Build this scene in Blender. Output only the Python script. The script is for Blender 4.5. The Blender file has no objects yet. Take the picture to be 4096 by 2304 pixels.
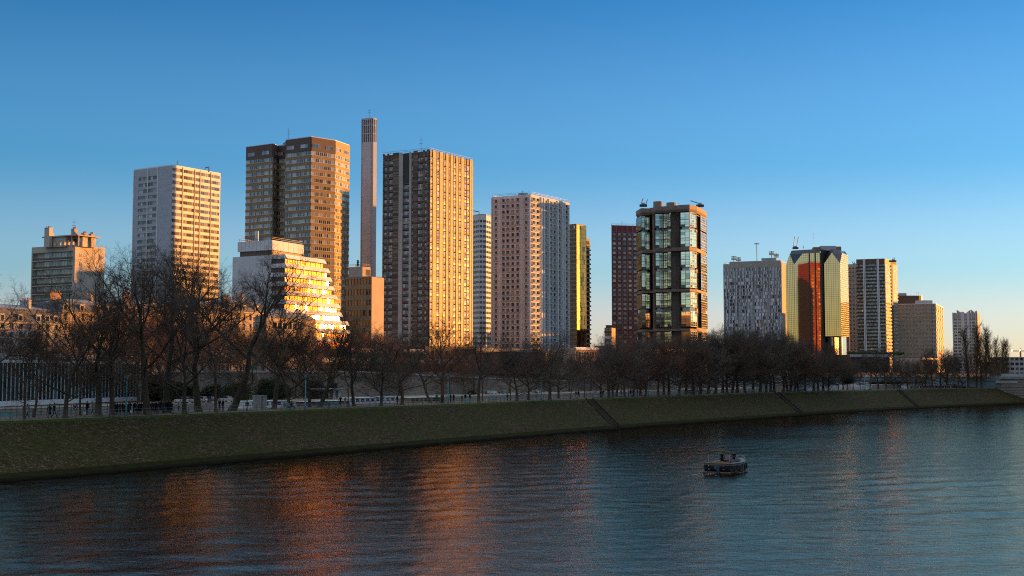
import bpy, bmesh, math, random
from mathutils import Vector, Matrix
SC = bpy.context.scene
COL = SC.collection
R = random.Random(11)
PI = math.pi
F, CX, CY, HOR, CAMZ = 5000.0, 2048.0, 1152.0, 1490.0, 11.0
PITCH = math.atan((HOR - CY) / F)
CP, SP = math.cos(PITCH), math.sin(PITCH)
SUN_AZ, SUN_EL = 59.0, 3.3


# ---------- photograph geometry: a sight line through a photo point, met at a chosen real distance ----------
def at(px, py, Y):
    u, v = (px - CX) / F, (CY - py) / F
    dy, dz = CP - v * SP, SP + v * CP
    s = Y / dy
    return Vector((u * s, Y, CAMZ + dz * s))


def ub(px, py=HOR):
    u, v = (px - CX) / F, (CY - py) / F
    return u / (CP - v * SP)


def azv(a):
    a = math.radians(a)
    return Vector((math.sin(a), math.cos(a)))


def along(p, az, px, py=HOR):
    """the point on the ground line from p in direction az that is seen at photo column px"""
    d, k = azv(az), ub(px, py)
    t = (k * p.y - p.x) / (d.x - k * d.y)
    return Vector((p.x + d.x * t, p.y + d.y * t))


def g2(px, Y, py=HOR):
    return Vector((ub(px, py) * Y, Y))


# ---------- materials ----------
MATS = {}


def nd(nt, t, **k):
    n = nt.nodes.new(t)
    for a, b in k.items():
        if a == 'inp':
            for i, v in b.items():
                n.inputs[i].default_value = v
        else:
            setattr(n, a, b)
    return n


def base_mat(name):
    m = bpy.data.materials.new(name)
    m.use_nodes = True
    nt = m.node_tree
    return m, nt, nt.nodes['Principled BSDF']


def c4(c):
    return (c[0], c[1], c[2], 1.0)


def mat(name, col, rough=.75, var=.18, scale=.6, bump=0.0, bscale=8.0, metal=0.0, spec=.4, col2=None, grime=True):
    """painted / cast surface with real mottling: two scales of noise shift the base colour"""
    if name in MATS:
        return MATS[name]
    m, nt, p = base_mat(name)
    tc = nd(nt, 'ShaderNodeTexCoord')
    n1 = nd(nt, 'ShaderNodeTexNoise', inp={'Scale': scale, 'Detail': 6.0, 'Roughness': .65})
    nt.links.new(tc.outputs['Object'], n1.inputs['Vector'])
    r = nd(nt, 'ShaderNodeValToRGB')
    e = r.color_ramp.elements
    e[0].position, e[1].position = .3, .7
    c2 = col2 or tuple(x * (1 - var) for x in col)
    e[0].color, e[1].color = c4(c2), c4(tuple(min(1, x * (1 + var * .5)) for x in col))
    nt.links.new(n1.outputs['Fac'], r.inputs['Fac'])
    nt.links.new(r.outputs['Color'], p.inputs['Base Color'])
    p.inputs['Roughness'].default_value = rough
    p.inputs['Metallic'].default_value = metal
    p.inputs['Specular IOR Level'].default_value = spec
    if bump:
        n2 = nd(nt, 'ShaderNodeTexNoise', inp={'Scale': bscale, 'Detail': 4.0})
        nt.links.new(tc.outputs['Object'], n2.inputs['Vector'])
        b = nd(nt, 'ShaderNodeBump', inp={'Strength': bump, 'Distance': .1})
        nt.links.new(n2.outputs['Fac'], b.inputs['Height'])
        nt.links.new(b.outputs['Normal'], p.inputs['Normal'])
    MATS[name] = m
    return m


def pane_mat(name, cols, rough=.06, tilt=.012, ior=1.6, metal=0.0, lit=0.0):
    """window panes: every pane has its own depth of room / curtain colour behind it and its own slight tilt"""
    if name in MATS:
        return MATS[name]
    m, nt, p = base_mat(name)
    g = nd(nt, 'ShaderNodeNewGeometry')
    oi = nd(nt, 'ShaderNodeObjectInfo')
    ad = nd(nt, 'ShaderNodeMath', operation='ADD')
    nt.links.new(g.outputs['Random Per Island'], ad.inputs[0])
    nt.links.new(oi.outputs['Random'], ad.inputs[1])
    fr = nd(nt, 'ShaderNodeMath', operation='FRACT')
    nt.links.new(ad.outputs[0], fr.inputs[0])
    r = nd(nt, 'ShaderNodeValToRGB')
    r.color_ramp.interpolation = 'CONSTANT'
    e = r.color_ramp.elements
    while len(e) > 1:
        e.remove(e[-1])
    pos = 0.0
    for i, (w, c) in enumerate(cols):
        if i == 0:
            e[0].position, e[0].color = 0, c4(c)
        else:
            k = e.new(pos)
            k.color = c4(c)
        pos += w
    nt.links.new(fr.outputs[0], r.inputs['Fac'])
    nt.links.new(r.outputs['Color'], p.inputs['Base Color'])
    p.inputs['Roughness'].default_value = rough
    p.inputs['IOR'].default_value = ior
    p.inputs['Metallic'].default_value = metal
    wn = nd(nt, 'ShaderNodeTexWhiteNoise', noise_dimensions='1D')
    nt.links.new(fr.outputs[0], wn.inputs['W'])
    s1 = nd(nt, 'ShaderNodeVectorMath', operation='SUBTRACT')
    nt.links.new(wn.outputs['Color'], s1.inputs[0])
    s1.inputs[1].default_value = (.5, .5, .5)
    s2 = nd(nt, 'ShaderNodeVectorMath', operation='SCALE')
    s2.inputs['Scale'].default_value = tilt * 2
    nt.links.new(s1.outputs[0], s2.inputs[0])
    s3 = nd(nt, 'ShaderNodeVectorMath', operation='ADD')
    nt.links.new(g.outputs['Normal'], s3.inputs[0])
    nt.links.new(s2.outputs[0], s3.inputs[1])
    s4 = nd(nt, 'ShaderNodeVectorMath', operation='NORMALIZE')
    nt.links.new(s3.outputs[0], s4.inputs[0])
    nt.links.new(s4.outputs[0], p.inputs['Normal'])
    if lit:
        gt = nd(nt, 'ShaderNodeMath', operation='GREATER_THAN')
        wn2 = nd(nt, 'ShaderNodeTexWhiteNoise', noise_dimensions='1D')
        mu = nd(nt, 'ShaderNodeMath', operation='MULTIPLY')
        mu.inputs[1].default_value = 7.31
        nt.links.new(fr.outputs[0], mu.inputs[0])
        nt.links.new(mu.outputs[0], wn2.inputs['W'])
        nt.links.new(wn2.outputs['Value'], gt.inputs[0])
        gt.inputs[1].default_value = 1 - lit * .25
        m2 = nd(nt, 'ShaderNodeMath', operation='MULTIPLY')
        m2.inputs[1].default_value = .22
        nt.links.new(gt.outputs[0], m2.inputs[0])
        nt.links.new(m2.outputs[0], p.inputs['Emission Strength'])
        p.inputs['Emission Color'].default_value = (1, .55, .16, 1)
    MATS[name] = m
    return m


# ---------- mesh building ----------
class MB:
    def __init__(s):
        s.v, s.f, s.m, s.mats = [], [], [], []

    def mi(s, mt):
        if mt not in s.mats:
            s.mats.append(mt)
        return s.mats.index(mt)

    def add(s, vs, fs, mt):
        o = len(s.v)
        s.v.extend(vs)
        k = s.mi(mt)
        for f in fs:
            s.f.append(tuple(i + o for i in f))
            s.m.append(k)

    def hexa(s, p, mt):
        """8 points: bottom ring (ccw from above) then top ring"""
        s.add(p, [(3, 2, 1, 0), (4, 5, 6, 7), (0, 1, 5, 4), (1, 2, 6, 5), (2, 3, 7, 6), (3, 0, 4, 7)], mt)

    def box(s, x0, x1, y0, y1, z0, z1, mt):
        s.hexa([(x0, y0, z0), (x1, y0, z0), (x1, y1, z0), (x0, y1, z0), (x0, y0, z1), (x1, y0, z1), (x1, y1, z1), (x0, y1, z1)], mt)

    def prism(s, poly, z0, z1, mt, top=None, poly2=None):
        n = len(poly)
        q = poly2 or poly
        vs = [(p[0], p[1], z0) for p in poly] + [(p[0], p[1], z1) for p in q]
        s.add(vs, [(i, (i + 1) % n, n + (i + 1) % n, n + i) for i in range(n)] + [tuple(range(n))[::-1]], mt)
        s.add(vs[n:], [tuple(range(n))], top or mt)

    def tube(s, pts, rad, n, mt, cap=True):
        pts = [Vector(p) for p in pts]
        k = len(pts)
        if not isinstance(rad, (list, tuple)):
            rad = [rad] * k
        vs = []
        a = None
        for i, p in enumerate(pts):
            d = (pts[min(i + 1, k - 1)] - pts[max(i - 1, 0)])
            if d.length < 1e-9:
                d = Vector((0, 0, 1))
            d.normalize()
            if a is None:
                a = d.orthogonal().normalized()
            a = (a - d * a.dot(d))
            if a.length < 1e-6:
                a = d.orthogonal()
            a.normalize()
            b = d.cross(a)
            for j in range(n):
                t = 2 * PI * j / n
                w = p + (a * math.cos(t) + b * math.sin(t)) * rad[i]
                vs.append((w.x, w.y, w.z))
        fs = []
        for i in range(k - 1):
            for j in range(n):
                j2 = (j + 1) % n
                fs.append((i * n + j, i * n + j2, (i + 1) * n + j2, (i + 1) * n + j))
        if cap:
            fs.append(tuple(range(n))[::-1])
            fs.append(tuple(range((k - 1) * n, k * n)))
        s.add(vs, fs, mt)

    def ball(s, c, r, mt, nu=8, nv=5, sc=(1, 1, 1)):
        vs = [(c[0], c[1], c[2] - r * sc[2])]
        for i in range(1, nv):
            t = PI * i / nv
            for j in range(nu):
                q = 2 * PI * j / nu
                vs.append((c[0] + r * sc[0] * math.sin(t) * math.cos(q), c[1] + r * sc[1] * math.sin(t) * math.sin(q), c[2] - r * sc[2] * math.cos(t)))
        vs.append((c[0], c[1], c[2] + r * sc[2]))
        fs = [(0, 1 + (j + 1) % nu, 1 + j) for j in range(nu)]
        for i in range(nv - 2):
            for j in range(nu):
                a, b = 1 + i * nu + j, 1 + i * nu + (j + 1) % nu
                fs.append((a, b, b + nu, a + nu))
        L = len(vs) - 1
        fs += [(L, L - nu + j, L - nu + (j + 1) % nu) for j in range(nu)]
        s.add(vs, fs, mt)

    def merge(s, mb, loc=(0, 0, 0), rz=0.0):
        c, n = math.cos(rz), math.sin(rz)
        o = len(s.v)
        s.v.extend((x * c - y * n + loc[0], x * n + y * c + loc[1], z + loc[2]) for x, y, z in mb.v)
        for f, k in zip(mb.f, mb.m):
            s.f.append(tuple(i + o for i in f))
            s.m.append(s.mi(mb.mats[k]))

    def mesh(s, name, smooth=False):
        me = bpy.data.meshes.new(name)
        me.from_pydata([tuple(v) for v in s.v], [], s.f)
        for m in s.mats:
            me.materials.append(m)
        if len(s.mats) > 1:
            me.polygons.foreach_set('material_index', s.m)
        if smooth:
            me.polygons.foreach_set('use_smooth', [True] * len(s.f))
        me.update()
        return me

    def build(s, name, parent=None, smooth=False, loc=None, rz=None, **tags):
        return link(name, s.mesh(name, smooth), parent, loc, rz, **tags)


def link(name, data, parent=None, loc=None, rz=None, **tags):
    o = bpy.data.objects.new(name, data)
    COL.objects.link(o)
    if parent is not None:
        o.parent = parent
    if loc is not None:
        o.location = loc
    if rz is not None:
        o.rotation_euler = (0, 0, rz)
    for k, v in tags.items():
        if v:
            o[k] = v
    return o


def thing(name, loc, label, cat, group=None, rz=0.0):
    return link(name, None, None, loc, rz, label=label, category=cat, group=group)


def copy_tree(o, parent=None):
    c = o.copy()
    COL.objects.link(c)
    c.parent = parent
    for ch in list(o.children):
        copy_tree(ch, c)
    return c


# ---------- facades ----------
class Fc:
    """one facade plane: u runs left to right as seen from outside, d is outward, z up (world metres, relative to the building)"""

    def __init__(s, a, b):
        s.o, s.L = Vector((a[0], a[1])), (Vector((b[0], b[1])) - Vector((a[0], a[1]))).length
        s.e = (Vector((b[0], b[1])) - s.o) / s.L
        s.n = Vector((s.e.y, -s.e.x))
        s.rz = math.atan2(s.e.y, s.e.x)

    def p(s, u, d, z):
        q = s.o + s.e * u + s.n * d
        return (q.x, q.y, z)

    def box(s, mb, u0, u1, z0, z1, d0, d1, mt, dt=None):
        """dt: outward depth of the top edge (for a leaning face)"""
        t = d1 if dt is None else dt
        mb.hexa([s.p(u0, d1, z0), s.p(u1, d1, z0), s.p(u1, d0, z0), s.p(u0, d0, z0),
                 s.p(u0, t, z1), s.p(u1, t, z1), s.p(u1, d0, z1), s.p(u0, d0, z1)], mt)


def inset(poly, t):
    n = len(poly)
    out = []
    for i in range(n):
        a, b, c = Vector(poly[i - 1]), Vector(poly[i]), Vector(poly[(i + 1) % n])
        e1, e2 = (b - a).normalized(), (c - b).normalized()
        n1, n2 = Vector((-e1.y, e1.x)), Vector((-e2.y, e2.x))
        k = n1 + n2
        den = 1 + n1.dot(n2)
        out.append(b + k * (t / max(den, .25)))
    return out


def win_mb(w, h, nv, nh, frame, pane, fw=.07, proud=.05):
    mb = MB()
    xs = [-w / 2 + w * i / nv for i in range(nv + 1)]
    zs = [h * i / nh for i in range(nh + 1)]
    for i in range(nv):
        for j in range(nh):
            mb.box(xs[i] + .002, xs[i + 1] - .002, -.04, .03, zs[j] + .002, zs[j + 1] - .002, pane)
    if frame is not None:
        for i, x in enumerate(xs):
            o = fw / 2 if i == 0 else (-fw / 2 if i == nv else 0)
            mb.box(x + o - fw / 2, x + o + fw / 2, -.04 - proud, -.035, 0, h, frame)
        for j, z in enumerate(zs):
            o = fw / 2 if j == 0 else (-fw / 2 if j == nh else 0)
            mb.box(-w / 2 + fw, w / 2 - fw, -.036 - proud, -.031, z + o - fw / 2, z + o + fw / 2, frame)
    return mb


class Bld:
    def __init__(s, name, label, cat, org, group=None, z0=0.0):
        s.org = Vector((org[0], org[1]))
        s.root = thing(name, (org[0], org[1], 0), label, cat, group)
        s.w = []
        s.cache = {}

    def rel(s, p):
        return Vector((p[0] - s.org.x, p[1] - s.org.y))

    def face(s, a, b):
        return Fc(s.rel(a), s.rel(b))

    def part(s, name, mb, smooth=False, **t):
        return mb.build(name, s.root, smooth, **t)

    def win(s, fc, u, z, w, h, key, d=0.0):
        s.w.append((fc, u, z, w, h, key, d))

    def windows(s, styles, name='window', most=100, zfloor=0.0):
        """styles: key -> (nv, nh, frame, pane, fw). The ones that show largest are parts, the rest one part."""
        def size(t):
            fc, u, z, w, h, key, d = t
            p = Vector(fc.p(u, d, z)) + Vector((s.org.x, s.org.y, 0))
            v = (Vector((0, 0, CAMZ)) - p)
            L = v.length
            f = (fc.n.x * v.x + fc.n.y * v.y) / L
            px = p.x / p.y * F + CX
            vis = 0 if (f <= 0.02 or px > 4096 or px < 0) else (1 if z > zfloor else .05)
            return -(w * h * max(f, 0) / L / L * vis) - z * 1e-9
        s.w.sort(key=size)
        rest = MB()
        for i, (fc, u, z, w, h, key, d) in enumerate(s.w):
            nv, nh, fr, pn, fw = styles[key]
            ck = (round(w, 2), round(h, 2), key)
            if ck not in s.cache:
                mb = win_mb(w, h, nv, nh, fr, pn, fw)
                s.cache[ck] = (mb, None)
            mb, me = s.cache[ck]
            if i < most:
                if me is None:
                    me = mb.mesh(name)
                    s.cache[ck] = (mb, me)
                link(name, me, s.root, fc.p(u, d, z), fc.rz)
            else:
                rest.merge(mb, fc.p(u, d, z), fc.rz)
        if rest.v:
            rest.build(name, s.root, kind='stuff')
        s.w = []


def grid(b, mb, fc, cols, rows, z0, z1, wall, t=.3, key='w', ustart=0.0, uend=None, pier=None, win=True, jit=None):
    """a wall with real openings: bands between the rows, piers between the columns, windows set back by t.  cols in metres"""
    L = fc.L if uend is None else uend
    zc = z0
    for (a, c) in rows:
        if a > zc:
            fc.box(mb, ustart, L, zc, a, -t, 0, wall)
        uc = ustart
        for (p, q) in cols:
            if p > uc + .01:
                fc.box(mb, uc, p, a, c, -t, 0, pier or wall)
            uc = q
            if win:
                b.win(fc, (p + q) / 2, a, q - p, c - a, key if jit is None else jit(p, a), -t)
        if uc < L - .01:
            fc.box(mb, uc, L, a, c, -t, 0, pier or wall)
        zc = c
    if z1 > zc:
        fc.box(mb, ustart, L, zc, z1, -t, 0, wall)


def frac(fc, lst):
    return [(a * fc.L, c * fc.L) for a, c in lst]


def floors(z0, z1, n, lo, hi):
    h = (z1 - z0) / n
    return [(z0 + h * (i + lo), z0 + h * (i + hi)) for i in range(n)]


def antenna(b, p, z, h, name='antenna', r=.12):
    mb = MB()
    mb.tube([(p[0], p[1], z), (p[0], p[1], z + h)], [r, r * .5], 6, M_DARKMETAL)
    for k in (.6, .8):
        mb.box(p[0] - .7, p[0] + .7, p[1] - .05, p[1] + .05, z + h * k, z + h * k + .1, M_DARKMETAL)
    return b.part(name, mb)


def rail_loop(b, poly, z, h=1.1, step=4.0, name='roof_railing'):
    mb = MB()
    n = len(poly)
    for i in range(n):
        a, c = Vector(poly[i]), Vector(poly[(i + 1) % n])
        k = max(1, int((c - a).length / step))
        for hh in (h, h * .5):
            mb.tube([(a.x, a.y, z + hh), (c.x, c.y, z + hh)], .05, 4, M_DARKMETAL)
        for j in range(k):
            q = a.lerp(c, j / k)
            mb.tube([(q.x, q.y, z), (q.x, q.y, z + h)], .05, 4, M_DARKMETAL)
    return b.part(name, mb)


M_DARKMETAL = mat('dark_metal', (.06, .06, .065), .5, metal=.3)
M_WHITE = mat('white_panel', (.72, .71, .69), .6, .08, .15)
M_WHITE2 = mat('white_concrete', (.57, .575, .565), .8, .12, .2)
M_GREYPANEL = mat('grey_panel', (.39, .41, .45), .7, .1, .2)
M_CONC = mat('concrete', (.4, .38, .35), .85, .16, .25)
M_CONC_WARM = mat('warm_concrete', (.42, .34, .26), .85, .15, .25)
M_BROWN = mat('brown_panel', (.27, .18, .085), .7, .15, .3)
M_BROWN2 = mat('dark_brown_panel', (.11, .07, .05), .6, .15, .3)
M_CORE = mat('dark_interior', (.05, .048, .045), .8, .2)
M_ROOF = mat('grey_roof', (.2, .2, .2), .9)
M_FRAME_W = mat('white_frame', (.6, .6, .58), .5, .05)
M_FRAME_D = mat('dark_frame', (.05, .045, .04), .45, .1, metal=.2)
M_FRAME_G = mat('grey_frame', (.3, .3, .3), .5, .05)
P_CURT = pane_mat('curtained_glass', [(.36, (.05, .05, .048)), (.2, (.12, .115, .1)), (.2, (.27, .25, .21)), (.14, (.44, .42, .37)), (.1, (.09, .075, .06))], lit=.015)
P_DARK = pane_mat('dark_glass', [(.5, (.025, .027, .03)), (.3, (.05, .05, .05)), (.2, (.12, .11, .1))], lit=.01)
P_BRIGHT = pane_mat('reflecting_glass', [(.4, (.06, .06, .055)), (.3, (.14, .135, .12)), (.3, (.32, .3, .26))], ior=2.1, tilt=.02)
P_GOLD = pane_mat('gold_mirror_glass', [(.6, (.82, .48, .24)), (.25, (.78, .455, .22)), (.15, (.85, .5, .26))], metal=1.0, rough=.03, tilt=.0012)
P_GOLD2 = pane_mat('bronze_mirror_glass', [(.6, (.5, .2, .055)), (.3, (.4, .16, .045)), (.1, (.16, .08, .035))], metal=1.0, rough=.2, tilt=.006)
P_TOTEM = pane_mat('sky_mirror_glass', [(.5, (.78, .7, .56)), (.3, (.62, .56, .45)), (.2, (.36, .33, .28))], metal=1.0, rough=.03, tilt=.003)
HZ = [(2.3, .85, .68), (2.05, .92, .98), (1.15, .82, .74), (.36, .38, .38)]      # towards the sun
HZ2 = [(1.5, .84, .82), (1.3, .84, .92), (.66, .68, .72), (.2, .34, .42)]         # away from it
HZ3 = [(1.3, 1.06, .68), (1.3, 1.08, .7), (1.22, 1.04, .7), (.85, .8, .6)]      # behind the camera
SKYMUL = (.42, 1.0, 1.03)
OVERHEAD_FILL = (1.9, 1.65, 1.25)
# ---------- camera, sky, sun ----------
cd = bpy.data.cameras.new('camera')
cd.sensor_width, cd.lens = 36.0, 36.0 * F / 4096.0
cd.clip_start, cd.clip_end = .5, 20000
cam = bpy.data.objects.new('camera', cd)
COL.objects.link(cam)
cam.location = (0, 0, CAMZ)
cam.rotation_euler = (PI / 2 + PITCH, 0, 0)
SC.camera = cam
w = bpy.data.worlds.new('World')
SC.world = w
w.use_nodes = True
nt = w.node_tree
bg = nt.nodes['Background']
sky = nt.nodes.new('ShaderNodeTexSky')
sky.sky_type = 'NISHITA'
sky.sun_disc = False
sky.sun_elevation = math.radians(SUN_EL)
sky.sun_rotation = math.radians(SUN_AZ)
sky.air_density, sky.dust_density, sky.ozone_density = 1.0, .4, 5.0
# clear sky, plus the pale band of dusty air that lies along the horizon and warms towards the sun
tc = nd(nt, 'ShaderNodeTexCoord')
sx = nd(nt, 'ShaderNodeSeparateXYZ')
nt.links.new(tc.outputs['Generated'], sx.inputs[0])


def horizon(hz):
    el = nd(nt, 'ShaderNodeValToRGB')
    el.color_ramp.interpolation = 'EASE'
    ee = el.color_ramp.elements
    ee[0].position, ee[0].color = 0.0, c4(hz[0])
    ee[1].position, ee[1].color = .95, c4(OVERHEAD_FILL)
    # unseen overhead sky: a pale warm tone added as fill light
    for p_, c_ in ((.035, hz[1]), (.085, hz[2]), (.17, hz[3]), (.34, (0.02, .02, .02)), (.6, OVERHEAD_FILL)):
        q_ = ee.new(p_)
        q_.color = c4(c_)
    nt.links.new(sx.outputs['Z'], el.inputs['Fac'])
    return el.outputs['Color']


dt = nd(nt, 'ShaderNodeVectorMath', operation='DOT_PRODUCT')
nt.links.new(tc.outputs['Generated'], dt.inputs[0])
dt.inputs[1].default_value = (math.sin(math.radians(SUN_AZ)), math.cos(math.radians(SUN_AZ)), 0)
mr = nd(nt, 'ShaderNodeMapRange', inp={'From Min': .1, 'From Max': .95, 'To Min': 0.0, 'To Max': 1.0})
nt.links.new(dt.outputs['Value'], mr.inputs['Value'])
hm = nd(nt, 'ShaderNodeMix', data_type='RGBA')
nt.links.new(mr.outputs['Result'], hm.inputs[0])
mr3 = nd(nt, 'ShaderNodeMapRange', inp={'From Min': -.15, 'From Max': -.65, 'To Min': 0.0, 'To Max': 1.0})
nt.links.new(dt.outputs['Value'], mr3.inputs['Value'])
h3 = nd(nt, 'ShaderNodeMix', data_type='RGBA')
nt.links.new(mr3.outputs['Result'], h3.inputs[0])
nt.links.new(horizon(HZ2), h3.inputs[6])
nt.links.new(horizon(HZ3), h3.inputs[7])
nt.links.new(h3.outputs[2], hm.inputs[6])
nt.links.new(horizon(HZ), hm.inputs[7])
ml = nd(nt, 'ShaderNodeVectorMath', operation='MULTIPLY')
ml.inputs[1].default_value = SKYMUL
nt.links.new(sky.outputs['Color'], ml.inputs[0])
sm = nd(nt, 'ShaderNodeVectorMath', operation='ADD')
nt.links.new(ml.outputs[0], sm.inputs[0])
nt.links.new(hm.outputs[2], sm.inputs[1])
nt.links.new(sm.outputs[0], bg.inputs['Color'])
bg.inputs['Strength'].default_value = .12
ld = bpy.data.lights.new('sun', 'SUN')
ld.energy, ld.angle, ld.color = 5.0, math.radians(.5), (1.0, .385, .06)
sun = bpy.data.objects.new('sun', ld)
COL.objects.link(sun)
se = math.radians(SUN_EL)
sd = azv(SUN_AZ)
SUNV = Vector((sd.x * math.cos(se), sd.y * math.cos(se), math.sin(se)))
sun.rotation_euler = SUNV.to_track_quat('Z', 'Y').to_euler()
sun.location = (0, 0, 300)
SC.view_settings.view_transform = 'Standard'
SC.view_settings.look = 'None'
SC.view_settings.exposure = 1.4
SC.view_settings.gamma = 1.0
SC.cycles.max_bounces = 6
SC.cycles.use_denoising = False
SC.cycles.filter_width = 1.1
SC.cycles.sample_clamp_indirect = .9
SC.cycles.caustics_reflective = False
SC.cycles.caustics_refractive = False
RBH = [(880, 1300, 64.5), (1300, 1600, 62)]  # heights of the unseen near-bank houses, set for where their shade falls
WAVE = .0032
# ============================ river, island, quays, land ============================
BANK = [Vector(p) for p in ((-156, -44), (-52, 126), (17, 239), (56, 296), (95, 350), (138, 399), (180, 440), (236, 486))]


def smooth_line(pts, step=2.0):
    """even points along a softly rounded polyline"""
    out = []
    n = len(pts)
    for i in range(n - 1):
        p0, p1, p2, p3 = pts[max(i - 1, 0)], pts[i], pts[i + 1], pts[min(i + 2, n - 1)]
        k = max(2, int((p2 - p1).length / step))
        for j in range(k):
            t = j / k
            out.append(.5 * ((2 * p1) + (p2 - p0) * t + (2 * p0 - 5 * p1 + 4 * p2 - p3) * t * t + (3 * p1 - p0 - 3 * p2 + p3) * t ** 3))
    out.append(pts[-1])
    return out


EDGE = smooth_line(BANK)


def nrm(i):
    d = (EDGE[min(i + 1, len(EDGE) - 1)] - EDGE[max(i - 1, 0)]).normalized()
    return Vector((-d.y, d.x))


def isl(i, off):
    return EDGE[i] + nrm(i) * off


def isl_px(px, off):
    """the point of the island at distance off from the water line that is seen at photo column px, and the heading there"""
    best = None
    k = ub(px)
    for i in range(len(EDGE) - 1):
        a, c = isl(i, off), isl(i + 1, off)
        if a.y < 5:
            continue
        fa, fb = a.x - k * a.y, c.x - k * c.y
        if fa * fb <= 0:
            t = fa / (fa - fb) if fa != fb else 0
            best = (a.lerp(c, t), i)
            break
    if best is None:
        i = len(EDGE) - 2
        return isl(i, off), math.atan2(1, 1)
    p, i = best
    d = EDGE[i + 1] - EDGE[i]
    return p, math.atan2(d.y, d.x)


ZT = 5.3   # top of the embankment
ZP = 5.5   # promenade


def bankz(i):
    f = i / len(EDGE)
    return ZT - max(0, (f - .86)) * 7


# water -----------------------------------------------------------------------------------------
m, nt, p = base_mat('river_water')
tc = nd(nt, 'ShaderNodeTexCoord')
mp = nd(nt, 'ShaderNodeMapping', inp={'Rotation': (0, 0, math.radians(18)), 'Scale': (.75, 1.0, 1)})
nt.links.new(tc.outputs['Object'], mp.inputs['Vector'])
n1 = nd(nt, 'ShaderNodeTexNoise', inp={'Scale': 1.5, 'Detail': 6.0, 'Roughness': .65, 'Distortion': .5})
n2 = nd(nt, 'ShaderNodeTexNoise', inp={'Scale': .34, 'Detail': 5.0, 'Roughness': .7, 'Distortion': .5})
n3 = nd(nt, 'ShaderNodeTexNoise', inp={'Scale': .022, 'Detail': 3.0, 'Roughness': .55})
for n in (n1, n2):
    nt.links.new(mp.outputs[0], n.inputs['Vector'])
nt.links.new(tc.outputs['Object'], n3.inputs['Vector'])
b1 = nd(nt, 'ShaderNodeBump', inp={'Strength': 1.0, 'Distance': .3})
b2 = nd(nt, 'ShaderNodeBump', inp={'Strength': 1.0, 'Distance': .03})
nt.links.new(n2.outputs['Fac'], b2.inputs['Height'])
# wind patches: calmer and rougher stretches
mr_ = nd(nt, 'ShaderNodeMapRange', inp={'From Min': .35, 'From Max': .65, 'To Min': .03, 'To Max': .07})
nt.links.new(n3.outputs['Fac'], mr_.inputs['Value'])
nt.links.new(mr_.outputs['Result'], b1.inputs['Distance'])
nt.links.new(n1.outputs['Fac'], b1.inputs['Height'])
nt.links.new(b2.outputs['Normal'], b1.inputs['Normal'])
nt.links.new(b1.outputs['Normal'], p.inputs['Normal'])
p.inputs['Base Color'].default_value = (.085, .078, .05, 1)
p.inputs['Roughness'].default_value = .06
p.inputs['IOR'].default_value = 1.33
p.inputs['Specular Tint'].default_value = (.94, .93, .76, 1)
fn_ = nd(nt, 'ShaderNodeFresnel', inp={'IOR': 1.33})
df_ = nd(nt, 'ShaderNodeBsdfDiffuse', inp={'Color': (.125, .114, .085, 1)})
gs_ = nd(nt, 'ShaderNodeBsdfAnisotropic', distribution='GGX')
gs_.inputs['Color'].default_value = (.46, .36, .27, 1)
gs_.inputs['Roughness'].default_value = .1
ms_ = nd(nt, 'ShaderNodeMixShader')
for x_ in (fn_, gs_):
    nt.links.new(b1.outputs['Normal'], x_.inputs['Normal'])
nt.links.new(fn_.outputs[0], ms_.inputs[0])
nt.links.new(df_.outputs[0], ms_.inputs[1])
nt.links.new(gs_.outputs[0], ms_.inputs[2])
nt.links.new(ms_.outputs[0], nt.nodes['Material Output'].inputs['Surface'])
nt.nodes.remove(p)
M_WATER = m
import numpy as np
rng = np.random.default_rng(4)
# real waves: many short crossing wave trains, their height swelling and calming in broad wind patches
ang = np.linspace(math.radians(-40), math.radians(48), 560)
dist = 1.0 / np.linspace(1 / 34.0, 1 / 640.0, 520)
AA, DD = np.meshgrid(ang, dist)
X, Y = np.sin(AA) * DD, np.cos(AA) * DD


def wave_height(X, Y):
    patch = sum(np.sin(X * kx + Y * ky + ph) for kx, ky, ph in ((.021, .043, 1), (-.037, .024, 2.2), (.06, -.031, .4), (.012, .085, 4))) / 4
    amp = .85 + .55 * patch
    Z = np.zeros_like(X)
    lam = np.exp(np.linspace(math.log(.9), math.log(6.5), 34))
    for L in lam:
        th = math.radians(118) + rng.normal(0, .75)
        k = 2 * PI / L
        # each train comes in groups
        g = .6 + .4 * np.sin(X * k * .11 * math.cos(th + 1) + Y * k * .11 * math.sin(th + 1) + rng.uniform(0, 6.3))
        s_ = np.sin(k * (X * math.cos(th) + Y * math.sin(th)) + rng.uniform(0, 6.3) + .8 * np.sin(.23 * k * (X * math.sin(th) - Y * math.cos(th)) + rng.uniform(0, 6.3)))
        Z += L ** .9 * WAVE * g * (s_ + .25 * s_ * np.abs(s_))
    return Z * amp


Z = wave_height(X, Y)
me = bpy.data.meshes.new('river_water')
nv_, na_ = len(dist), len(ang)
me.from_pydata(np.stack([X, Y, Z], -1).reshape(-1, 3).tolist(), [], [(i * na_ + j, (i + 1) * na_ + j, (i + 1) * na_ + j + 1, i * na_ + j + 1) for i in range(nv_ - 1) for j in range(na_ - 1)])
me.materials.append(M_WATER)
me.polygons.foreach_set('use_smooth', [True] * len(me.polygons))
link('river_water', me, kind='structure')
mb = MB()
mb.add([(-6000, -400, -.5), (6000, -400, -.5), (6000, 9000, -.5), (-6000, 9000, -.5)], [(0, 1, 2, 3)], M_WATER)
mb.build('outer_water', kind='structure')

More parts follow.
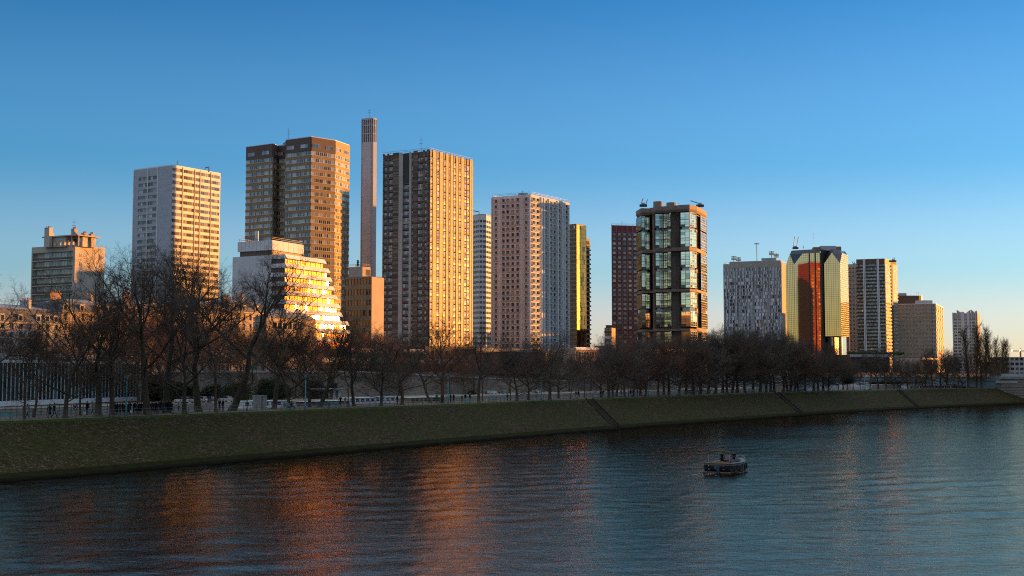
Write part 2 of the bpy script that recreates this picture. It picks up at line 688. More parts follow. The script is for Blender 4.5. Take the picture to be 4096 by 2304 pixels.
# embankment -------------------------------------------------------------------------------------
m, nt, p = base_mat('mossy_stone_slope')
tc = nd(nt, 'ShaderNodeTexCoord')
vo = nd(nt, 'ShaderNodeTexVoronoi', inp={'Scale': 5.5, 'Randomness': 1.0})
nt.links.new(tc.outputs['Object'], vo.inputs['Vector'])
sx = nd(nt, 'ShaderNodeSeparateColor')
nt.links.new(vo.outputs['Color'], sx.inputs[0])
cr = nd(nt, 'ShaderNodeValToRGB')
e = cr.color_ramp.elements
e[0].position, e[0].color = 0, (.028, .022, .01, 1)
e[1].position, e[1].color = 1, (.2, .175, .135, 1)
for p_, c_ in ((.3, (.06, .046, .018)), (.6, (.052, .055, .013)), (.82, (.085, .07, .03)), (.93, (.13, .11, .07))):
    q_ = e.new(p_)
    q_.color = c4(c_)
nt.links.new(sx.outputs[0], cr.inputs['Fac'])
nb = nd(nt, 'ShaderNodeTexNoise', inp={'Scale': .14, 'Detail': 5.0, 'Roughness': .6})
nt.links.new(tc.outputs['Object'], nb.inputs['Vector'])
nf = nd(nt, 'ShaderNodeTexNoise', inp={'Scale': 1.6, 'Detail': 5.0, 'Roughness': .7})
nt.links.new(tc.outputs['Object'], nf.inputs['Vector'])
rb = nd(nt, 'ShaderNodeValToRGB')
rb.color_ramp.elements[0].position, rb.color_ramp.elements[0].color = .42, (0, 0, 0, 1)
rb.color_ramp.elements[1].position, rb.color_ramp.elements[1].color = .62, (1, 1, 1, 1)
nt.links.new(nb.outputs['Fac'], rb.inputs['Fac'])
mx = nd(nt, 'ShaderNodeMix', data_type='RGBA', blend_type='MIX')
mx.inputs[7].default_value = (.048, .06, .012, 1)
mu = nd(nt, 'ShaderNodeMath', operation='MULTIPLY')
mu.inputs[1].default_value = .75
nt.links.new(rb.outputs['Color'], mu.inputs[0])
nt.links.new(mu.outputs[0], mx.inputs[0])
nt.links.new(cr.outputs['Color'], mx.inputs[6])
m2 = nd(nt, 'ShaderNodeMix', data_type='RGBA', blend_type='MULTIPLY')
m2.inputs[0].default_value = .8
rc = nd(nt, 'ShaderNodeValToRGB')
rc.color_ramp.elements[0].position, rc.color_ramp.elements[0].color = .3, (.3, .28, .22, 1)
rc.color_ramp.elements[1].position, rc.color_ramp.elements[1].color = .7, (1.0, 1.0, 1.0, 1)
nt.links.new(nf.outputs['Fac'], rc.inputs['Fac'])
nt.links.new(mx.outputs[2], m2.inputs[6])
nt.links.new(rc.outputs['Color'], m2.inputs[7])
nt.links.new(m2.outputs[2], p.inputs['Base Color'])
p.inputs['Roughness'].default_value = .95
p.inputs['Specular IOR Level'].default_value = .15
bp = nd(nt, 'ShaderNodeBump', inp={'Strength': 1.0, 'Distance': .25})
nt.links.new(sx.outputs[1], bp.inputs['Height'])
nt.links.new(bp.outputs['Normal'], p.inputs['Normal'])
M_BANK = m
M_GRASS = mat('short_grass', (.05, .085, .018), .95, .4, 1.2, bump=1.0, bscale=6, spec=.1)
M_PATH = mat('path_gravel', (.2, .17, .13), .95, .15, .5, bump=.4, bscale=14, spec=.1)
M_TOE = mat('wet_toe_stone', (.016, .015, .01), .95, .3, .8, spec=.03, bump=.6, bscale=3)
M_MOSSLINE = mat('weed_line', (.02, .024, .006), 1.0, .4, 1.0, spec=.1, bump=.8, bscale=5)


def strip(name, rows, mt, kind='structure', jit=0.0):
    """rows: list of (offset, z function of index)"""
    mb = MB()
    vs = []
    rr = random.Random(5)
    n = len(EDGE)
    for i in range(n):
        for j, (o, zf) in enumerate(rows):
            q = isl(i, o)
            z = zf(i) if callable(zf) else zf
            if jit and 0 < j < len(rows) - 1:
                z += rr.uniform(-jit, jit)
            vs.append((q.x, q.y, z))
    k = len(rows)
    fs = [(i * k + j, (i + 1) * k + j, (i + 1) * k + j + 1, i * k + j + 1) for i in range(n - 1) for j in range(k - 1)]
    mb.add(vs, fs, mt)
    return mb.build(name, smooth=jit > 0, kind=kind)


strip('embankment_toe', [(-.7, -1.0), (-.65, .2), (-.2, .3), (.15, .32)], M_TOE, 'structure', .12)
strip('waterside_weed', [(.15, .32), (.5, .5), (.9, .75)], M_MOSSLINE, 'structure', .06)
strip('embankment_slope', [(.9 + 11.0 * t / 12, (lambda i, t=t: .75 + (bankz(i) - .75) * (t / 12))) for t in range(13)], M_BANK, 'structure', .13)
strip('grass_verge', [(11.9, lambda i: bankz(i)), (12.4, lambda i: bankz(i) + .12), (13.4, lambda i: bankz(i) + .2)], M_GRASS, 'structure', .05)
strip('promenade_path', [(13.4, lambda i: bankz(i) + .2), (18.5, lambda i: bankz(i) + .24), (24.5, lambda i: bankz(i) + .2)], M_PATH)
strip('island_far_slope', [(24.5, lambda i: bankz(i) + .2), (31, -.5)], M_BANK)

# far bank: low quay, wall, street -------------------------------------------------------------------
QD = azv(33)
QN = Vector((-QD.y, QD.x))
Q0 = Vector((-77, 300))
W0 = Q0 + QN * 25


def wl(t, off=0.0):
    return W0 + QD * t + QN * off


def wl_px(px, off=0.0):
    o = W0 + QN * off
    k = ub(px)
    t = (k * o.y - o.x) / (QD.x - k * QD.y)
    return o + QD * t


def wtop(t):
    return 11.0 if t < 90 else max(7.5, 11.0 - (t - 90) * .03)


M_QUAY = mat('quay_stone', (.3, .27, .22), .9, .2, .2)
M_ASPH = mat('asphalt', (.055, .055, .055), .9, .2, .3)
M_STONEWALL = mat('embankment_limestone', (.3, .25, .19), .9, .22, .12, bump=.3, bscale=1.5)
mb = MB()
a, c = Q0 - QD * 500, Q0 + QD * 900
mb.hexa([(a.x, a.y, -2), (c.x, c.y, -2), ((c + QN * 25).x, (c + QN * 25).y, -2), ((a + QN * 25).x, (a + QN * 25).y, -2),
         (a.x, a.y, 3.6), (c.x, c.y, 3.6), ((c + QN * 25).x, (c + QN * 25).y, 3.6), ((a + QN * 25).x, (a + QN * 25).y, 3.6)], M_QUAY)
mb.build('low_quay', kind='structure')
# street land behind the wall, one sheet out to the horizon
mb = MB()
ts = [-600, 10, 90, 207, 500, 900]
vs = []
for t in ts:
    for o, z in ((1.0, wtop(t) - .05), (30, 10.95), (700, 11.0), (5000, 11)):
        q = wl(t, o)
        vs.append((q.x, q.y, z))
fs = [(i * 4 + j, (i + 1) * 4 + j, (i + 1) * 4 + j + 1, i * 4 + j + 1) for i in range(len(ts) - 1) for j in range(3)]
mb.add(vs, fs, M_ASPH)
mb.build('street_ground', kind='structure')
mb = MB()
M_LAND = mat('far_land', (.09, .085, .07), .95, .3, .01)
mb.add([(-2500, 1150, 10.0), (500, 760, 8.0), (1500, 900, 8.0), (6000, 1500, 8), (6000, 8000, 8), (-6000, 8000, 8)], [(0, 1, 2, 3, 4, 5)], M_LAND)
mb.build('far_land_ground', kind='structure')
# far hills
M_HILL = mat('hazy_woods', (.1, .1, .115), 1.0, .3, .004)  # bluish grey: distance haze put into the hill colour
mb = MB()
rr = random.Random(3)
n = 90
for ring, (Yh, H, ph) in enumerate(((5200, 70, 0), (6400, 110, 2))):
    vs = []
    for i in range(n):
        x = -2600 + 6400 * i / (n - 1)
        u = i / (n - 1)
        h = H * (.45 + .35 * math.sin(u * 9 + ph) * math.sin(u * 4.1 + 1) + .3 * u) + rr.uniform(-2, 2)
        h = max(8, h * (1.0 if u > .45 else .5 + u))
        vs += [(x, Yh, 0), (x, Yh, h), (x, Yh + 900, h * .9), (x, Yh + 900, 0)]
    fs = []
    for i in range(n - 1):
        a = i * 4
        fs += [(a, a + 4, a + 5, a + 1), (a + 1, a + 5, a + 6, a + 2), (a + 2, a + 6, a + 7, a + 3)]
    mb.add(vs, fs, M_HILL)
mb.build('hills', kind='structure', smooth=False)
# near bank behind the camera's right: the ground under the added shade-casting houses, out of the frame
RB0, RBN = Vector((56, 49)), Vector((.819, -.573))
RBD = Vector((.573, .819))
mb = MB()
a, c = RB0 - RBD * 250, RB0 + RBD * 1500
for (o0, z0, o1, z1) in ((0, 6, 30, 7), (30, 7, 120, 14), (120, 14, 700, 40)):
    p = [a + RBN * o0, c + RBN * o0, c + RBN * o1, a + RBN * o1]
    z = [z0, z0, z1, z1]
    mb.add([(q.x, q.y, zz) for q, zz in zip(p, z)], [(3, 2, 1, 0)], M_ASPH)
mb.add([(a.x, a.y, -1), (c.x, c.y, -1), (c.x, c.y, 6), (a.x, a.y, 6)], [(0, 1, 2, 3)], M_QUAY)
mb.build('opposite_bank_ground', kind='structure')
# ============================ the towers ============================
G0 = 11.0     # street level on the far bank


def body(b, mb, poly, z0, z1, t=.32, core=None, roof=None):
    q = [b.rel(p) for p in poly]
    mb.prism(inset(q, t), z0, z1 - .05, core or M_CORE, roof or M_ROOF)
    return q


def parapet(b, poly, z, h=.9, t=.35, mt=None, name='parapet'):
    """a low wall round the roof edge, butted at the corners"""
    mb = MB()
    inn = inset(poly, t)
    n = len(poly)
    for i in range(n):
        a, c, d, e = poly[i], poly[(i + 1) % n], inn[(i + 1) % n], inn[i]
        mb.hexa([(a[0], a[1], z), (c[0], c[1], z), (d[0], d[1], z), (e[0], e[1], z),
                 (a[0], a[1], z + h), (c[0], c[1], z + h), (d[0], d[1], z + h), (e[0], e[1], z + h)], mt or M_CONC)
    return b.part(name, mb)


def roof_box(b, poly_c, w, d, z, h, rz, mt, name='roof_plant'):
    mb = MB()
    mb.box(-w / 2, w / 2, -d / 2, d / 2, 0, h, mt)
    mb.box(-w / 2 - .15, w / 2 + .15, -d / 2 - .15, d / 2 + .15, h, h + .2, M_ROOF)
    for i in range(int(w / 1.5)):
        mb.box(-w / 2 + .3 + i * 1.5, -w / 2 + 1.3 + i * 1.5, -d / 2 - .06, -d / 2, h * .3, h * .75, M_FRAME_D)
    return mb.build(name, b.root, loc=(poly_c[0], poly_c[1], z), rz=rz)


def centre(q):
    return sum(q, Vector((0, 0))) / len(q)


# ---- white residential tower -----------------------------------------------------------------
C = g2(688, 565, 662)
A = along(C, -57, 535, 680)
B = along(C, 33, 882, 700)
D = A + B - C
b = Bld('apartment_tower', 'white slab tower whose blank shaded wall stands beside a sunlit gridded wall', 'tower', C)
zt1 = at(688, 662, 565).z
mb = MB()
q = body(b, mb, [A, C, B, D], G0, zt1)
fl, fr = b.face(A, C), b.face(C, B)
rows = floors(G0, zt1 - .6, 32, .36, .92)
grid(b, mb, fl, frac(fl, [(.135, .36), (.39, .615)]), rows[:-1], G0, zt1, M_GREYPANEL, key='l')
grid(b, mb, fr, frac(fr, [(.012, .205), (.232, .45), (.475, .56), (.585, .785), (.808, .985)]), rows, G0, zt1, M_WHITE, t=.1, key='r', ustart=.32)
fr.box(mb, .33, fr.L - .01, G0, zt1, -.32, -.13, M_CORE)
for fc in (b.face(B, D), b.face(D, A)):
    fc.box(mb, .32, fc.L - (.32 if fc.L > 1 else 0), G0, zt1, -.31, 0, M_WHITE)
for u in (.0, .372, .635):
    fl.box(mb, fl.L * u + .1, fl.L * u + .45, G0, zt1, .003, .28, M_WHITE)
for k in range(1, 33):
    z = G0 + (zt1 - G0) * k / 33
    fl.box(mb, fl.L * .64 + .4, fl.L - .3, z, z + .07, .004, .03, M_GREYPANEL)
for u in (.216, .4615, .572, .796):
    fr.box(mb, fr.L * u - .18, fr.L * u + .18, G0, zt1, .003, .12, M_BROWN)
b.part('wall', mb)
parapet(b, q, zt1, .5, mt=M_WHITE)
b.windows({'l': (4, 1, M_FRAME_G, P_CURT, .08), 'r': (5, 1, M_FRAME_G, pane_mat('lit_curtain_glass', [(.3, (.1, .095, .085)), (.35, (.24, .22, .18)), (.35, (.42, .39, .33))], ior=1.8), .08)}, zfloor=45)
roof_box(b, centre(q) + Vector((-3, -3)), 9, 6, zt1, 1.3, fr.rz, M_CONC)
antenna(b, centre(q), zt1, 6)
mb = MB()
p = fr.p(fr.L * .72, -1.5, zt1)
mb.tube([p, (p[0], p[1], zt1 + 2.0)], .12, 6, M_DARKMETAL)
mb.tube([(p[0], p[1], zt1 + 2), (p[0] + 1.6, p[1] + .6, zt1 + 2.6)], .2, 6, M_DARKMETAL)
mb.tube([(p[0] + 1.8, p[1], zt1), (p[0] + 1.8, p[1], zt1 + 2.2)], .25, 6, M_DARKMETAL)
b.part('window_cleaning_jib', mb)

# ---- brown banded tower ----------------------------------------------------------------------
Y2 = 540
C = g2(1245, Y2, 548)
M1 = along(C, -58, 1145, 556)
R1 = along(C, 46, 1340, 563)
R2 = along(R1, 21, 1397, 583)
N1 = M1 + azv(32) * 9.0
AR = along(N1 + azv(-58) * 4 - azv(32) * 5.5, -58, 1092, 565)
N2 = along(N1, -58, 1112, 570)
A2 = along(AR, 32, 1100, 568)
AL = along(AR, -58, 987, 572)
BK1 = R2 + azv(-40) * 30
BK2 = AL + azv(32) * 24
poly = [AL, AR, N2, N1, M1, C, R1, R2, BK1, BK2]
b = Bld('banded_tower', 'faceted tower with brown bands between white window strips, tallest of the residential blocks', 'tower', C)
zt2 = at(1245, 548, Y2).z
mb = MB()
q = [b.rel(p) for p in poly]
mb.prism(q, G0, zt2 - 6.1, M_CORE, M_ROOF)
fh = 2.98
nfl = int((zt2 - 6.1 - G0) / fh)
zb = zt2 - 6.1 - nfl * fh
for i in range(len(q)):
    fc = Fc(q[i], q[(i + 1) % len(q)])
    vis = i < 7
    mb2 = mb
    for k in range(nfl):
        z = zb + k * fh
        fc.box(mb2, 0, fc.L - .02, z, z + 1.12, .002, .34, M_BROWN)
        if k % 1 == 0:
            fc.box(mb2, .02, fc.L - .04, z + 1.12, z + 1.2, .002, .4, M_CONC_WARM)
    if vis:
        nw = max(2, int(fc.L / 2.05))
        ww = fc.L / nw
        for k in range(nfl):
            z = zb + k * fh + 1.22
            for j in range(nw):
                key = 'a' if (j * 3 + i) % 5 else 'b'
                b.win(fc, (j + .5) * ww, z, ww - .06, fh - 1.26, key, .1)
    fc.box(mb2, 0, fc.L - .02, zb + nfl * fh, zt2, .002, .36, M_BROWN2)
    if vis:
        for u in ((.2, .75) if fc.L > 8 else (.6,)):
            b.win(fc, fc.L * u, zt2 - 4.6, min(4.2, fc.L * .4), 1.7, 'c', .37)
mb.prism(q, zt2 - 6.1, zt2 - .6, M_CORE, M_ROOF)
b.part('wall', mb)
parapet(b, q, zt2 + .02, .35, .3, M_FRAME_W, 'roof_edge')
b.windows({'a': (2, 1, M_FRAME_W, P_CURT, .1), 'b': (1, 1, M_FRAME_W, pane_mat('pale_blind_glass', [(.6, (.3, .29, .26)), (.4, (.42, .41, .38))]), .1), 'c': (3, 1, M_FRAME_G, P_BRIGHT, .08)}, zfloor=50)
antenna(b, b.rel(M1) + Vector((0, 5)), zt2 - .5, 7)
roof_box(b, centre(q), 12, 6, zt2 - .55, 1.2, .4, M_CONC)

# ---- tall prismatic chimney ------------------------------------------------------------------
CH = g2(1490, 610, 470)
aL = along(CH, -64, 1443, 470)
aR = along(CH, 40, 1508, 470)
b = Bld('chimney', 'tall pale concrete chimney shaft with dark vertical slots at its head', 'chimney', CH)
zc = at(1475, 470, 610).z
w_ = (CH - aL).length
mb = MB()
c1, c2 = aL.lerp(CH, .09), aL.lerp(CH, .93)
pl = [aL + azv(26) * .6, c1, c2, CH + azv(40) * .7, aR, aR + azv(-64) * .8 + azv(40) * .4]
bk = [aR + (aL - CH) * .9 + azv(36) * 1.0, aL + azv(36) * 3.2]
pl = [b.rel(p) for p in pl + bk]
zs = at(1475, 566, 610).z
mb.prism(pl, G0, zs, M_GREYPANEL)
mb.prism(inset(pl, .7), zs, zc - .7, M_BROWN2)
for i in range(len(pl)):
    fc = Fc(pl[i], pl[(i + 1) % len(pl)])
    n = max(1, int(round(fc.L / 1.25)))
    for j in range(n + 1):
        u = fc.L * j / n
        u0, u1 = max(0, u - .22), min(fc.L - .01, u + .22)
        if u1 - u0 > .1:
            fc.box(mb, u0, u1, zs, zc - .8, -.68, -.002, M_GREYPANEL)
    for zz in (zs + 4.0, zs + 8.2):
        fc.box(mb, .25, fc.L - .25, zz, zz + .4, -.67, -.08, M_GREYPANEL)
mb.prism(pl, zc - .8, zc, M_GREYPANEL)
for k in range(9):
    z = G0 + (zs - G0) * (k + 1) / 10
    for i in range(3):
        fc = Fc(pl[i], pl[i + 1])
        fc.box(mb, .02, fc.L - .02, z, z + .1, .002, .03, M_CONC)
b.part('shaft', mb)
mb = MB()
f0 = Fc(pl[1], pl[2])
for u in (.03, .97):
    f0.box(mb, f0.L * u - .12, f0.L * u + .12, G0, zc + .3, .004, .2, M_CONC)
b.part('rib', mb)
antenna(b, centre(pl), zc, 5, 'lightning_rod', .08)

# ---- slatted brown tower ---------------------------------------------------------------------
Y3 = 526
C = g2(1718, Y3, 603)
A = along(C, -60, 1532, 620)
B = along(C, 33, 1892, 648)
D = A + B - C
b = Bld('slatted_tower', 'brown tower of ribbed vertical strips, one face glowing gold, beside the chimney', 'tower', C)
zt3 = at(1718, 603, Y3).z
m, nt, p = base_mat('ribbed_cladding')
tc = nd(nt, 'ShaderNodeTexCoord')
sx = nd(nt, 'ShaderNodeSeparateXYZ')
nt.links.new(tc.outputs['Object'], sx.inputs[0])
mu = nd(nt, 'ShaderNodeMath', operation='MULTIPLY')
mu.inputs[1].default_value = 2.2
nt.links.new(sx.outputs['Z'], mu.inputs[0])
flr = nd(nt, 'ShaderNodeMath', operation='FLOOR')
nt.links.new(mu.outputs[0], flr.inputs[0])
wn = nd(nt, 'ShaderNodeTexWhiteNoise', noise_dimensions='2D')
cmb = nd(nt, 'ShaderNodeCombineXYZ')
g = nd(nt, 'ShaderNodeNewGeometry')
nt.links.new(flr.outputs[0], cmb.inputs[0])
nt.links.new(g.outputs['Random Per Island'], cmb.inputs[1])
nt.links.new(cmb.outputs[0], wn.inputs['Vector'])
cr = nd(nt, 'ShaderNodeValToRGB')
cr.color_ramp.elements[0].color = (.045, .025, .014, 1)
cr.color_ramp.elements[1].color = (.22, .155, .1, 1)
k_ = cr.color_ramp.elements.new(.5)
k_.color = (.11, .065, .035, 1)
nt.links.new(wn.outputs['Value'], cr.inputs['Fac'])
nt.links.new(cr.outputs['Color'], p.inputs['Base Color'])
p.inputs['Roughness'].default_value = .55
M_SLAT = m
M_REDSP = mat('red_spandrel', (.12, .035, .03), .4, .3, .5)
mb, sl = MB(), MB()
q = body(b, mb, [A, C, B, D], G0, zt3, .3)
fl, fr = b.face(A, C), b.face(C, B)
fh = 2.83
n3 = int((zt3 - 2.2 - G0) / fh)
zb = zt3 - 2.2 - n3 * fh


def strips(fc, slats, wins, u_start):
    for (a, c) in slats:
        fc.box(sl, max(fc.L * a, u_start), fc.L * c, zb - 1, zt3 + .6, -.28, .03, M_SLAT)
    for (a, c, key) in wins:
        u0, u1 = fc.L * a, fc.L * c
        for k in range(n3):
            z = zb + k * fh
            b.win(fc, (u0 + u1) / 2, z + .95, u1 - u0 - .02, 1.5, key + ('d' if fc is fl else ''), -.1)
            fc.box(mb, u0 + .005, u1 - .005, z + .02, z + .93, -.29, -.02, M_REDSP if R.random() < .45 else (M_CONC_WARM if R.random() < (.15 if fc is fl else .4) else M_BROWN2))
        fc.box(mb, u0, u1, zt3 - 2.2, zt3, -.29, -.1, M_BROWN2)


strips(fl, [(.0, .035), (.095, .13), (.22, .345), (.66, .755), (.86, .905), (.945, .985)],
       [(.04, .09, 'n'), (.135, .215, 'm'), (.45, .575, 'm'), (.63, .655, 'n'), (.765, .855, 'm'), (.908, .943, 'n')], 0)
for (a, c) in ((.355, .44), (.58, .625)):
    fl.box(mb, fl.L * a, fl.L * c, G0, zt3 + .3, -.28, .3, M_CONC)
fl.box(mb, fl.L * .442, fl.L * .578, zt3 - 13, zt3, -.29, -.0, M_CORE)
rs, rw = [], []
xs = [.015, .075, .16, .225, .31, .37, .435, .47, .54, .6, .66, .72, .79, .85, .92, .975]
ks = ['m', 's', 'n', 's', 'm', 's', 'n', 's', 'm', 's', 'm', 's', 'n', 'm', 's']
for i in range(15):
    a, c = xs[i], xs[i + 1]
    if ks[i] == 's':
        rs.append((a + .004, c - .004))
    else:
        rw.append((a + .004, c - .004, ks[i]))
strips(fr, rs + [(.0, .011), (.978, 1.0)], rw, .3)
for x in xs:
    fr.box(mb, fr.L * x - .09, fr.L * x + .09, G0, zt3 + .7, -.27, .12, M_BROWN)
for fc in (b.face(B, D), b.face(D, A)):
    fc.box(mb, .3, fc.L - .3, G0, zt3, -.3, 0, M_BROWN)
for fc in (fl, fr):
    fc.box(mb, .3, fc.L - .3, zt3 - .4, zt3 - .1, -.3, -.02, M_BROWN2)
b.part('wall', mb)
b.part('ribbed_cladding', sl)
P_T3 = pane_mat('sunlit_face_glass', [(.25, (.07, .06, .045)), (.25, (.2, .17, .12)), (.25, (.4, .34, .25)), (.25, (.55, .48, .36))], ior=2.3, tilt=.02)  # paler warm panes only on the sunlit face, its glow put into the colour
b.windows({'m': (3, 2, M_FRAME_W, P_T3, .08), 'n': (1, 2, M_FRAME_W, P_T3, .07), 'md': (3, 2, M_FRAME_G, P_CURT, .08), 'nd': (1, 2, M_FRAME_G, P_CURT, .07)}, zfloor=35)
rail_loop(b, q, zt3, 1.3)
antenna(b, b.rel(A.lerp(C, .7)) + Vector((2, 6)), zt3, 8)
roof_box(b, centre(q), 10, 6, zt3, 1.4, .3, M_CONC)

# ---- pale tower with curved striped glass, between ----------------------------------------------
Y4 = 712
C0 = g2(1870, Y4 + 14, 862)
C1 = g2(1917, Y4, 860)
C2 = along(C1, 62, 1945, 863)
C3 = along(C2, 20, 1975, 868)
poly = [C0, C1, C2, C3, C3 + azv(-50) * 25, C0 + azv(20) * 22]
b = Bld('striped_tower', 'pale tower of curved striped bays, half hidden behind the slatted tower', 'tower', C1)
zt4 = at(1917, 860, Y4).z
mb = MB()
q = body(b, mb, poly, G0, zt4, .25)
for i in range(len(q)):
    fc = Fc(q[i], q[(i + 1) % len(q)])
    rows = floors(G0, zt4 - 2.5, 30, .42, .93)
    nc = max(2, int(fc.L / 2.6))
    cols = [(fc.L * (j + .08) / nc, fc.L * (j + .92) / nc) for j in range(nc)]
    grid(b, mb, fc, cols, rows, G0, zt4, M_WHITE2, .26, key='w', win=i < 4)
b.part('wall', mb)
parapet(b, q, zt4, .7, mt=M_CONC)
b.windows({'w': (2, 1, M_FRAME_G, P_DARK, .07)}, zfloor=40)
mb = MB()
p = b.rel(C1)
mb.tube([(p.x, p.y + 3, zt4), (p.x, p.y + 3, zt4 + 2.2), (p.x - 3.5, p.y + 3, zt4 + 2.8)], .25, 6, M_DARKMETAL)
b.part('roof_crane', mb)

# ---- white moulded-concrete tower ------------------------------------------------------------
Y5 = 606
C = g2(2125, Y5, 782)
A = along(C, -62, 1966, 795)
B = along(C, 33, 2278, 824)
D = A + B - C
b = Bld('moulded_tower', 'white concrete tower covered in rows of boxed out windows with a gold lit corner', 'tower', C)
zt5 = at(2125, 782, Y5).z
mb = MB()
q = body(b, mb, [A, C, B, D], G0, zt5, .6)
fl, fr = b.face(A, C), b.face(C, B)
rows = floors(G0, zt5 - .5, 30, .34, .9)
gl = [(.085, .155), (.27, .345), (.378, .463), (.505, .585), (.63, .71), (.845, .915)]
gr = [(.03, .085), (.12, .2), (.345, .4), (.47, .53), (.56, .63), (.69, .75), (.875, .95)]
grid(b, mb, fl, frac(fl, gl), rows, G0, zt5, M_WHITE2, .6, key='w')
grid(b, mb, fr, frac(fr, gr), rows, G0, zt5, M_WHITE2, .6, key='w', ustart=.6)
for fc in (b.face(B, D), b.face(D, A)):
    fc.box(mb, .6, fc.L - .6, G0, zt5, -.6, 0, M_WHITE2)
b.part('wall', mb)
sb = MB()
for fc, g_, u0 in ((fl, gl, 0), (fr, gr, .6)):
    for (a, c) in g_:
        a, c = fc.L * a, fc.L * c
        for (z0, z1) in rows:
            fc.box(sb, a - .3, c + .3, z0 - .75, z0 - .02, .002, .2, M_WHITE2, dt=.75)
            fc.box(sb, a - .3, a - .02, z0 - .018, z1, .003, .34, M_WHITE2)
            fc.box(sb, c + .02, c + .3, z0 - .018, z1, .003, .34, M_WHITE2)
    for u in ((.0, .195, .24, .745, .79, .965) if fc is fl else (.235, .3, .43, .655, .78, .84)):
        fc.box(sb, fc.L * u + .05, fc.L * (u + .03), G0, zt5 + .1, .001, .55, M_WHITE2)
b.part('window_surround_moulding', sb)
b.windows({'w': (2, 1, M_FRAME_G, P_CURT, .08)}, zfloor=42)
parapet(b, q, zt5, .6, mt=M_WHITE2)
rail_loop(b, [x * .97 for x in q], zt5 + .6, 1.2)
roof_box(b, b.rel(C) + Vector((-4, 9)), 4, 3, zt5, 2.0, .3, M_CONC)
antenna(b, b.rel(C) + Vector((-4, 14)), zt5, 5)

# ---- dark tower with a gold glass edge ------------------------------------------------------
Y6 = 760
C = g2(2306, Y6, 898)
A = along(C, -50, 2225, 890)
B = along(C, 37, 2345, 908)
D = A + B - C
b = Bld('dark_glass_tower', 'narrow dark tower with a tall gold glass edge behind the white moulded tower', 'tower', C)
zt6 = at(2306, 898, Y6).z
mb = MB()
q = body(b, mb, [A, C, B, D], G0, zt6, .2)
fl, fr = b.face(A, C), b.face(C, B)
rows = floors(G0, zt6 - .3, 34, .3, .92)
nl = 13
grid(b, mb, fl, [(fl.L * (j + .14) / nl, fl.L * (j + .86) / nl) for j in range(nl)], rows, G0, zt6, M_BROWN, .22, key='d')
for fc in (b.face(B, D), b.face(D, A)):
    fc.box(mb, .2, fc.L - .2, G0, zt6, -.2, 0, M_BROWN2)
b.part('wall', mb)
gm = MB()
n_ = 7
for j in range(n_):
    for k in range(34):
        z0 = G0 + (zt6 - G0) * k / 34
        fr.box(gm, .22 + (fr.L - .24) * j / n_ + .05, .2 + (fr.L - .22) * (j + 1) / n_ - .03, z0 + .06, z0 + (zt6 - G0) / 34 - .06, -.18, .02, P_GOLD2)
b.part('glass_panel_glazing', gm)
gm = MB()
for j in range(n_ + 1):
    u = .22 + (fr.L - .26) * j / n_
    fr.box(gm, u - .05, u + .05, G0, zt6 + .2, -.19, .035, M_FRAME_D)
fr.box(gm, fr.L * .42, fr.L * .46, G0, zt6 + .25, -.19, .08, M_BROWN2)
b.part('mullion', gm)
b.windows({'d': (2, 1, M_FRAME_D, P_DARK, .07)}, zfloor=40)
parapet(b, q, zt6, .5, mt=M_BROWN2)

Y6b = 800
C = g2(2342, Y6b, 953)
A, B = along(C, -50, 2300, 950), along(C, 40, 2360, 956)
D = A + B - C
b = Bld('balcony_tower', 'thin strip of dark balconied tower showing past the gold glass edge', 'tower', C)
z6b = at(2342, 953, Y6b).z
mb = MB()
q = body(b, mb, [A, C, B, D], G0, z6b, .3)
for i in range(4):
    fc = Fc(q[i], q[(i + 1) % 4])
    fc.box(mb, .3 if i else 0, fc.L - .3, z6b - 1.6, z6b, -.3, 0, M_BROWN2)
    for k in range(28):
        z = G0 + (z6b - 2 - G0) * k / 28
        fc.box(mb, 0.02, fc.L - .02, z, z + 1.0, -.28, .8 if i == 1 else .1, M_CONC_WARM if i == 1 else M_BROWN2)
        if i < 2:
            for j in range(3):
                b.win(fc, fc.L * (j + .5) / 3, z + 1.05, fc.L / 3 - .3, 1.6, 'w', -.28)
b.part('wall', mb)
b.windows({'w': (2, 1, M_FRAME_D, P_DARK, .07)}, most=60, zfloor=40)

# ---- small dark block low between the towers ------------------------------------------------
C = g2(2447, 760, 1310)
A = along(C, -75, 2417, 1316)
b = Bld('office_block', 'small dark block with a few white window strips left of the red tower', 'building', C)
b.root['label'] = 'small dark low block with white window strips at the foot of the red tower'
zz = at(2447, 1310, 760).z
D = C + azv(15) * 14
mb = MB()
q = body(b, mb, [A, C, D, A + D - C], G0, zz, .2, core=M_BROWN2)
fc = b.face(A, C)
for k in range(8):
    z = G0 + (zz - G0) * k / 8
    fc.box(mb, 0, fc.L, z, z + 1.5, -.19, .05, M_WHITE if k in (5, 6) else M_BROWN2)
    for j in range(3):
        b.win(fc, fc.L * (j + .5) / 3, z + 1.52, fc.L / 3 - .2, 1.6, 'w', -.18)
b.part('wall', mb)
b.windows({'w': (2, 1, M_FRAME_W, P_DARK, .1)})
roof_box(b, centre(q), 5, 4, zz - .05, 1.5, 0, M_BROWN2)

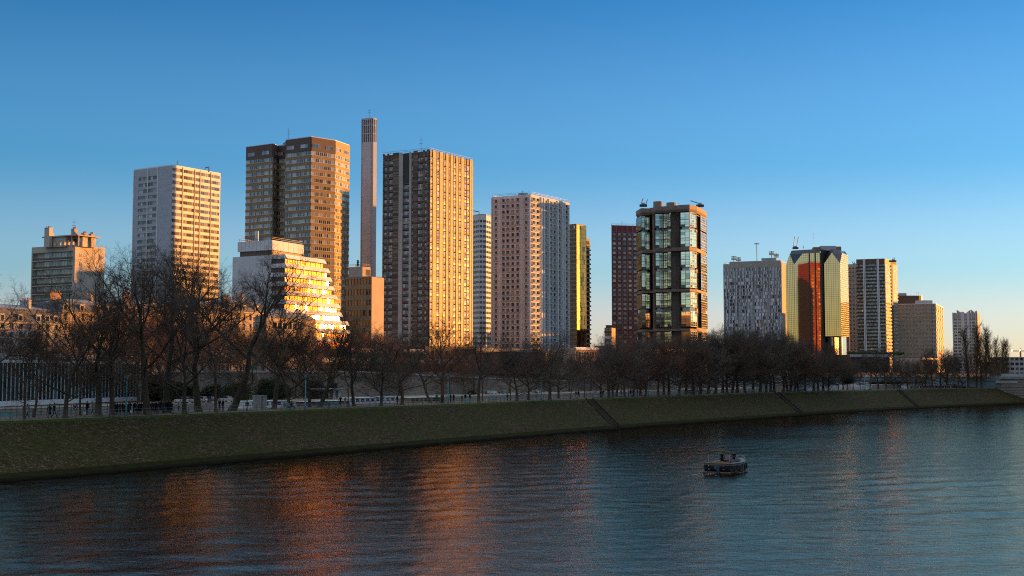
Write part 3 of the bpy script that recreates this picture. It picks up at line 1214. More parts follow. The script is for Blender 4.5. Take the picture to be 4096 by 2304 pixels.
# ---- red tower of rounded window cells -------------------------------------------------------
Y7 = 788
A = g2(2446, Y7 - 2, 902)
C = along(A, 78, 2612, 893)
b = Bld('red_tower', 'dark red tower of rounded window cells in a white grid', 'tower', A)
D = C + azv(8) * 22
E = A + azv(8) * 22
zt7 = at(2446, 902, Y7).z
M_RED = mat('red_cladding', (.16, .027, .02), .45, .25, .6)
mb, gr_, fr_ = MB(), MB(), MB()
q = body(b, mb, [A, C, D, E], G0, zt7, .3, core=M_RED)
P_RED = pane_mat('cell_glass', [(.4, (.1, .095, .085)), (.35, (.22, .2, .17)), (.25, (.4, .37, .31))], ior=1.8, tilt=.02)
cw, chh = 3.22, 2.95
for fi, (a, c) in enumerate(((A, C), (C, D))):
    fc = b.face(a, c)
    nc = int(fc.L / cw)
    cwf = fc.L / nc
    nr = int((zt7 - 4.2 - G0) / chh)
    zb = zt7 - 4.2 - nr * chh
    fc.box(mb, .3 if fi else 0, fc.L - .3, G0, zt7, -.3, 0, M_RED)
    for i in range(nc + 1):
        u = min(max(cwf * i, .12), fc.L - .12)
        fc.box(gr_, u - .07, u + .07, G0, zt7 + .2, .002, .14, M_FRAME_G)
    for k in range(nr + 1):
        z = zb + k * chh
        fc.box(gr_, .12, fc.L - .12, z - .06, z + .06, .002, .12, M_FRAME_G)
    for i in range(nc):
        for k in range(nr):
            uc, z = cwf * (i + .5), zb + k * chh
            hw, h0, h1, rr = 1.12, .5, 2.45, .42
            # rounded ring
            ring = []
            for (sx_, sz_, a0) in ((1, 0, -90), (1, 1, 0), (-1, 1, 90), (-1, 0, 180)):
                for s_ in range(3):
                    t = math.radians(a0 + 45 * s_)
                    ring.append((sx_ * (hw - rr) + rr * math.cos(t), (h1 - rr if sz_ else h0 + rr) + rr * math.sin(t)))
            m_ = len(ring)
            vs = []
            for (f_, d_) in ((1.22, .004), (1.16, .3), (1.0, .3), (.98, .02)):
                for (x, zz_) in ring:
                    zc_ = (h0 + h1) / 2
                    vs.append(fc.p(uc + x * f_, d_, z + zc_ + (zz_ - zc_) * f_))
            fs = []
            for l in range(3):
                for j in range(m_):
                    j2 = (j + 1) % m_
                    fs.append((l * m_ + j, l * m_ + j2, (l + 1) * m_ + j2, (l + 1) * m_ + j))
            fr_.add(vs, fs, M_RED)
            b.win(fc, uc, z + h0 + .1, 2 * hw - .2, h1 - h0 - .2, 'w', .03)
for fc in (b.face(D, E), b.face(E, A)):
    fc.box(mb, .3, fc.L - .3, G0, zt7, -.3, 0, M_RED)
b.part('wall', mb)
b.part('white_grid_rib', gr_)
b.part('window_rim', fr_)
b.windows({'w': (1, 1, None, P_RED, .05)}, zfloor=45)
rail_loop(b, q, zt7, 1.1)
antenna(b, b.rel(A) + Vector((7, 4)), zt7, 3)
# ---- brown glass pod tower --------------------------------------------------------------------
Y8 = 662
b = Bld('pod_tower', 'tower of stacked mirror glass pods hung on a concrete core with brown bands', 'tower', g2(2690, Y8))
M_TOT = mat('brown_concrete', (.22, .18, .145), .8, .15, .25)
M_BRONZE = mat('bronze_frame', (.11, .08, .058), .45, .15, .5)


def tz(zy):
    return at(2690, 750 + .4833 * zy, Y8).z


pods = [
    [(2546, 690), (2566, 676), (2600, 677), (2603, 694)],
    [(2609, 690), (2622, 668), (2655, 669), (2685, 661), (2688, 684)],
    [(2709, 684), (2723, 663), (2761, 661), (2787, 666), (2789, 690)],
    [(2790, 690), (2804, 676), (2827, 690), (2828, 700)],
]
podp = [[b.rel(g2(x, y, 1100)) for x, y in p] for p in pods]
corep = [b.rel(g2(x, y, 1100)) for x, y in ((2552, 693), (2604, 686), (2612, 677), (2684, 667), (2690, 667.5), (2706, 668), (2714, 667), (2784, 673), (2822, 692), (2824, 700), (2700, 704), (2560, 697))]
capp = [b.rel(g2(x, y, 1100)) for x, y in ((2545, 689), (2566, 675), (2607, 676), (2622, 667), (2655, 668), (2686, 663), (2708, 664), (2723, 662), (2761, 660), (2792, 668), (2805, 675), (2829, 691), (2829, 701), (2700, 706), (2550, 698))]
mb = MB()
ztop = tz(145)
mb.prism(corep, G0, ztop, M_TOT, M_ROOF)
capz = tz(198)
lowc = inset(capp, .8)
mb.prism(lowc, capz, capz + 1.2, M_TOT, None, capp)
mb.prism(capp, capz + 1.2, ztop + .05, M_TOT, M_ROOF)
for a, c in ((492, 522), (838, 860), (1168, 1186)):
    mb.prism(inset(capp, .5), tz(c), tz(a), M_TOT)
b.part('core', mb)
mb = MB()
for u in range(len(corep)):
    fc = Fc(corep[u], corep[(u + 1) % len(corep)])
    if fc.L > 2 and u in (1, 3, 4, 5, 7):
        fc.box(mb, .1, fc.L - .1, G0, capz, .01, .06, M_TOT)
b.part('dark_slot_cladding', mb)
tiers = [(205, 325), (345, 490), (530, 660), (685, 830), (868, 990), (1025, 1150), (1190, 1320), (1345, 1500)]
for p in podp:
    for ti, (a, c) in enumerate(tiers):
        z1, z0 = tz(a), tz(c)
        gm = MB()
        n = len(p)
        back = [p[-1] + Vector((0, 1.5)), p[0] + Vector((0, 1.5))]
        pl = p + back
        gm.prism(inset(pl, .12), z0 + .02, z1 - .02, M_CORE)
        fm = MB()
        for i in range(n - 1):
            fc = Fc(pl[i], pl[i + 1])
            nc = max(1, int(round(fc.L / 2.1)))
            nr = 6
            brown = (fc.n.x < -.5)
            for j in range(nc):
                for k in range(nr):
                    u0, u1 = fc.L * j / nc, fc.L * (j + 1) / nc
                    za, zb = z0 + (z1 - z0) * k / nr, z0 + (z1 - z0) * (k + 1) / nr
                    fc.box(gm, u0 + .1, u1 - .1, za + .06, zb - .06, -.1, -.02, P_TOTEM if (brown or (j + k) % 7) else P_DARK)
            for j in range(nc + 1):
                u = min(max(fc.L * j / nc, .12), fc.L - .12)
                fc.box(fm, u - .09, u + .09, z0, z1, -.09, .06, M_BRONZE)
            for k in range(nr + 1):
                z = z0 + (z1 - z0) * k / nr
                t = .15 if k in (0, 3, nr) else .06
                fc.box(fm, .0, fc.L, max(z - t, z0 - .01), min(z + t, z1 + .01), -.088, .03, M_BRONZE)
        o = b.part('glass_pod', gm)
        fm.build('mullion', o)
# recessed glass between the paired pods
for a, c in ((327, 343), (662, 683), (992, 1023), (1322, 1343), (524, 528), (862, 866)):
    for p in podp:
        q = inset(p + [p[-1] + Vector((0, 1.5)), p[0] + Vector((0, 1.5))], .9)
        mb = MB()
        mb.prism(q, tz(c) - .05, tz(a) + .05, P_BRIGHT if c - a > 10 else M_TOT)
        b.part('recessed_storey', mb)
# roof: drums, cleaning cranes, masts
for px, y, w_, h in ((2632, 680, 2.6, 4.2), (2685, 690, 2.7, 5.0)):
    mb = MB()
    c = b.rel(g2(px, y, 820))
    mb.prism([c + azv(a) * w_ for a in range(0, -360, -30)], ztop, ztop + h, M_TOT, M_ROOF)
    b.part('roof_drum', mb)
mb = MB()
c = b.rel(g2(2640, 694, 820))
mb.prism([c + Vector(v) for v in ((-6, -3), (14, -3), (16, 6), (-6, 6))], ztop, ztop + 2.4, M_CONC, M_ROOF)
b.part('roof_plant', mb)


def jib(b, px, py, Y, tips, name='cleaning_crane'):
    mb = MB()
    p0 = at(px, py, Y) - Vector((b.org.x, b.org.y, 0))
    mb.box(p0.x - 2, p0.x + 2, p0.y - 1, p0.y + 1, p0.z, p0.z + 1.3, M_DARKMETAL)
    mb.box(p0.x - .8, p0.x + .8, p0.y - .8, p0.y + .8, p0.z + 1.3, p0.z + 2.2, M_CONC)
    for t in tips:
        pts = [at(x, y, Y) - Vector((b.org.x, b.org.y, 0)) for x, y in t]
        mb.tube(pts, .22, 6, M_DARKMETAL)
    return b.part(name, mb)


jib(b, 2573, 827, 690, [[(2571, 822), (2566, 812), (2573, 793)], [(2577, 822), (2584, 815), (2590, 798)]])
jib(b, 2800, 828, 676, [[(2800, 824), (2797, 814), (2762, 803)], [(2802, 826), (2802, 812), (2797, 814)]])
antenna(b, b.rel(g2(2677, 700, 800)), ztop, 6.5)
antenna(b, b.rel(g2(2716, 705, 800)), ztop, 8, r=.06)

# ---- hotel of white random panels ---------------------------------------------------------------
Y9 = 1000
C = g2(3126, Y9, 1052)
A = along(C, -70, 2893, 1054)
B = along(C, 25, 3147, 1052)
D = A + B - C
b = Bld('panel_tower', 'broad white slab with scattered narrow dark windows beside the gold mirror tower', 'tower', C)
zt9 = at(3126, 1050, Y9).z
mb = MB()
q = body(b, mb, [A, C, B, D], G0, zt9, .25)
fl, fr = b.face(A, C), b.face(C, B)
zp = zt9 - 3.4
rows = floors(G0, zp, 30, .12, .93)
nc = 39
cw = fl.L / nc
zc_ = G0
for ri, (a, c) in enumerate(rows):
    fl.box(mb, 0, fl.L, zc_, a, -.25, 0, M_CONC)
    zc_ = c
    j = 0
    while j < nc:
        u0, u1 = j * cw, (j + 1) * cw
        x = R.random()
        um = u0 + cw * (.5 if x < .72 else .9)
        if x < .16 and ri < 28:
            fl.box(mb, u0, u1, a, c, -.25, .06, M_WHITE)
        else:
            b.win(fl, (u0 + um) / 2, a, um - u0 - .02, c - a, 'w', -.22)
            fl.box(mb, um, u1, a, c, -.25, .06, M_WHITE)
        j += 1
fl.box(mb, 0, fl.L, zc_, zp, -.25, 0, M_CONC)
fl.box(mb, 0, fl.L, zp, zt9, -.25, .1, M_CONC_WARM)
for u in (.0, .245, .285, .49, .53, .745, .79, .985):
    fl.box(mb, fl.L * u, fl.L * u + .5, G0, zp - .01, .08, .4, M_CONC)
for fc in (fr, b.face(B, D), b.face(D, A)):
    fc.box(mb, .25, fc.L - .25, G0, zt9, -.24, 0, M_CONC_WARM)
b.part('wall', mb)
b.windows({'w': (1, 1, M_FRAME_D, pane_mat('hotel_glass', [(.5, (.05, .048, .045)), (.3, (.11, .1, .09)), (.2, (.24, .2, .16))]), .1)}, zfloor=60)
z = zt9 + .01
mb = MB()
mb.prism([fl.o + fl.e * (fl.L * .1) - fl.n * 2, fl.o + fl.e * (fl.L * .98) - fl.n * 2, fl.o + fl.e * (fl.L * .98) - fl.n * 10, fl.o + fl.e * (fl.L * .1) - fl.n * 10], z, z + 2.0, M_CONC, M_ROOF)
mb.prism([fl.o + fl.e * (fl.L * .65) - fl.n * 3, fl.o + fl.e * (fl.L * .9) - fl.n * 3, fl.o + fl.e * (fl.L * .9) - fl.n * 9, fl.o + fl.e * (fl.L * .65) - fl.n * 9], z + 2.0, z + 4.2, M_CONC, M_ROOF)
b.part('roof_plant', mb)
for u, h in ((.17, 5), (.25, 4), (.57, 15), (.82, 8), (.9, 6)):
    mb = MB()
    p = fl.p(fl.L * u, -4, z + 2)
    mb.tube([p, (p[0], p[1], p[2] + h)], .3, 6, M_CONC_WARM)
    for k in range(3 if h < 10 else 1):
        zz = p[2] + h - 1.2 - k * 1.1
        mb.box(p[0] - 2.0, p[0] + 2.0, p[1] - .4, p[1] + .4, zz, zz + .7, M_CONC_WARM)
    b.part('roof_mast', mb)
rail_loop(b, [x * .98 for x in q], zt9, 1.2)

# ---- gold mirror tower ----------------------------------------------------------------------------
Y10 = 900
K1 = g2(3176, Y10 + 8, 1053)
K0 = along(K1, -40, 3143, 1053)
K2 = along(K1, 124, 3279, 1012)
K2b = along(K2, 26, 3283, 1012)
K3 = along(K2 + azv(124) * 1.0 + azv(30) * 6, 124, 3296, 1050)
K4 = along(K3, 110, 3360, 1050)
K5 = along(K4, 28, 3392, 1060)
bk = [K5 + azv(-56) * 18 + azv(34) * 8, K0 + azv(34) * 14 + azv(-56) * -6]
b = Bld('mirror_tower', 'gold mirror glass tower with faceted dark roof corners and a red reflection', 'tower', K1)
za, zb2, zr = at(3176, 1055, Y10).z, at(3220, 1012, Y10).z, at(3220, 996, Y10).z
M_SLOPE = mat('dark_roof_glass', (.05, .06, .075), .12, .15, .4, spec=.6)


def mirror_volume(pts, closed_back, name, cuts, zlow, faces):
    """vertical mirror faces whose corners are cut by triangles at the top"""
    rl = [b.rel(p) for p in pts + closed_back]
    n = len(rl)
    ring1, ring2 = [], []
    for i in range(n):
        pr, cu, nx = rl[i - 1], rl[i], rl[(i + 1) % n]
        if i in cuts:
            l1, l2 = min(6.5, (pr - cu).length * .48), min(6.5, (nx - cu).length * .48)
            ring2 += [cu + (pr - cu).normalized() * l1, cu + (nx - cu).normalized() * l2]
        else:
            ring2 += [cu + (pr - cu).normalized() * .05, cu + (nx - cu).normalized() * .05]
    mb = MB()
    V = [(p.x, p.y, zlow) for p in rl] + [(p.x, p.y, za) for p in rl] + [(p.x, p.y, zb2) for p in ring2]
    fs = []
    tri = []
    for i in range(n):
        j = (i + 1) % n
        fs.append((i, j, n + j, n + i))
        fs.append((n + i, n + j, 2 * n + 2 * j, 2 * n + 2 * i + 1))
        tri.append((n + i, 2 * n + 2 * i + 1, 2 * n + 2 * i))
    mb.add(V, fs, P_GOLD)
    o = b.part(name, mb)
    for i in range(n):
        if i in cuts:
            mb = MB()
            mb.add([V[k] for k in tri[i]], [(0, 1, 2)], M_SLOPE)
            b.part('roof_facet', mb)
    mb = MB()
    r3 = inset(ring2, 2.2)
    m_ = len(ring2)
    vs = [(p.x, p.y, zb2) for p in ring2] + [(p.x, p.y, zr) for p in r3]
    mb.add(vs, [(i, (i + 1) % m_, m_ + (i + 1) % m_, m_ + i) for i in range(m_)] + [tuple(range(m_, 2 * m_))], M_SLOPE)
    b.part('sloping_roof', mb)
    mm = MB()
    for i in faces:
        fc = Fc(rl[i], rl[(i + 1) % n])
        nc = max(2, int(round(fc.L / 1.5)))
        c0, c1 = (i in cuts), ((i + 1) % n in cuts)
        for j in range(nc + 1):
            u = fc.L * j / nc
            tp = zb2
            l0 = min(6.5, fc.L * .48)
            if c0 and u < l0:
                tp = za + (zb2 - za) * u / l0
            if c1 and fc.L - u < l0:
                tp = za + (zb2 - za) * (fc.L - u) / l0
            u = min(max(u, .07), fc.L - .07)
            fc.box(mm, u - .07, u + .07, zlow, tp, .004, .05, M_FRAME_D)
        nr = int((zb2 - zlow) / 1.5)
        for k in range(nr + 1):
            z = zlow + (zb2 - zlow) * k / nr
            u0, u1 = 0.0, fc.L
            l0 = min(6.5, fc.L * .48)
            if z > za:
                t = (z - za) / (zb2 - za)
                u0 = l0 * t if c0 else 0
                u1 = fc.L - (l0 * t if c1 else 0)
            if u1 - u0 > .2:
                fc.box(mm, u0, u1, z - .06, z + .06, .006, .045, M_FRAME_D)
    mm.build('mullion', o)
    return o, rl


o, rl = mirror_volume([K0, K1, K2, K2b], [bk[1] + azv(34) * 6 + azv(124) * 10, bk[1]], 'mirror_glass_wing', {0, 1}, G0, (0, 1))
fc = Fc(rl[1], rl[2])
mb = MB()
for u in (.575, .8):
    fc.box(mb, fc.L * u, fc.L * u + .9, G0, zb2 + .1, .055, .3, M_FRAME_D)
b.part('dark_rib', mb)
zl = at(3330, 1345, Y10).z
o, rl2 = mirror_volume([K3, K4, K5], [bk[0], K3 + azv(34) * 14], 'mirror_glass_wing', {0, 1}, zl, (0, 1))
mb = MB()
mb.prism([b.rel(p) for p in (K3 + azv(34) * 2 + azv(124) * 1, K4 + azv(34) * 3 - azv(124) * 6, K5 - azv(124) * 6 + azv(34) * 2, bk[0])], G0, zl - .02, M_FRAME_D)
b.part('undercroft', mb)
for p in (K4, K4.lerp(K3, .55), K5):
    mb = MB()
    p = b.rel(p) + azv(34) * .8 - azv(124) * .8
    mb.prism([p + azv(a) * .8 for a in range(0, -360, -45)], G0, zl + .0, M_CONC_WARM)
    b.part('column', mb)
mb = MB()
mb.prism([b.rel(K2b) - azv(34) * 1 + azv(124) * .3, b.rel(K3) - azv(124) * .3 + azv(34) * 2, b.rel(K3) + azv(34) * 14, b.rel(K2b) + azv(34) * 14], G0, zr - .2, M_FRAME_D)
b.part('dark_recess', mb)
mb = MB()
ctr = (K1 + K2 + K4 + K5) / 4
c = b.rel(ctr) + azv(34) * 4
mb.prism([c + Vector(v) for v in ((-5, -2), (6, -2), (6, 5), (-5, 5))], zr - .5, zr + 3.0, M_GREYPANEL, M_ROOF)
mb.prism([c + Vector(v) for v in ((-10, -1), (-5.2, -1), (-5.2, 4), (-10, 4))], zr - .5, zr + 2.2, M_BROWN, M_ROOF)
mb.prism([c + Vector(v) for v in ((6.2, -1), (10, -1), (10, 4), (6.2, 4))], zr - .5, zr + 2.6, M_BROWN, M_ROOF)
b.part('roof_plant', mb)
jib(b, 3182, 996, Y10, [[(3174, 990), (3178, 952), (3180, 946)], [(3186, 990), (3192, 955), (3194, 948)], [(3213, 994), (3213, 980)]])
antenna(b, b.rel(g2(3256, 915, 980)), zr + 2, 13, r=.1)

# ---- tower of arched windows -------------------------------------------------------------------
Y11 = 1080
A = g2(3380, Y11 - 4, 1065)
C = along(A, 115, 3432, 1063)
b = Bld('arcaded_tower', 'tan tower of arched bays squeezed behind the gold mirror tower', 'tower', C)
D = C + azv(25) * 20
E = A + azv(25) * 20
z11 = at(3405, 1063, Y11).z
mb, ab = MB(), MB()
q = body(b, mb, [A, C, D, E], G0, z11, .5)
fc = b.face(A, C)
nc = 4
cw = fc.L / nc
rows = floors(G0, z11 - 1.5, 26, .3, .88)
grid(b, mb, fc, [(cw * (j + .14), cw * (j + .86)) for j in range(nc)], rows, G0, z11, M_CONC_WARM, .5, key='w')
for (z0, z1) in rows:
    for j in range(nc):
        uc, hw = cw * (j + .5), cw * .36
        for s_ in (-1, 1):
            pts = [(s_ * hw, z1), (s_ * hw, z1 - 1.0), (s_ * hw * .85, z1 - .45), (s_ * hw * .5, z1 - .12), (0, z1 - .0)]
            vs = [fc.p(uc + u, -.02, z) for u, z in pts] + [fc.p(uc + u, -.48, z) for u, z in pts]
            k = len(pts)
            fr = tuple(range(k)) if s_ > 0 else tuple(range(k))[::-1]
            ab.add(vs, [fr, tuple(i + k for i in fr[::-1])] + [(i, i + 1, i + 1 + k, i + k) for i in range(k - 1)], M_CONC_WARM)
        fc.box(ab, uc - hw, uc + hw, z0 - .0 - .5, z0 + .35, .002, .35, M_CONC_WARM)
for f2 in (b.face(C, D), b.face(D, E), b.face(E, A)):
    f2.box(mb, .5, f2.L - .5, G0, z11, -.5, 0, M_CONC_WARM)
b.part('wall', mb)
b.part('arch_trim', ab)
b.windows({'w': (2, 1, M_FRAME_D, P_DARK, .08)}, zfloor=60)
parapet(b, q, z11, .8, mt=M_CONC_WARM)
jib(b, 3418, 1063, Y11 + 6, [[(3414, 1058), (3408, 1046)], [(3422, 1058), (3415, 1045)]])

# ---- tower of dark and light balconies ----------------------------------------------------------
Y12 = 970
C = g2(3538, Y12, 1034)
A = along(C, -68, 3425, 1040)
Ba = along(C, 31, 3561, 1044)
Bb = along(C, 31, 3568, 1046)
B = along(C, 31, 3590, 1052)
D = A + B - C
b = Bld('balcony_slab', 'dark banded balcony tower with two white fins and one orange sunlit side', 'tower', C)
zt = at(3538, 1034, Y12).z
mb, bb = MB(), MB()
q = body(b, mb, [A, C, B, D], G0, zt, .9)
fl, fr = b.face(A, C), b.face(C, B)
n12 = 31
fh = (zt - 4.0 - G0) / n12
M_BALC = mat('balcony_white', (.5, .5, .5), .6, .1)
for k in range(n12):
    z = G0 + fh * k
    fl.box(mb, 0, fl.L, z, z + 1.0, -.88, .35, M_CORE)
    fr.box(mb, .9, fr.L, z, z + 1.0, -.88, .12, M_BROWN)
    for (a, c, m_) in ((.0, .235, 4), (.285, .715, 8), (.76, 1.0, 4)):
        w_ = fl.L * (c - a) / m_
        for j in range(m_):
            u = fl.L * a + w_ * (j + .5)
            b.win(fl, u, z + 1.02, w_ - .1, fh - 1.05, 'w' if (j * 7 + k * 3) % 5 > 1 else 'p', -.3)
        fl.box(mb, fl.L * a, fl.L * c, z + 1.01, z + fh - .01, -.88, -.33, M_CORE)
        if R.random() < .75:
            fl.box(bb, fl.L * a + .1, fl.L * c - .1, z + .99, z + 1.05, .2, .28, M_BALC)
            fl.box(bb, fl.L * a + .1, fl.L * c - .1, z + 1.5, z + 1.95, .2, .26, P_BRIGHT)
    for (a, c, m_) in ((.06, .44, 4), (.62, .97, 4)):
        w_ = fr.L * (c - a) / m_
        for j in range(m_):
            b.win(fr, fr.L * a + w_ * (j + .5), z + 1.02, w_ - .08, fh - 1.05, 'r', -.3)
        fr.box(mb, fr.L * a, fr.L * c, z + 1.01, z + fh - .01, -.88, -.32, M_CORE)
fl.box(mb, 0, fl.L, zt - 4.0, zt, -.88, .36, M_BROWN2)
fr.box(mb, .9, fr.L, zt - 4.0, zt - 2.5, -.88, .13, M_BROWN)
fr.box(mb, .9, fr.L * .45, zt - 2.5, zt, -.88, .13, M_BROWN)
for f2 in (b.face(B, D), b.face(D, A)):
    f2.box(mb, .9, f2.L - .9, G0, zt - 2, -.9, 0, M_BROWN)
fr.box(mb, fr.L * .47, fr.L * .6, G0, zt, -.3, .2, M_CORE)
b.part('wall', mb)
b.part('balcony_rail_trim', bb)
for u in (.24, .725):
    mb = MB()
    fl.box(mb, fl.L * u, fl.L * u + .75, G0, zt + .2, .1, .95, M_WHITE)
    fl.box(mb, fl.L * u + 1.0, fl.L * u + 1.7, G0, zt + .2, .1, .95, M_WHITE)
    b.part('white_fin', mb)
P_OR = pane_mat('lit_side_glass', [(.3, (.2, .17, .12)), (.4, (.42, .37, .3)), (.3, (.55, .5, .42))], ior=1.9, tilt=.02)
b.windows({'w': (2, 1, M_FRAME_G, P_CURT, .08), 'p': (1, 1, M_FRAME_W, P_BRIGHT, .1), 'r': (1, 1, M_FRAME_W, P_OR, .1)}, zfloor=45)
jib(b, 3574, 1048, Y12 + 16, [[(3570, 1040), (3573, 1030)], [(3576, 1040), (3579, 1030)]])
roof_box(b, centre(q), 12, 5, zt, 1.0, fl.rz, M_BROWN2)

# ---- office block of staggered windows ----------------------------------------------------------
Y13 = 1010
C = g2(3725, Y13, 1216)
A = along(C, -72, 3580, 1220)
B1 = along(C, 62, 3743, 1215)
B2 = along(B1, 24, 3772, 1218)
D = B2 + azv(-65) * 30
E = A + azv(20) * 25
b = Bld('staggered_office', 'tan office block with staggered window rows and a dark rounded roof drum', 'building', C)
zt = at(3725, 1216, Y13).z
mb = MB()
q = body(b, mb, [A, C, B1, B2, D, E], G0, zt, .4)
n13 = 17
fh = (zt - G0) / n13
for fi, (f2, nc) in enumerate(((b.face(A, C), 11), (b.face(C, B1), 3), (b.face(B1, B2), 4))):
    rows = floors(G0, zt, n13, .3, .86)
    cw = f2.L / nc
    zc_ = G0
    for k, (a, c) in enumerate(rows):
        off = .2 if k % 2 else .38
        f2.box(mb, .4 if fi else 0, f2.L - .02, zc_, a, -.39, .12, M_CONC_WARM)
        zc_ = c
        uc = .4 if fi else 0
        for j in range(nc):
            u0, u1 = cw * (j + off), cw * (j + off + .42)
            if u0 > uc:
                f2.box(mb, uc, u0, a, c, -.39, 0, M_CONC_WARM if fi < 2 else M_GREYPANEL)
            uc = u1
            b.win(f2, (u0 + u1) / 2, a, u1 - u0, c - a, 'w' if fi < 2 else 'g', -.36)
        if uc < f2.L:
            f2.box(mb, uc, f2.L, a, c, -.39, 0, M_CONC_WARM if fi < 2 else M_GREYPANEL)
    f2.box(mb, .4 if fi else 0, f2.L - .02, zc_, zt, -.39, .12, M_CONC_WARM)
for f2 in (b.face(B2, D), b.face(D, E), b.face(E, A)):
    f2.box(mb, .4, max(.5, f2.L - .4), G0, zt, -.39, 0, M_GREYPANEL)
b.part('wall', mb)
b.windows({'w': (2, 1, M_FRAME_D, pane_mat('bronze_glass', [(.4, (.1, .07, .045)), (.4, (.2, .14, .09)), (.2, (.32, .25, .17))], ior=1.8), .08), 'g': (2, 1, M_FRAME_D, pane_mat('green_glass', [(.5, (.16, .18, .14)), (.5, (.26, .29, .22))], ior=1.9), .08)}, zfloor=30)
parapet(b, q, zt, .5, mt=M_WHITE)
mb = MB()
c = b.rel(g2(3625, 1040, 1190))
rx, ry = 11.0, 8.0
zd = at(3625, 1183, 1035).z
mb.prism([c + Vector((-20, -ry))] + [c + Vector((2 + rx * math.cos(t), ry * math.sin(t))) for t in [-PI / 2 + PI * i / 10 for i in range(11)]] + [c + Vector((-20, ry))], zt, zd, M_BROWN2, M_ROOF)
b.part('roof_drum', mb)
mb = MB()
mb.prism([c + Vector(v) for v in ((-20, -4), (-1, -4), (-1, 4), (-20, 4))], zd, zd + 2.3, M_GREYPANEL, M_ROOF)
b.part('roof_plant', mb)
mb = MB()
p = fl = b.face(A, C)
p = fl.o + fl.e * (fl.L * .8) - fl.n * 5
mb.prism([p + Vector(v) for v in ((-6, -3), (6, -3), (6, 3), (-6, 3))], zt, zt + 3.2, M_WHITE2, M_ROOF)
b.part('stair_head', mb)
for px in (3668, 3674):
    antenna(b, b.rel(g2(px, 1040, 1180)), zd, 4, r=.15)

# ---- far tower with a winged roof ----------------------------------------------------------------
Y14 = 1150
C = g2(3909, Y14, 1250)
A = along(C, -76, 3809, 1254)
B = along(C, 25, 3921, 1252)
D = A + B - C
b = Bld('winged_tower', 'far tower with pointed white wings on its roof, beyond the poplars', 'tower', C)
zt = at(3870, 1252, Y14).z
mb, fm = MB(), MB()
q = body(b, mb, [A, C, B, D], G0, zt, .5)
fl, fr = b.face(A, C), b.face(C, B)
rows = floors(G0, zt - 5, 17, .42, .95)
xs = [0, .175, .33, .455, .575, .72, .88, 1.0]
cols = []
for i in range(7):
    a, c = xs[i] + .02, xs[i + 1] - .02
    k = 2
    for j in range(k):
        cols.append((a + (c - a) * j / k + .004, a + (c - a) * (j + 1) / k - .004))
grid(b, mb, fl, frac(fl, cols), rows, G0, zt - 5, M_WHITE2, .5, key='w', pier=M_BROWN)
fl.box(mb, 0, fl.L, zt - 5, zt, -.49, 0, M_CONC)
for f2 in (fr, b.face(B, D), b.face(D, A)):
    f2.box(mb, .5, f2.L - .5, G0, zt, -.49, 0, M_CONC_WARM)
for (x, top, wd) in ((0, .2, .6), (.175, 2.6, .6), (.33, 1.2, 3.2), (.575, .9, 2.2), (.74, 2.8, .6), (.9, 2.0, .6), (.98, .4, .5)):
    u0 = min(fl.L * x, fl.L - wd)
    fl.box(fm, u0, u0 + wd, G0, zt + top, .002, .9, M_WHITE2)
b.part('wall', mb)
b.part('white_fin_rib', fm)
b.windows({'w': (1, 1, M_FRAME_D, P_BRIGHT, .08)}, zfloor=30)
wing = MB()
for (x0, x1, h0, h1) in ((0, .17, .5, .0), (.18, .33, 3.0, .6), (.58, .73, .4, 3.0), (.75, .89, 3.2, .4), (.9, .99, .2, 2.4)):
    u0, u1 = fl.L * x0 + .05, fl.L * x1
    wing.hexa([fl.p(u0, 0, zt), fl.p(u1, 0, zt), fl.p(u1, -1, zt), fl.p(u0, -1, zt), fl.p(u0, 0, zt + h0 + .2), fl.p(u1, 0, zt + h1 + .2), fl.p(u1, -1, zt + h1 + .2), fl.p(u0, -1, zt + h0 + .2)], M_CONC)
b.part('roof_wing', wing)
antenna(b, centre(q), zt, 6)
# ============================ lower buildings on the far bank ============================
M_STONE = mat('lutetian_limestone', (.5, .4, .29), .9, .16, .15)
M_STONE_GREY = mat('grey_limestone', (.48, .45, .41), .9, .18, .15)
M_SLATE = mat('slate_roof', (.1, .105, .12), .6, .25, .4)
M_ZINC = mat('zinc_roof', (.3, .32, .34), .5, .15, .3, metal=.2)
M_POT = mat('terracotta', (.3, .12, .07), .85, .2, 1)
M_BRICK = mat('buff_brick', (.38, .25, .17), .9, .2, .3)


def chimney(b, p, z, w, d, h, rz, mt, pots=4):
    mb = MB()
    mb.box(-w / 2, w / 2, -d / 2, d / 2, 0, h, mt)
    mb.box(-w / 2 - .1, w / 2 + .1, -d / 2 - .1, d / 2 + .1, h, h + .15, mt)
    o = mb.build('chimney_stack', b.root, loc=(p[0], p[1], z), rz=rz)
    for i in range(pots):
        m2 = MB()
        x = -w / 2 + w * (i + .5) / pots
        m2.tube([(x, 0, h + .15), (x, 0, h + .8)], [.18, .14], 7, M_POT)
        m2.build('chimney_pot', o)


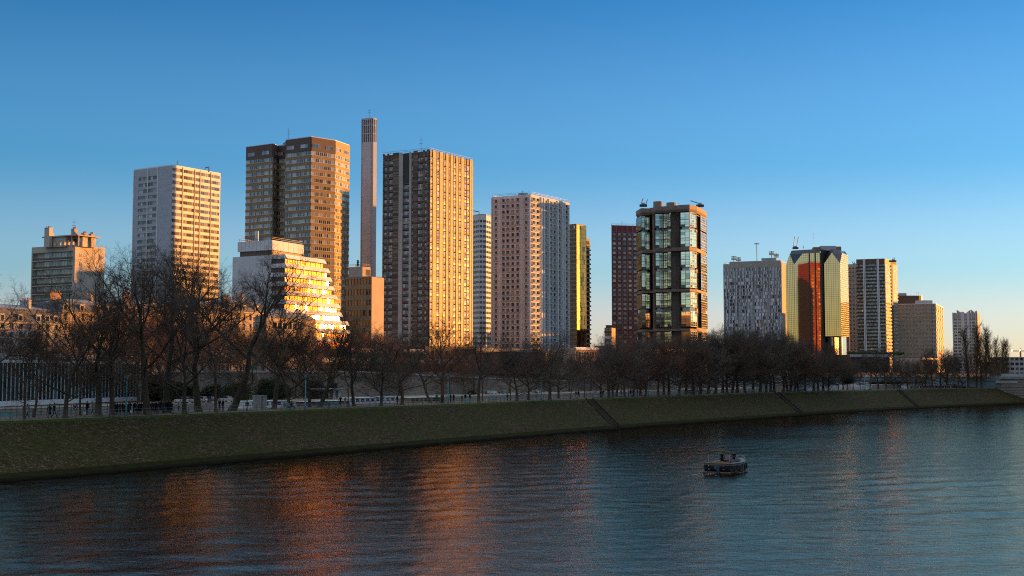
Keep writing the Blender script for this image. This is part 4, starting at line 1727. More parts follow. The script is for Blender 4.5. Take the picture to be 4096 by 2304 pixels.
# ---- white apartment block with balconies and a pavilion on its roof --------------------------------
Y0 = 430
C = g2(301, Y0, 986)
A = along(C, -62, 127, 990)
B = along(C, 30, 420, 988)
D = A + B - C
b = Bld('apartment_block', 'mid rise white block with recessed balconies and a chimneyed pavilion on its roof', 'building', C)
zt = at(301, 985, Y0).z
mb, bb = MB(), MB()
M_WARMW = mat('warm_white_concrete', (.5, .43, .35), .85, .15, .2)
q = body(b, mb, [A, C, B, D], G0, zt, 1.2, core=M_WARMW)
fl, fr = b.face(A, C), b.face(C, B)
fh = 2.95
n = int((zt - 1.6 - G0) / fh)
zb = zt - 1.6 - n * fh
fl.box(mb, 0, fl.L, zt - 1.6, zt, -1.19, 0, M_WARMW)
fl.box(mb, 0, fl.L, G0, zb, -1.19, 0, M_WARMW)
for k in range(n):
    z = zb + k * fh
    fl.box(mb, 0, .5, z, z + fh, -1.19, 0, M_WARMW)
    fl.box(mb, fl.L - .5, fl.L, z, z + fh, -1.19, 0, M_WARMW)
    fl.box(mb, .5, fl.L - .5, z, z + .3, -1.19, -.02, M_WARMW)
    fl.box(bb, .55, fl.L - .55, z + .95, z + 1.05, -.2, -.12, M_DARKMETAL)
    fl.box(bb, .55, fl.L - .55, z + .45, z + .9, -.16, -.13, M_BROWN2)
    for (a, c) in ((.04, .12), (.24, .42), (.44, .62), (.64, .83), (.85, .97)):
        b.win(fl, fl.L * (a + c) / 2, z + .32, fl.L * (c - a), fh - .4, 'w', -1.19)
fr.box(mb, 0.01, fr.L, G0, zt, -1.15, 0, M_WARMW)
for k in range(n):
    z = zb + k * fh
    b.win(fr, fr.L * .88, z + .9, 1.4, 1.5, 'w', .03)
    b.win(fr, fr.L * .2, z + .9, 1.0, 1.4, 'w', .03)
for f2 in (b.face(B, D), b.face(D, A)):
    f2.box(mb, 1.2, f2.L - 1.2, G0, zt, -1.19, 0, M_WARMW)
b.part('wall', mb)
b.part('balcony_rail_trim', bb)
b.windows({'w': (3, 1, M_FRAME_W, pane_mat('orange_reflection_glass', [(.4, (.08, .06, .045)), (.4, (.26, .17, .1)), (.2, (.4, .3, .2))], ior=1.8), .09)}, zfloor=25)  # orange panes carry a reflected glow in their colour
parapet(b, q, zt, .6, mt=M_WARMW)
mb = MB()
c0 = b.rel(g2(205, Y0 + 4, 950))
ex, ey = fl.e, -fl.n
L2 = 12.5


def lp(u, v):
    r = c0 + ex * u + ey * v
    return (r.x, r.y)


zp = zt
hp = at(205, 945, Y0).z - zt
mb.prism([lp(-3.5, 0), lp(7.0, 0), lp(7.0, 9), lp(-3.5, 9)], zp, zp + hp, M_WARMW, M_ROOF)
mb.prism([lp(-4, -.6), lp(13.5, -.6), lp(13.5, 9.6), lp(-4, 9.6)], zp + hp, zp + hp + .4, M_CONC_WARM, M_ROOF)
for u in (9.5, 12.8):
    mb.prism([lp(u - .15, .3), lp(u + .15, .3), lp(u + .15, .6), lp(u - .15, .6)], zp, zp + hp, M_WARMW)
mb.prism([lp(7.01, 3), lp(12, 3), lp(12, 8.8), lp(7.01, 8.8)], zp, zp + hp - .01, M_WARMW)
for u in (5.0, 8.5, 10.6):
    v = 0 if u < 7 else 3
    mb.prism([lp(u - .8, v - .05), lp(u + .8, v - .05), lp(u + .8, v), lp(u - .8, v)], zp + hp * .45, zp + hp * .85, P_BRIGHT)
b.part('roof_pavilion', mb)
for u, v, w_, h_ in ((-.1, -1.2, 3.4, 6.6), (-3.4, 3, 1.6, 5.3), (6.8, 4, 2.2, 6.4), (9.5, 6, 2.0, 4.9), (12.0, 7, 1.8, 4.6)):
    chimney(b, lp(u, v), zp, w_ * .7, 1.4, h_, fl.rz, M_CONC_WARM if u > 0 else M_WARMW, 3)
antenna(b, lp(5.5, 5), zp + hp + .4, 6.5, r=.07)
for i in range(5):
    chimney(b, lp(6 + i * 1.8, -3.4 + i * .2), zp, 1.1, .7, .9, fl.rz, M_WARMW, 1)

# ---- terraced office with golden bands ---------------------------------------------------------------
Y1 = 420
C = g2(1139, Y1, 1020)
A = along(C, -61, 931, 1024)
b = Bld('terraced_office', 'white terraced office whose glass bands blaze with the reflected sun', 'building', C)
zr = at(1139, 1017, Y1).z
fh = 3.05
ends = [1292, 1307, 1316, 1327, 1338, 1348, 1358, 1384, 1390, 1394]
mb, pb, gb = MB(), MB(), []
RD = azv(25)
# the glass: its facade line is set so that the low sun mirrors towards the bridge, as in the photograph
# normal azimuth 115.5: the facade runs along azimuth 25.5
RD = azv(25.45)
fl = b.face(A, C)
BD = azv(29)
nf_ = 10
GLS = []
for i in range(nf_):
    z1 = zr - fh * i
    z0 = z1 - fh
    B = along(C, 25.45, ends[i], 1050 + 36 * i)
    Lr = (B - C).length
    fr = b.face(C, B)
    poly = [b.rel(x) for x in (A, C, B, B + azv(-62) * 16, A + BD * 22)]
    mb.prism(inset(poly, .25), z0, z1 - .01, M_CORE, M_WHITE)
    fl.box(mb, 0, fl.L * .75, z0, z1 - .0, -.24, .02, M_WHITE2)
    fl.box(mb, fl.L * .75, fl.L, z1 - 1.45, z1 - .02, -.24, .3, M_WHITE)
    fl.box(mb, fl.L * .75, fl.L, z0, z1 - 1.47, -.24, -.05, M_BROWN2)
    # leaning white parapet
    fr.box(pb, -.3, Lr + .5, z1 - 1.45, z1 + .05, -.2, 1.25, M_WHITE, dt=.35)
    GLS.append((fr, Lr, z0 + .02, z1 - 1.47))
b.part('wall', mb)
b.part('parapet_band_trim', pb)
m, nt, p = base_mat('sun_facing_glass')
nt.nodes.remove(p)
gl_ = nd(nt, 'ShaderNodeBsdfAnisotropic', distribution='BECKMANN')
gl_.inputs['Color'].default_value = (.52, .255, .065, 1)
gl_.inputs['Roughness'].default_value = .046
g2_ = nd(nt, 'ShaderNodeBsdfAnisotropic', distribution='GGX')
g2_.inputs['Color'].default_value = (.8, .34, .06, 1)  # broad orange lobe: golden glow of the bands put into the tint
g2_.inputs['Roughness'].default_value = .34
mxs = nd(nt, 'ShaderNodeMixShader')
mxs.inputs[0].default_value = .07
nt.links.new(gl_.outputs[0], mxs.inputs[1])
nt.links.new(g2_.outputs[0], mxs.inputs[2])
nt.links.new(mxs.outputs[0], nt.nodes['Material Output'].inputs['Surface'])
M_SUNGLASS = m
tilt = math.radians((SUN_EL - 1.75) / 2)
for (fr, Lr, z0, z1) in GLS:
    gm, fm = MB(), MB()
    n = max(6, int(Lr / 1.5))
    for j in range(n):
        u0, u1 = Lr * j / n + .05, Lr * (j + 1) / n - .05
        h = z1 - z0
        tj = h * math.tan(tilt + R.gauss(0, .0011))
        yj = R.gauss(0, .0012) * (u1 - u0)
        gm.hexa([fr.p(u0, -.02 - yj, z0), fr.p(u1, -.02 + yj, z0), fr.p(u1, -.2, z0), fr.p(u0, -.2, z0),
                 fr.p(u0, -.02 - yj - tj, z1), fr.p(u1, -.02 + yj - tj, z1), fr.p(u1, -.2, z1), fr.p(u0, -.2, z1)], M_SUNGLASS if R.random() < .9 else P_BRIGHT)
    o = b.part('glazing_band', gm)
    for j in range(n + 1):
        u = Lr * j / n
        fr.box(fm, max(u - .05, .001), min(u + .05, Lr), z0, z1 - .01, -.21, .06, M_BROWN2)
    fm.build('mullion', o)
mb = MB()
C2 = g2(1089, Y1 + 7, 1018)
A2 = along(C2, -61, 950, 1020)
B2 = along(C2, 25.45, 1215, 1020)
q = [b.rel(x) for x in (A2, C2, B2, B2 + azv(-62) * 12, A2 + BD * 14)]
zu0, zu1 = zr, at(1089, 960, Y1 + 7).z
mb.prism(inset(q, .6), zu0, zu0 + 2.2, M_BROWN2)
mb.prism(q, zu0 + 2.2, zu1, M_WHITE2, M_ROOF)
f2 = Fc(q[0], q[1])
for j in range(1, 9):
    f2.box(mb, f2.L * j / 9, f2.L * j / 9 + .08, zu0 + 2.2, zu1, .002, .04, M_CONC)
f3 = Fc(q[1], q[2])
for j in range(1, 6):
    f3.box(mb, f3.L * j / 6, f3.L * j / 6 + .06, zu0 + 2.2, zu1, .002, .03, M_CONC_WARM)
b.part('plant_storey', mb)
rail_loop(b, [x * 1.0 for x in inset(q, .4)], zu1, 1.1, 3)
for px in (1024, 1031):
    mb = MB()
    p_ = b.rel(g2(px, Y1 + 12, 940))
    mb.tube([(p_.x, p_.y, zu1), (p_.x, p_.y, zu1 + 3.6)], [.32, .3], 8, M_WHITE)
    b.part('roof_flue', mb)

# ---- brown office with one sunlit flank ---------------------------------------------------------------
Y2 = 480
C = g2(1487, Y2, 1106)
A = along(C, -60, 1380, 1104)
B = along(C, 33, 1536, 1112)
D = A + B - C
b = Bld('brown_office', 'low brown office with a blank golden flank at the foot of the chimney', 'building', C)
zt = at(1487, 1104, Y2).z
mb = MB()
q = body(b, mb, [A, C, B, D], G0, zt, .25)
fl, fr = b.face(A, C), b.face(C, B)
nc = 9
rows = floors(G0, zt - .5, 9, .35, .9)
grid(b, mb, fl, [(fl.L * (j + .1) / nc, fl.L * (j + .9) / nc) for j in range(nc)], rows, G0, zt, M_BROWN, .25, key='w')
fr.box(mb, .25, fr.L, G0, zt - .3, -.25, 0, M_STONE)
for f2 in (b.face(B, D), b.face(D, A)):
    f2.box(mb, .25, f2.L - .25, G0, zt - .3, -.25, 0, M_CONC_WARM)
b.part('wall', mb)
b.windows({'w': (1, 1, M_FRAME_D, P_DARK, .08)}, zfloor=20)
mb = MB()
C2 = g2(1450, Y2 + 6, 1070)
q2 = [b.rel(x) for x in (along(C2, -60, 1395, 1070), C2, along(C2, 33, 1482, 1070))]
q2.append(q2[0] + q2[2] - q2[1])
zz = at(1450, 1066, Y2 + 6).z
mb.prism(q2, zt - .04, zz, M_CONC_WARM, M_ROOF)
f2 = Fc(q2[1], q2[2])
for u in (.5, .7, .88):
    f2.box(mb, f2.L * u - .35, f2.L * u + .35, zt + .8, zz - 1.0, .002, .06, M_CORE)
b.part('roof_storey', mb)
rail_loop(b, q2, zz, 1.0, 3)

# ---- row of stone apartment houses ---------------------------------------------------------------------


def stone_house(px0, px1, eave_y, ridge_y, label, wallm, seed, off=38.0, roofm=None, front_shift=0.0, floors_n=6):
    rr = random.Random(seed)
    a, c = wl_px(px0, off - front_shift), wl_px(px1, off - front_shift)
    b = Bld('stone_apartment_house', label, 'apartment house', a, 'stone apartment houses along the far quay')
    pm = (px0 + px1) / 2
    Ym = (a.y + c.y) / 2
    ze, zr = at(pm, eave_y, Ym).z, at(pm, ridge_y, Ym).z
    d = QN * 14
    mb = MB()
    q = body(b, mb, [a, c, c + d, a + d], G0, ze, .35, core=wallm)
    f = Fc(q[0], q[1])
    nc = max(4, int(f.L / 2.7))
    cw = f.L / nc
    rows = floors(G0, ze, floors_n, .2, .84)
    grid(b, mb, f, [(cw * (j + .3), cw * (j + .7)) for j in range(nc)], rows, G0, ze, wallm, .35, key='w')
    for i in (1, 2, 3):
        f2 = Fc(q[i], q[(i + 1) % 4])
        f2.box(mb, .35, f2.L - .35, G0, ze, -.35, 0, wallm)
    b.part('wall', mb)
    tb = MB()
    for k, zc in enumerate([r[0] - .35 for r in rows]):
        if k in (1, 4, 5, 2):
            f.box(tb, .02, f.L - .02, zc, zc + .25, .002, .5 if k in (1, 4) else .18, wallm)
    f.box(tb, .02, f.L - .02, ze - .3, ze + .1, .002, .55, wallm)
    b.part('cornice_trim', tb)
    rb = MB()
    for k in (1, 4):
        zc = rows[k][0] - .1
        f.box(rb, .1, f.L - .1, zc + .85, zc + .92, .4, .46, M_DARKMETAL)
        for j in range(int(f.L / .6)):
            f.box(rb, .15 + j * .6, .2 + j * .6, zc, zc + .85, .41, .45, M_DARKMETAL)
    b.part('balcony_rail_trim', rb)
    q2 = inset(q, 1.6)
    mb = MB()
    zm = ze + (zr - ze) * .75
    mb.prism([x for x in q], ze + .1, zm, roofm or M_SLATE, M_ZINC, q2)
    mb.prism(q2, zm, zr, M_ZINC, M_ZINC, inset(q, 6.4))
    o = b.part('roof', mb)
    for j in range(nc):
        if j % 2 == 0 or rr.random() < .5:
            dm = MB()
            u = cw * (j + .5)
            f.box(dm, u - .7, u + .7, ze + .35, ze + 2.1, -1.6, -.15, wallm)
            f.box(dm, u - .45, u + .45, ze + .55, ze + 1.85, -.148, -.1, P_DARK)
            f.box(dm, u - .85, u + .85, ze + 2.1, ze + 2.3, -1.7, -.02, M_ZINC)
            dm.build('dormer', o)
    for j in range(max(2, int(f.L / 11))):
        u = f.L * (j + .5 + rr.uniform(-.2, .2)) / max(2, int(f.L / 11))
        p = f.p(u, -6 - rr.uniform(-2, 2), zm)
        chimney(b, (p[0], p[1]), zm - .5, rr.uniform(2.5, 4), .8, zr - zm + rr.uniform(1.0, 2.4), f.rz + PI / 2 * (j % 2), wallm if j % 2 else M_BRICK, 5)
    b.windows({'w': (2, 1, M_FRAME_W, P_DARK, .09)}, zfloor=12)
    return b


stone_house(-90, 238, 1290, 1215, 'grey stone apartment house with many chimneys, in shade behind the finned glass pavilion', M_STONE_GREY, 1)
stone_house(240, 470, 1252, 1195, 'sunlit stone apartment house below the white balconied block', M_STONE, 2)
stone_house(472, 705, 1262, 1200, 'sunlit stone apartment house in front of the white slab tower', M_STONE, 3)
stone_house(707, 905, 1256, 1198, 'sunlit stone apartment house between the white slab tower and the terraced office', M_STONE, 4)
stone_house(907, 1062, 1250, 1195, 'sunlit stone apartment house against the blank wall of the terraced office', M_STONE, 5)
# last house of the row: flat fronted with a long dark window strip
a, c = wl_px(1064, 36), wl_px(1262, 36)
b = Bld('corner_house', 'orange lit plain house with one long dark window strip before the terraced office', 'building', a)
Ym = (a.y + c.y) / 2
ze, zr = at(1160, 1275, Ym).z, at(1160, 1247, Ym).z
mb = MB()
q = body(b, mb, [a, c, c + QN * 11, a + QN * 11], G0, ze, .4, core=M_STONE)
f = Fc(q[0], q[1])
rows = [(at(1160, 1405, Ym).z, at(1160, 1385, Ym).z), (at(1160, 1318, Ym).z, at(1160, 1294, Ym).z)]
grid(b, mb, f, [(f.L * (.12 + .1 * j), f.L * (.2 + .1 * j)) for j in range(6)], rows, G0, ze, M_STONE, .4, key='w')
for i in (1, 2, 3):
    f2 = Fc(q[i], q[(i + 1) % 4])
    f2.box(mb, .4, f2.L - .4, G0, ze, -.4, 0, M_STONE)
b.part('wall', mb)
b.windows({'w': (2, 1, M_FRAME_D, P_DARK, .08)})
mb = MB()
mb.prism([Vector(f.p(0, .5, 0)[:2]), Vector(f.p(f.L, .5, 0)[:2]), q[2], q[3]], ze, zr, M_ZINC, M_ZINC, inset(q, 3.2))
b.part('roof', mb)

# ---- glass pavilion with white fins -------------------------------------------------------------------
P1, P2 = g2(-110, 258), g2(567, 321)
b = Bld('glass_pavilion', 'low dark glass pavilion with white vertical fins standing on short piers', 'building', P1)
zt, zb = 13.7, 4.9
dn = Vector((-(P2 - P1).normalized().y, (P2 - P1).normalized().x))
mb, fm = MB(), MB()
q = [b.rel(x) for x in (P1, P2, P2 + dn * 18, P1 + dn * 18)]
f = Fc(q[0], q[1])
mb.prism(inset(q, .3), zb, zt - .6, M_CORE)
mb.prism(q, zt - .6, zt, M_WHITE2, M_ROOF)
mb.prism(q, zb - 1.1, zb, M_WHITE2)
f.box(mb, f.L - 1.2, f.L - .001, zb + .001, zt - .601, -.3, 0, M_WHITE2)
f_e = Fc(q[1], q[2])
f_e.box(mb, .31, f_e.L - .3, zb + .001, zt - .601, -.29, 0, M_WHITE2)
b.part('wall', mb)
P_PAV = pane_mat('pavilion_glass', [(.6, (.012, .022, .024)), (.25, (.02, .045, .05)), (.15, (.07, .12, .12))], tilt=.006, ior=1.25)
n = 46
fins = [fm]
for j in range(n):
    u0, u1 = (f.L - 1.2) * j / n, (f.L - 1.2) * (j + 1) / n
    for k, (a, c) in enumerate(((.0, .33), (.34, .66), (.67, 1.0))):
        h = zt - .6 - zb
        b.win(f, (u0 + u1) / 2, zb + h * a + .03, u1 - u0 - .02, h * (c - a) - .03, 'g', -.26)
b.windows({'g': (1, 1, None, P_PAV, .05)}, name='glass_pane', zfloor=4)
for j in range(n + 1):
    u = (f.L - 1.25) * j / n
    m2 = MB()
    f.box(m2, u, u + .11, zb + .01, zt - .61, -.1, .08, M_WHITE2)
    b.part('white_fin', m2)
for j in range(9):
    m2 = MB()
    u = f.L * (j + .4) / 9
    f.box(m2, u, u + .9, 3.55, zb - 1.1, -2.4, -1.2, M_CONC)
    b.part('pier', m2)
rb = MB()
for hh in (.5, .95, 1.3):
    f.box(rb, .1, f.L - .1, zt + hh, zt + hh + .06, -.4, -.34, M_FRAME_W)
for j in range(60):
    f.box(rb, f.L * j / 60 + .1, f.L * j / 60 + .16, zt, zt + 1.3, -.41, -.35, M_FRAME_W)
b.part('roof_railing', rb)

# ---- podium terraces -----------------------------------------------------------------------------------
M_DKB = mat('podium_brown', (.075, .05, .04), .7, .2, .3)


def podium(px0, px1, Ya, az, ytop, label, wallm, band, n_f, name='podium_building', depth=14, z0=G0, wkey='w', bandh=1.0, lean=0.0, cols=2.6, cat='building'):
    a = g2(px0, Ya)
    c = along(a, az, px1)
    b = Bld(name, label, cat, a)
    d = azv(az - 90) * depth
    zt = at(px0, ytop, Ya).z
    mb, tb = MB(), MB()
    q = body(b, mb, [a, c, c + d, a + d], z0, zt, .3)
    f = Fc(q[0], q[1])
    nc = max(2, int(f.L / cols))
    cw = f.L / nc
    rows = floors(z0, zt - bandh, n_f, .22, .85)
    grid(b, mb, f, [(cw * (j + .12), cw * (j + .88)) for j in range(nc)], rows, z0, zt - bandh, wallm, .3, key=wkey)
    f.box(tb, -.3, f.L + .4, zt - bandh, zt + .2, -.3, .9 if lean else .35, band, dt=.2 if lean else None)
    for i in (1, 2, 3):
        f2 = Fc(q[i], q[(i + 1) % 4])
        f2.box(mb, .3, f2.L - .3, z0, zt - .06, -.3, 0, wallm)
    b.part('wall', mb)
    b.part('roof_edge', tb)
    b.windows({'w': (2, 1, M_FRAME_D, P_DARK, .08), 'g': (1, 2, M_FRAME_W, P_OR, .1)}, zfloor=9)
    return b


podium(1400, 1690, 452, 40, 1394, 'long low terrace building with a white leaning roof edge behind the sun glare', M_DKB, M_WHITE, 2, lean=1, bandh=1.4)
podium(1272, 1905, 432, 35, 1432, 'lowest white edged terrace stretching in front of the slatted tower', M_DKB, M_WHITE, 2, lean=1, bandh=1.5, depth=10)
podium(1700, 2090, 492, 42, 1386, 'dark brown podium beneath the slatted tower', M_DKB, M_DKB, 3, depth=12)
podium(1905, 2298, 478, 38, 1394, 'dark brown podium beneath the white moulded tower', M_DKB, M_CONC, 3, depth=12)
podium(2302, 2389, 500, 42, 1390, 'small podium pavilion glowing gold with a bright roof edge', M_STONE, M_WHITE, 2, wkey='g', bandh=.9, lean=1, cols=1.6)
podium(2600, 2800, 585, 42, 1396, 'podium wing half lit in gold below the pod tower', M_CONC_WARM, M_WHITE, 3, wkey='g', bandh=.9)
podium(3405, 3560, 620, 62, 1418, 'grey parking deck with planted roof below the banded balcony tower', M_DKB, M_CONC, 2, bandh=1.2)
podium(3690, 3750, 760, 40, 1432, 'small lit pavilion below the tan staggered office', M_STONE, M_WHITE, 2, wkey='g')
podium(2960, 3140, 760, 70, 1420, 'low dark podium at the foot of the white panel slab', M_DKB, M_CONC, 2)
mb = MB()
p = g2(3405, 622)
for i in range(60):
    c = p + azv(62) * (i * .62) + azv(-28) * R.uniform(.5, 2)
    mb.ball((c.x, c.y, at(3405, 1416, 620).z + R.uniform(.1, .9)), R.uniform(.5, 1.0), mat('hedge_green', (.03, .06, .015), .9, .4, 1), 6, 4)
mb.build('roof_hedge', label='green hedge along the roof of the grey parking deck', category='hedge')

# ---- walls, bridge -------------------------------------------------------------------------------------
b = Bld('quay_wall', 'long beige stone retaining wall between the low quay and the street', 'wall', W0)
mb = MB()
ts = [14, 90, 207, 330, 480, 640]
for i in range(len(ts) - 1):
    for (o0, o1, dz, mt) in ((0, 1.2, 0, M_STONEWALL),):
        a0, a1 = b.rel(wl(ts[i], o0)), b.rel(wl(ts[i + 1], o0))
        c0, c1 = b.rel(wl(ts[i], o1)), b.rel(wl(ts[i + 1], o1))
        mb.hexa([(a0.x, a0.y, 3.5), (a1.x, a1.y, 3.5), (c1.x, c1.y, 3.5), (c0.x, c0.y, 3.5),
                 (a0.x, a0.y, wtop(ts[i])), (a1.x, a1.y, wtop(ts[i + 1])), (c1.x, c1.y, wtop(ts[i + 1])), (c0.x, c0.y, wtop(ts[i]))], mt)
b.part('wall_face', mb)
mb = MB()
for i in range(len(ts) - 1):
    a0, a1 = b.rel(wl(ts[i], -.25)), b.rel(wl(ts[i + 1], -.25))
    c0, c1 = b.rel(wl(ts[i], 1.0)), b.rel(wl(ts[i + 1], 1.0))
    z0, z1 = wtop(ts[i]), wtop(ts[i + 1])
    mb.hexa([(a0.x, a0.y, z0), (a1.x, a1.y, z1), (c1.x, c1.y, z1), (c0.x, c0.y, z0), (a0.x, a0.y, z0 + .5), (a1.x, a1.y, z1 + .5), (c1.x, c1.y, z1 + .5), (c0.x, c0.y, z0 + .5)], M_STONE_GREY)
b.part('coping', mb)

M_TEAL_STEEL = mat('pale_teal_steel', (.2, .3, .3), .6, .15, .3)
J = Vector((183, 447))
b = Bld('road_bridge', 'pale green steel road bridge crossing behind the bare trees', 'bridge', J)
bdir = azv(-52)
f = Fc((bdir * 190).to_tuple(), (0, 0))
mb = MB()
f.box(mb, 0, f.L, 8.0, 9.2, -14, 0, M_TEAL_STEEL)
f.box(mb, 0, f.L, 9.2, 9.45, -14.2, .3, M_CONC)
b.part('deck', mb)
mb = MB()
n = 40
for s_ in range(2):
    u0 = 8 + s_ * 92
    for k in range(n):
        a, c = k / n, (k + 1) / n
        za, zc = 3.0 + 4.6 * math.sin(PI * a) ** .7, 3.0 + 4.6 * math.sin(PI * c) ** .7
        mb.hexa([f.p(u0 + 84 * a, -.4, za), f.p(u0 + 84 * c, -.4, zc), f.p(u0 + 84 * c, -.8, zc), f.p(u0 + 84 * a, -.8, za),
                 f.p(u0 + 84 * a, -.4, 8.0), f.p(u0 + 84 * c, -.4, 8.0), f.p(u0 + 84 * c, -.8, 8.0), f.p(u0 + 84 * a, -.8, 8.0)], M_TEAL_STEEL)
b.part('arch_girder', mb)
mb = MB()
for hh in (10.45, 9.95):
    f.box(mb, 0, f.L, hh, hh + .08, .1, .18, M_TEAL_STEEL)
for k in range(96):
    f.box(mb, f.L * k / 96, f.L * k / 96 + .1, 9.46, 10.44, .1, .17, M_TEAL_STEEL)
b.part('railing', mb)
for u in (2.0, 96.0, f.L - 6):
    mb = MB()
    f.box(mb, u - 3.4, u + 3.4, -1, 7.2, -15, 1.0, M_STONEWALL)
    for k in range(8):
        f.box(mb, u - 3.45, u + 3.45, k * .95, k * .95 + .8, 1.001, 1.15, M_STONEWALL)
    f.box(mb, u - 3.8, u + 3.8, 7.2, 7.99, -15.2, 1.5, M_STONE_GREY)
    b.part('pier', mb)
f2 = Fc((0.0, 0.0), (azv(128) * 120).to_tuple())
mb = MB()
f2.box(mb, 6, f2.L, 7.4, 9.2, -14, 0, M_TEAL_STEEL)
f2.box(mb, 0, f2.L, 9.2, 9.45, -14.2, .3, M_CONC)
b.part('deck', mb)
mb = MB()
f2.box(mb, -8, 6, -.5, 8.8, -15, 1.2, M_STONEWALL)
for k in range(9):
    f2.box(mb, -8.1, 6.1, k * .95, k * .95 + .78, 1.201, 1.4, M_STONEWALL)
f2.box(mb, -8.4, 6.4, 8.8, 9.19, -15, 1.8, M_STONE_GREY)
f2.box(mb, -8, 6, 9.46, 10.6, .2, .8, M_STONE_GREY)
b.part('end_abutment', mb)

# railway gantry arches on the bridge approach
for i, (px, Y) in enumerate(((3524, 520), (3576, 522))):
    p = g2(px, Y)
    b = Bld('lattice_mast', ['pale green lattice mast beside the big leaning bare tree', 'pale green lattice mast further from the big leaning bare tree'][i], 'mast', p, 'pale lattice masts by the bridge')
    z0, z1 = 9.0, at(px, 1440, Y).z
    mb = MB()
    for sx_ in (-.5, .5):
        mb.tube([(sx_ * 1.4, 0, z0), (sx_, 0, z1)], .14, 5, M_TEAL_STEEL)
    for k in range(9):
        za, zb_ = z0 + (z1 - z0) * k / 9, z0 + (z1 - z0) * (k + 1) / 9
        s_ = -1 if k % 2 else 1
        mb.tube([(s_ * .6, 0, za), (-s_ * .55, 0, zb_)], .08, 4, M_TEAL_STEEL)
    b.part('lattice_mesh', mb)
    if i == 0:
        mb = MB()
        w_ = (g2(3576, 522) - p)
        mb.tube([(w_.x * t, w_.y * t, z1 + 2.2 * math.sin(PI * t)) for t in [k / 12 for k in range(13)]], .16, 5, M_TEAL_STEEL)
        mb.tube([(0, 0, z1 - 1.2), (w_.x, w_.y, z1 - 1.2)], .08, 4, M_TEAL_STEEL)
        b.part('arched_beam', mb)

# far tower crane and far blocks at the horizon
p = g2(4084, 1500)
b = Bld('tower_crane', 'thin red tower crane with small lamps against the far hill', 'crane', p)
M_CRANE = mat('crane_red', (.4, .1, .06), .6)
mb = MB()
zc = at(4084, 1404, 1500).z
mb.tube([(0, 0, 8), (0, 0, zc + 3)], 1.0, 4, M_CRANE)
b.part('mast', mb)
mb = MB()
mb.tube([(-11, 0, zc), (20, 0, zc)], .7, 4, M_CRANE)
b.part('jib', mb)
m, nt, pr = base_mat('lamp_glow')
pr.inputs['Emission Color'].default_value = (1, .97, .9, 1)
pr.inputs['Emission Strength'].default_value = 6
M_LAMPGLOW = m
for x in (-10.5, -1):
    mb = MB()
    mb.ball((x, -.8, zc + .8), .8, M_LAMPGLOW, 8, 5)
    b.part('work_lamp', mb)
for i, (px, Y, y, wd, lab) in enumerate(((3985, 900, 1428, 26, 'low far block beyond the poplars'), (4040, 980, 1462, 40, 'flat roofed far block below the hill'), (2378, 1200, 1383, 30, 'low far block between the gold edge tower and the red tower'))):
    a = g2(px, Y)
    c = a + azv(95) * wd
    b = Bld('far_block', lab, 'building', a)
    zt = at(px, y, Y).z
    mb = MB()
    q = body(b, mb, [a, c, c + azv(5) * 14, a + azv(5) * 14], 8, zt, .2)
    f = Fc(q[0], q[1])
    k = max(2, int((zt - 8) / 3))
    grid(b, mb, f, [(f.L * (j + .15) / 8, f.L * (j + .85) / 8) for j in range(8)], floors(8, zt, k, .3, .85), 8, zt, M_CONC, .2)
    b.part('wall', mb)
    b.windows({'w': (1, 1, None, P_DARK, .05)}, most=20)

# ---- unseen apartment houses added on the near bank, heights set to shade the river -----
M_PLAST = mat('plaster', (.5, .46, .4), .9, .15, .1)
row = []
t = -180
ri = random.Random(21)
protoRB = None
while t < 1500:
    w_ = ri.uniform(34, 46)
    p = RB0 + RBD * t + RBN * 72
    if t < 880:
        ztp = 66
    else:
        ztp = 0
        for t0_, t1_, z_ in RBH:
            if t0_ <= t < t1_:
                ztp = z_
    if ztp > 20:
        b = Bld('shading_house', 'unseen plastered apartment house on the near bank, height set to shade the river', 'apartment house', p, 'unseen shading houses on the near bank')
        q = [b.rel(x) for x in (p, p + RBN * 16, p + RBN * 16 + RBD * (w_ - .5), p + RBD * (w_ - .5))]
        mb = MB()
        mb.prism(q, 7.0, ztp - 4, M_PLAST)
        f = Fc(q[3], q[0])
        n = int((ztp - 12) / 3.2)
        for k in range(n):
            for j in range(int(f.L / 3)):
                f.box(mb, 1 + j * 3, 2.3 + j * 3, 9 + k * 3.2, 11 + k * 3.2, .002, .05, P_DARK)
            f.box(mb, .2, f.L - .2, 8.6 + k * 3.2, 8.8 + k * 3.2, .002, .4, M_PLAST)
        b.part('wall', mb)
        mb = MB()
        mb.prism(q, ztp - 4, ztp, M_SLATE, M_ZINC, inset(q, 2.5))
        b.part('roof', mb)
    t += w_
# ============================ trees ============================
M_BARK = mat('bark_dark', (.11, .085, .058), .95, .35, 1.5, bump=.6, bscale=9, spec=.1)
M_BARK_PALE = mat('bark_pale', (.14, .125, .085), .9, .45, .9, bump=.5, bscale=6, spec=.1, col2=(.06, .055, .035))
M_TWIG = mat('twig_brown', (.125, .09, .064), .95, .3, .8, spec=.05)
M_TWIG_RED = mat('twig_reddish', (.2, .11, .075), .95, .3, .8, spec=.05)
M_TWIG_GREY = mat('twig_grey', (.14, .12, .1), .95, .3, .8, spec=.05)
M_LEAF = mat('evergreen_leaf', (.035, .055, .018), .8, .45, .9, spec=.2)
M_LEAF_DK = mat('conifer_leaf', (.02, .032, .014), .85, .4, .9, spec=.15)
M_LEAF_OL = mat('olive_bud', (.075, .075, .022), .9, .35, .9, spec=.1)


def rot_about(v, ax, a):
    return Matrix.Rotation(a, 3, ax) @ v


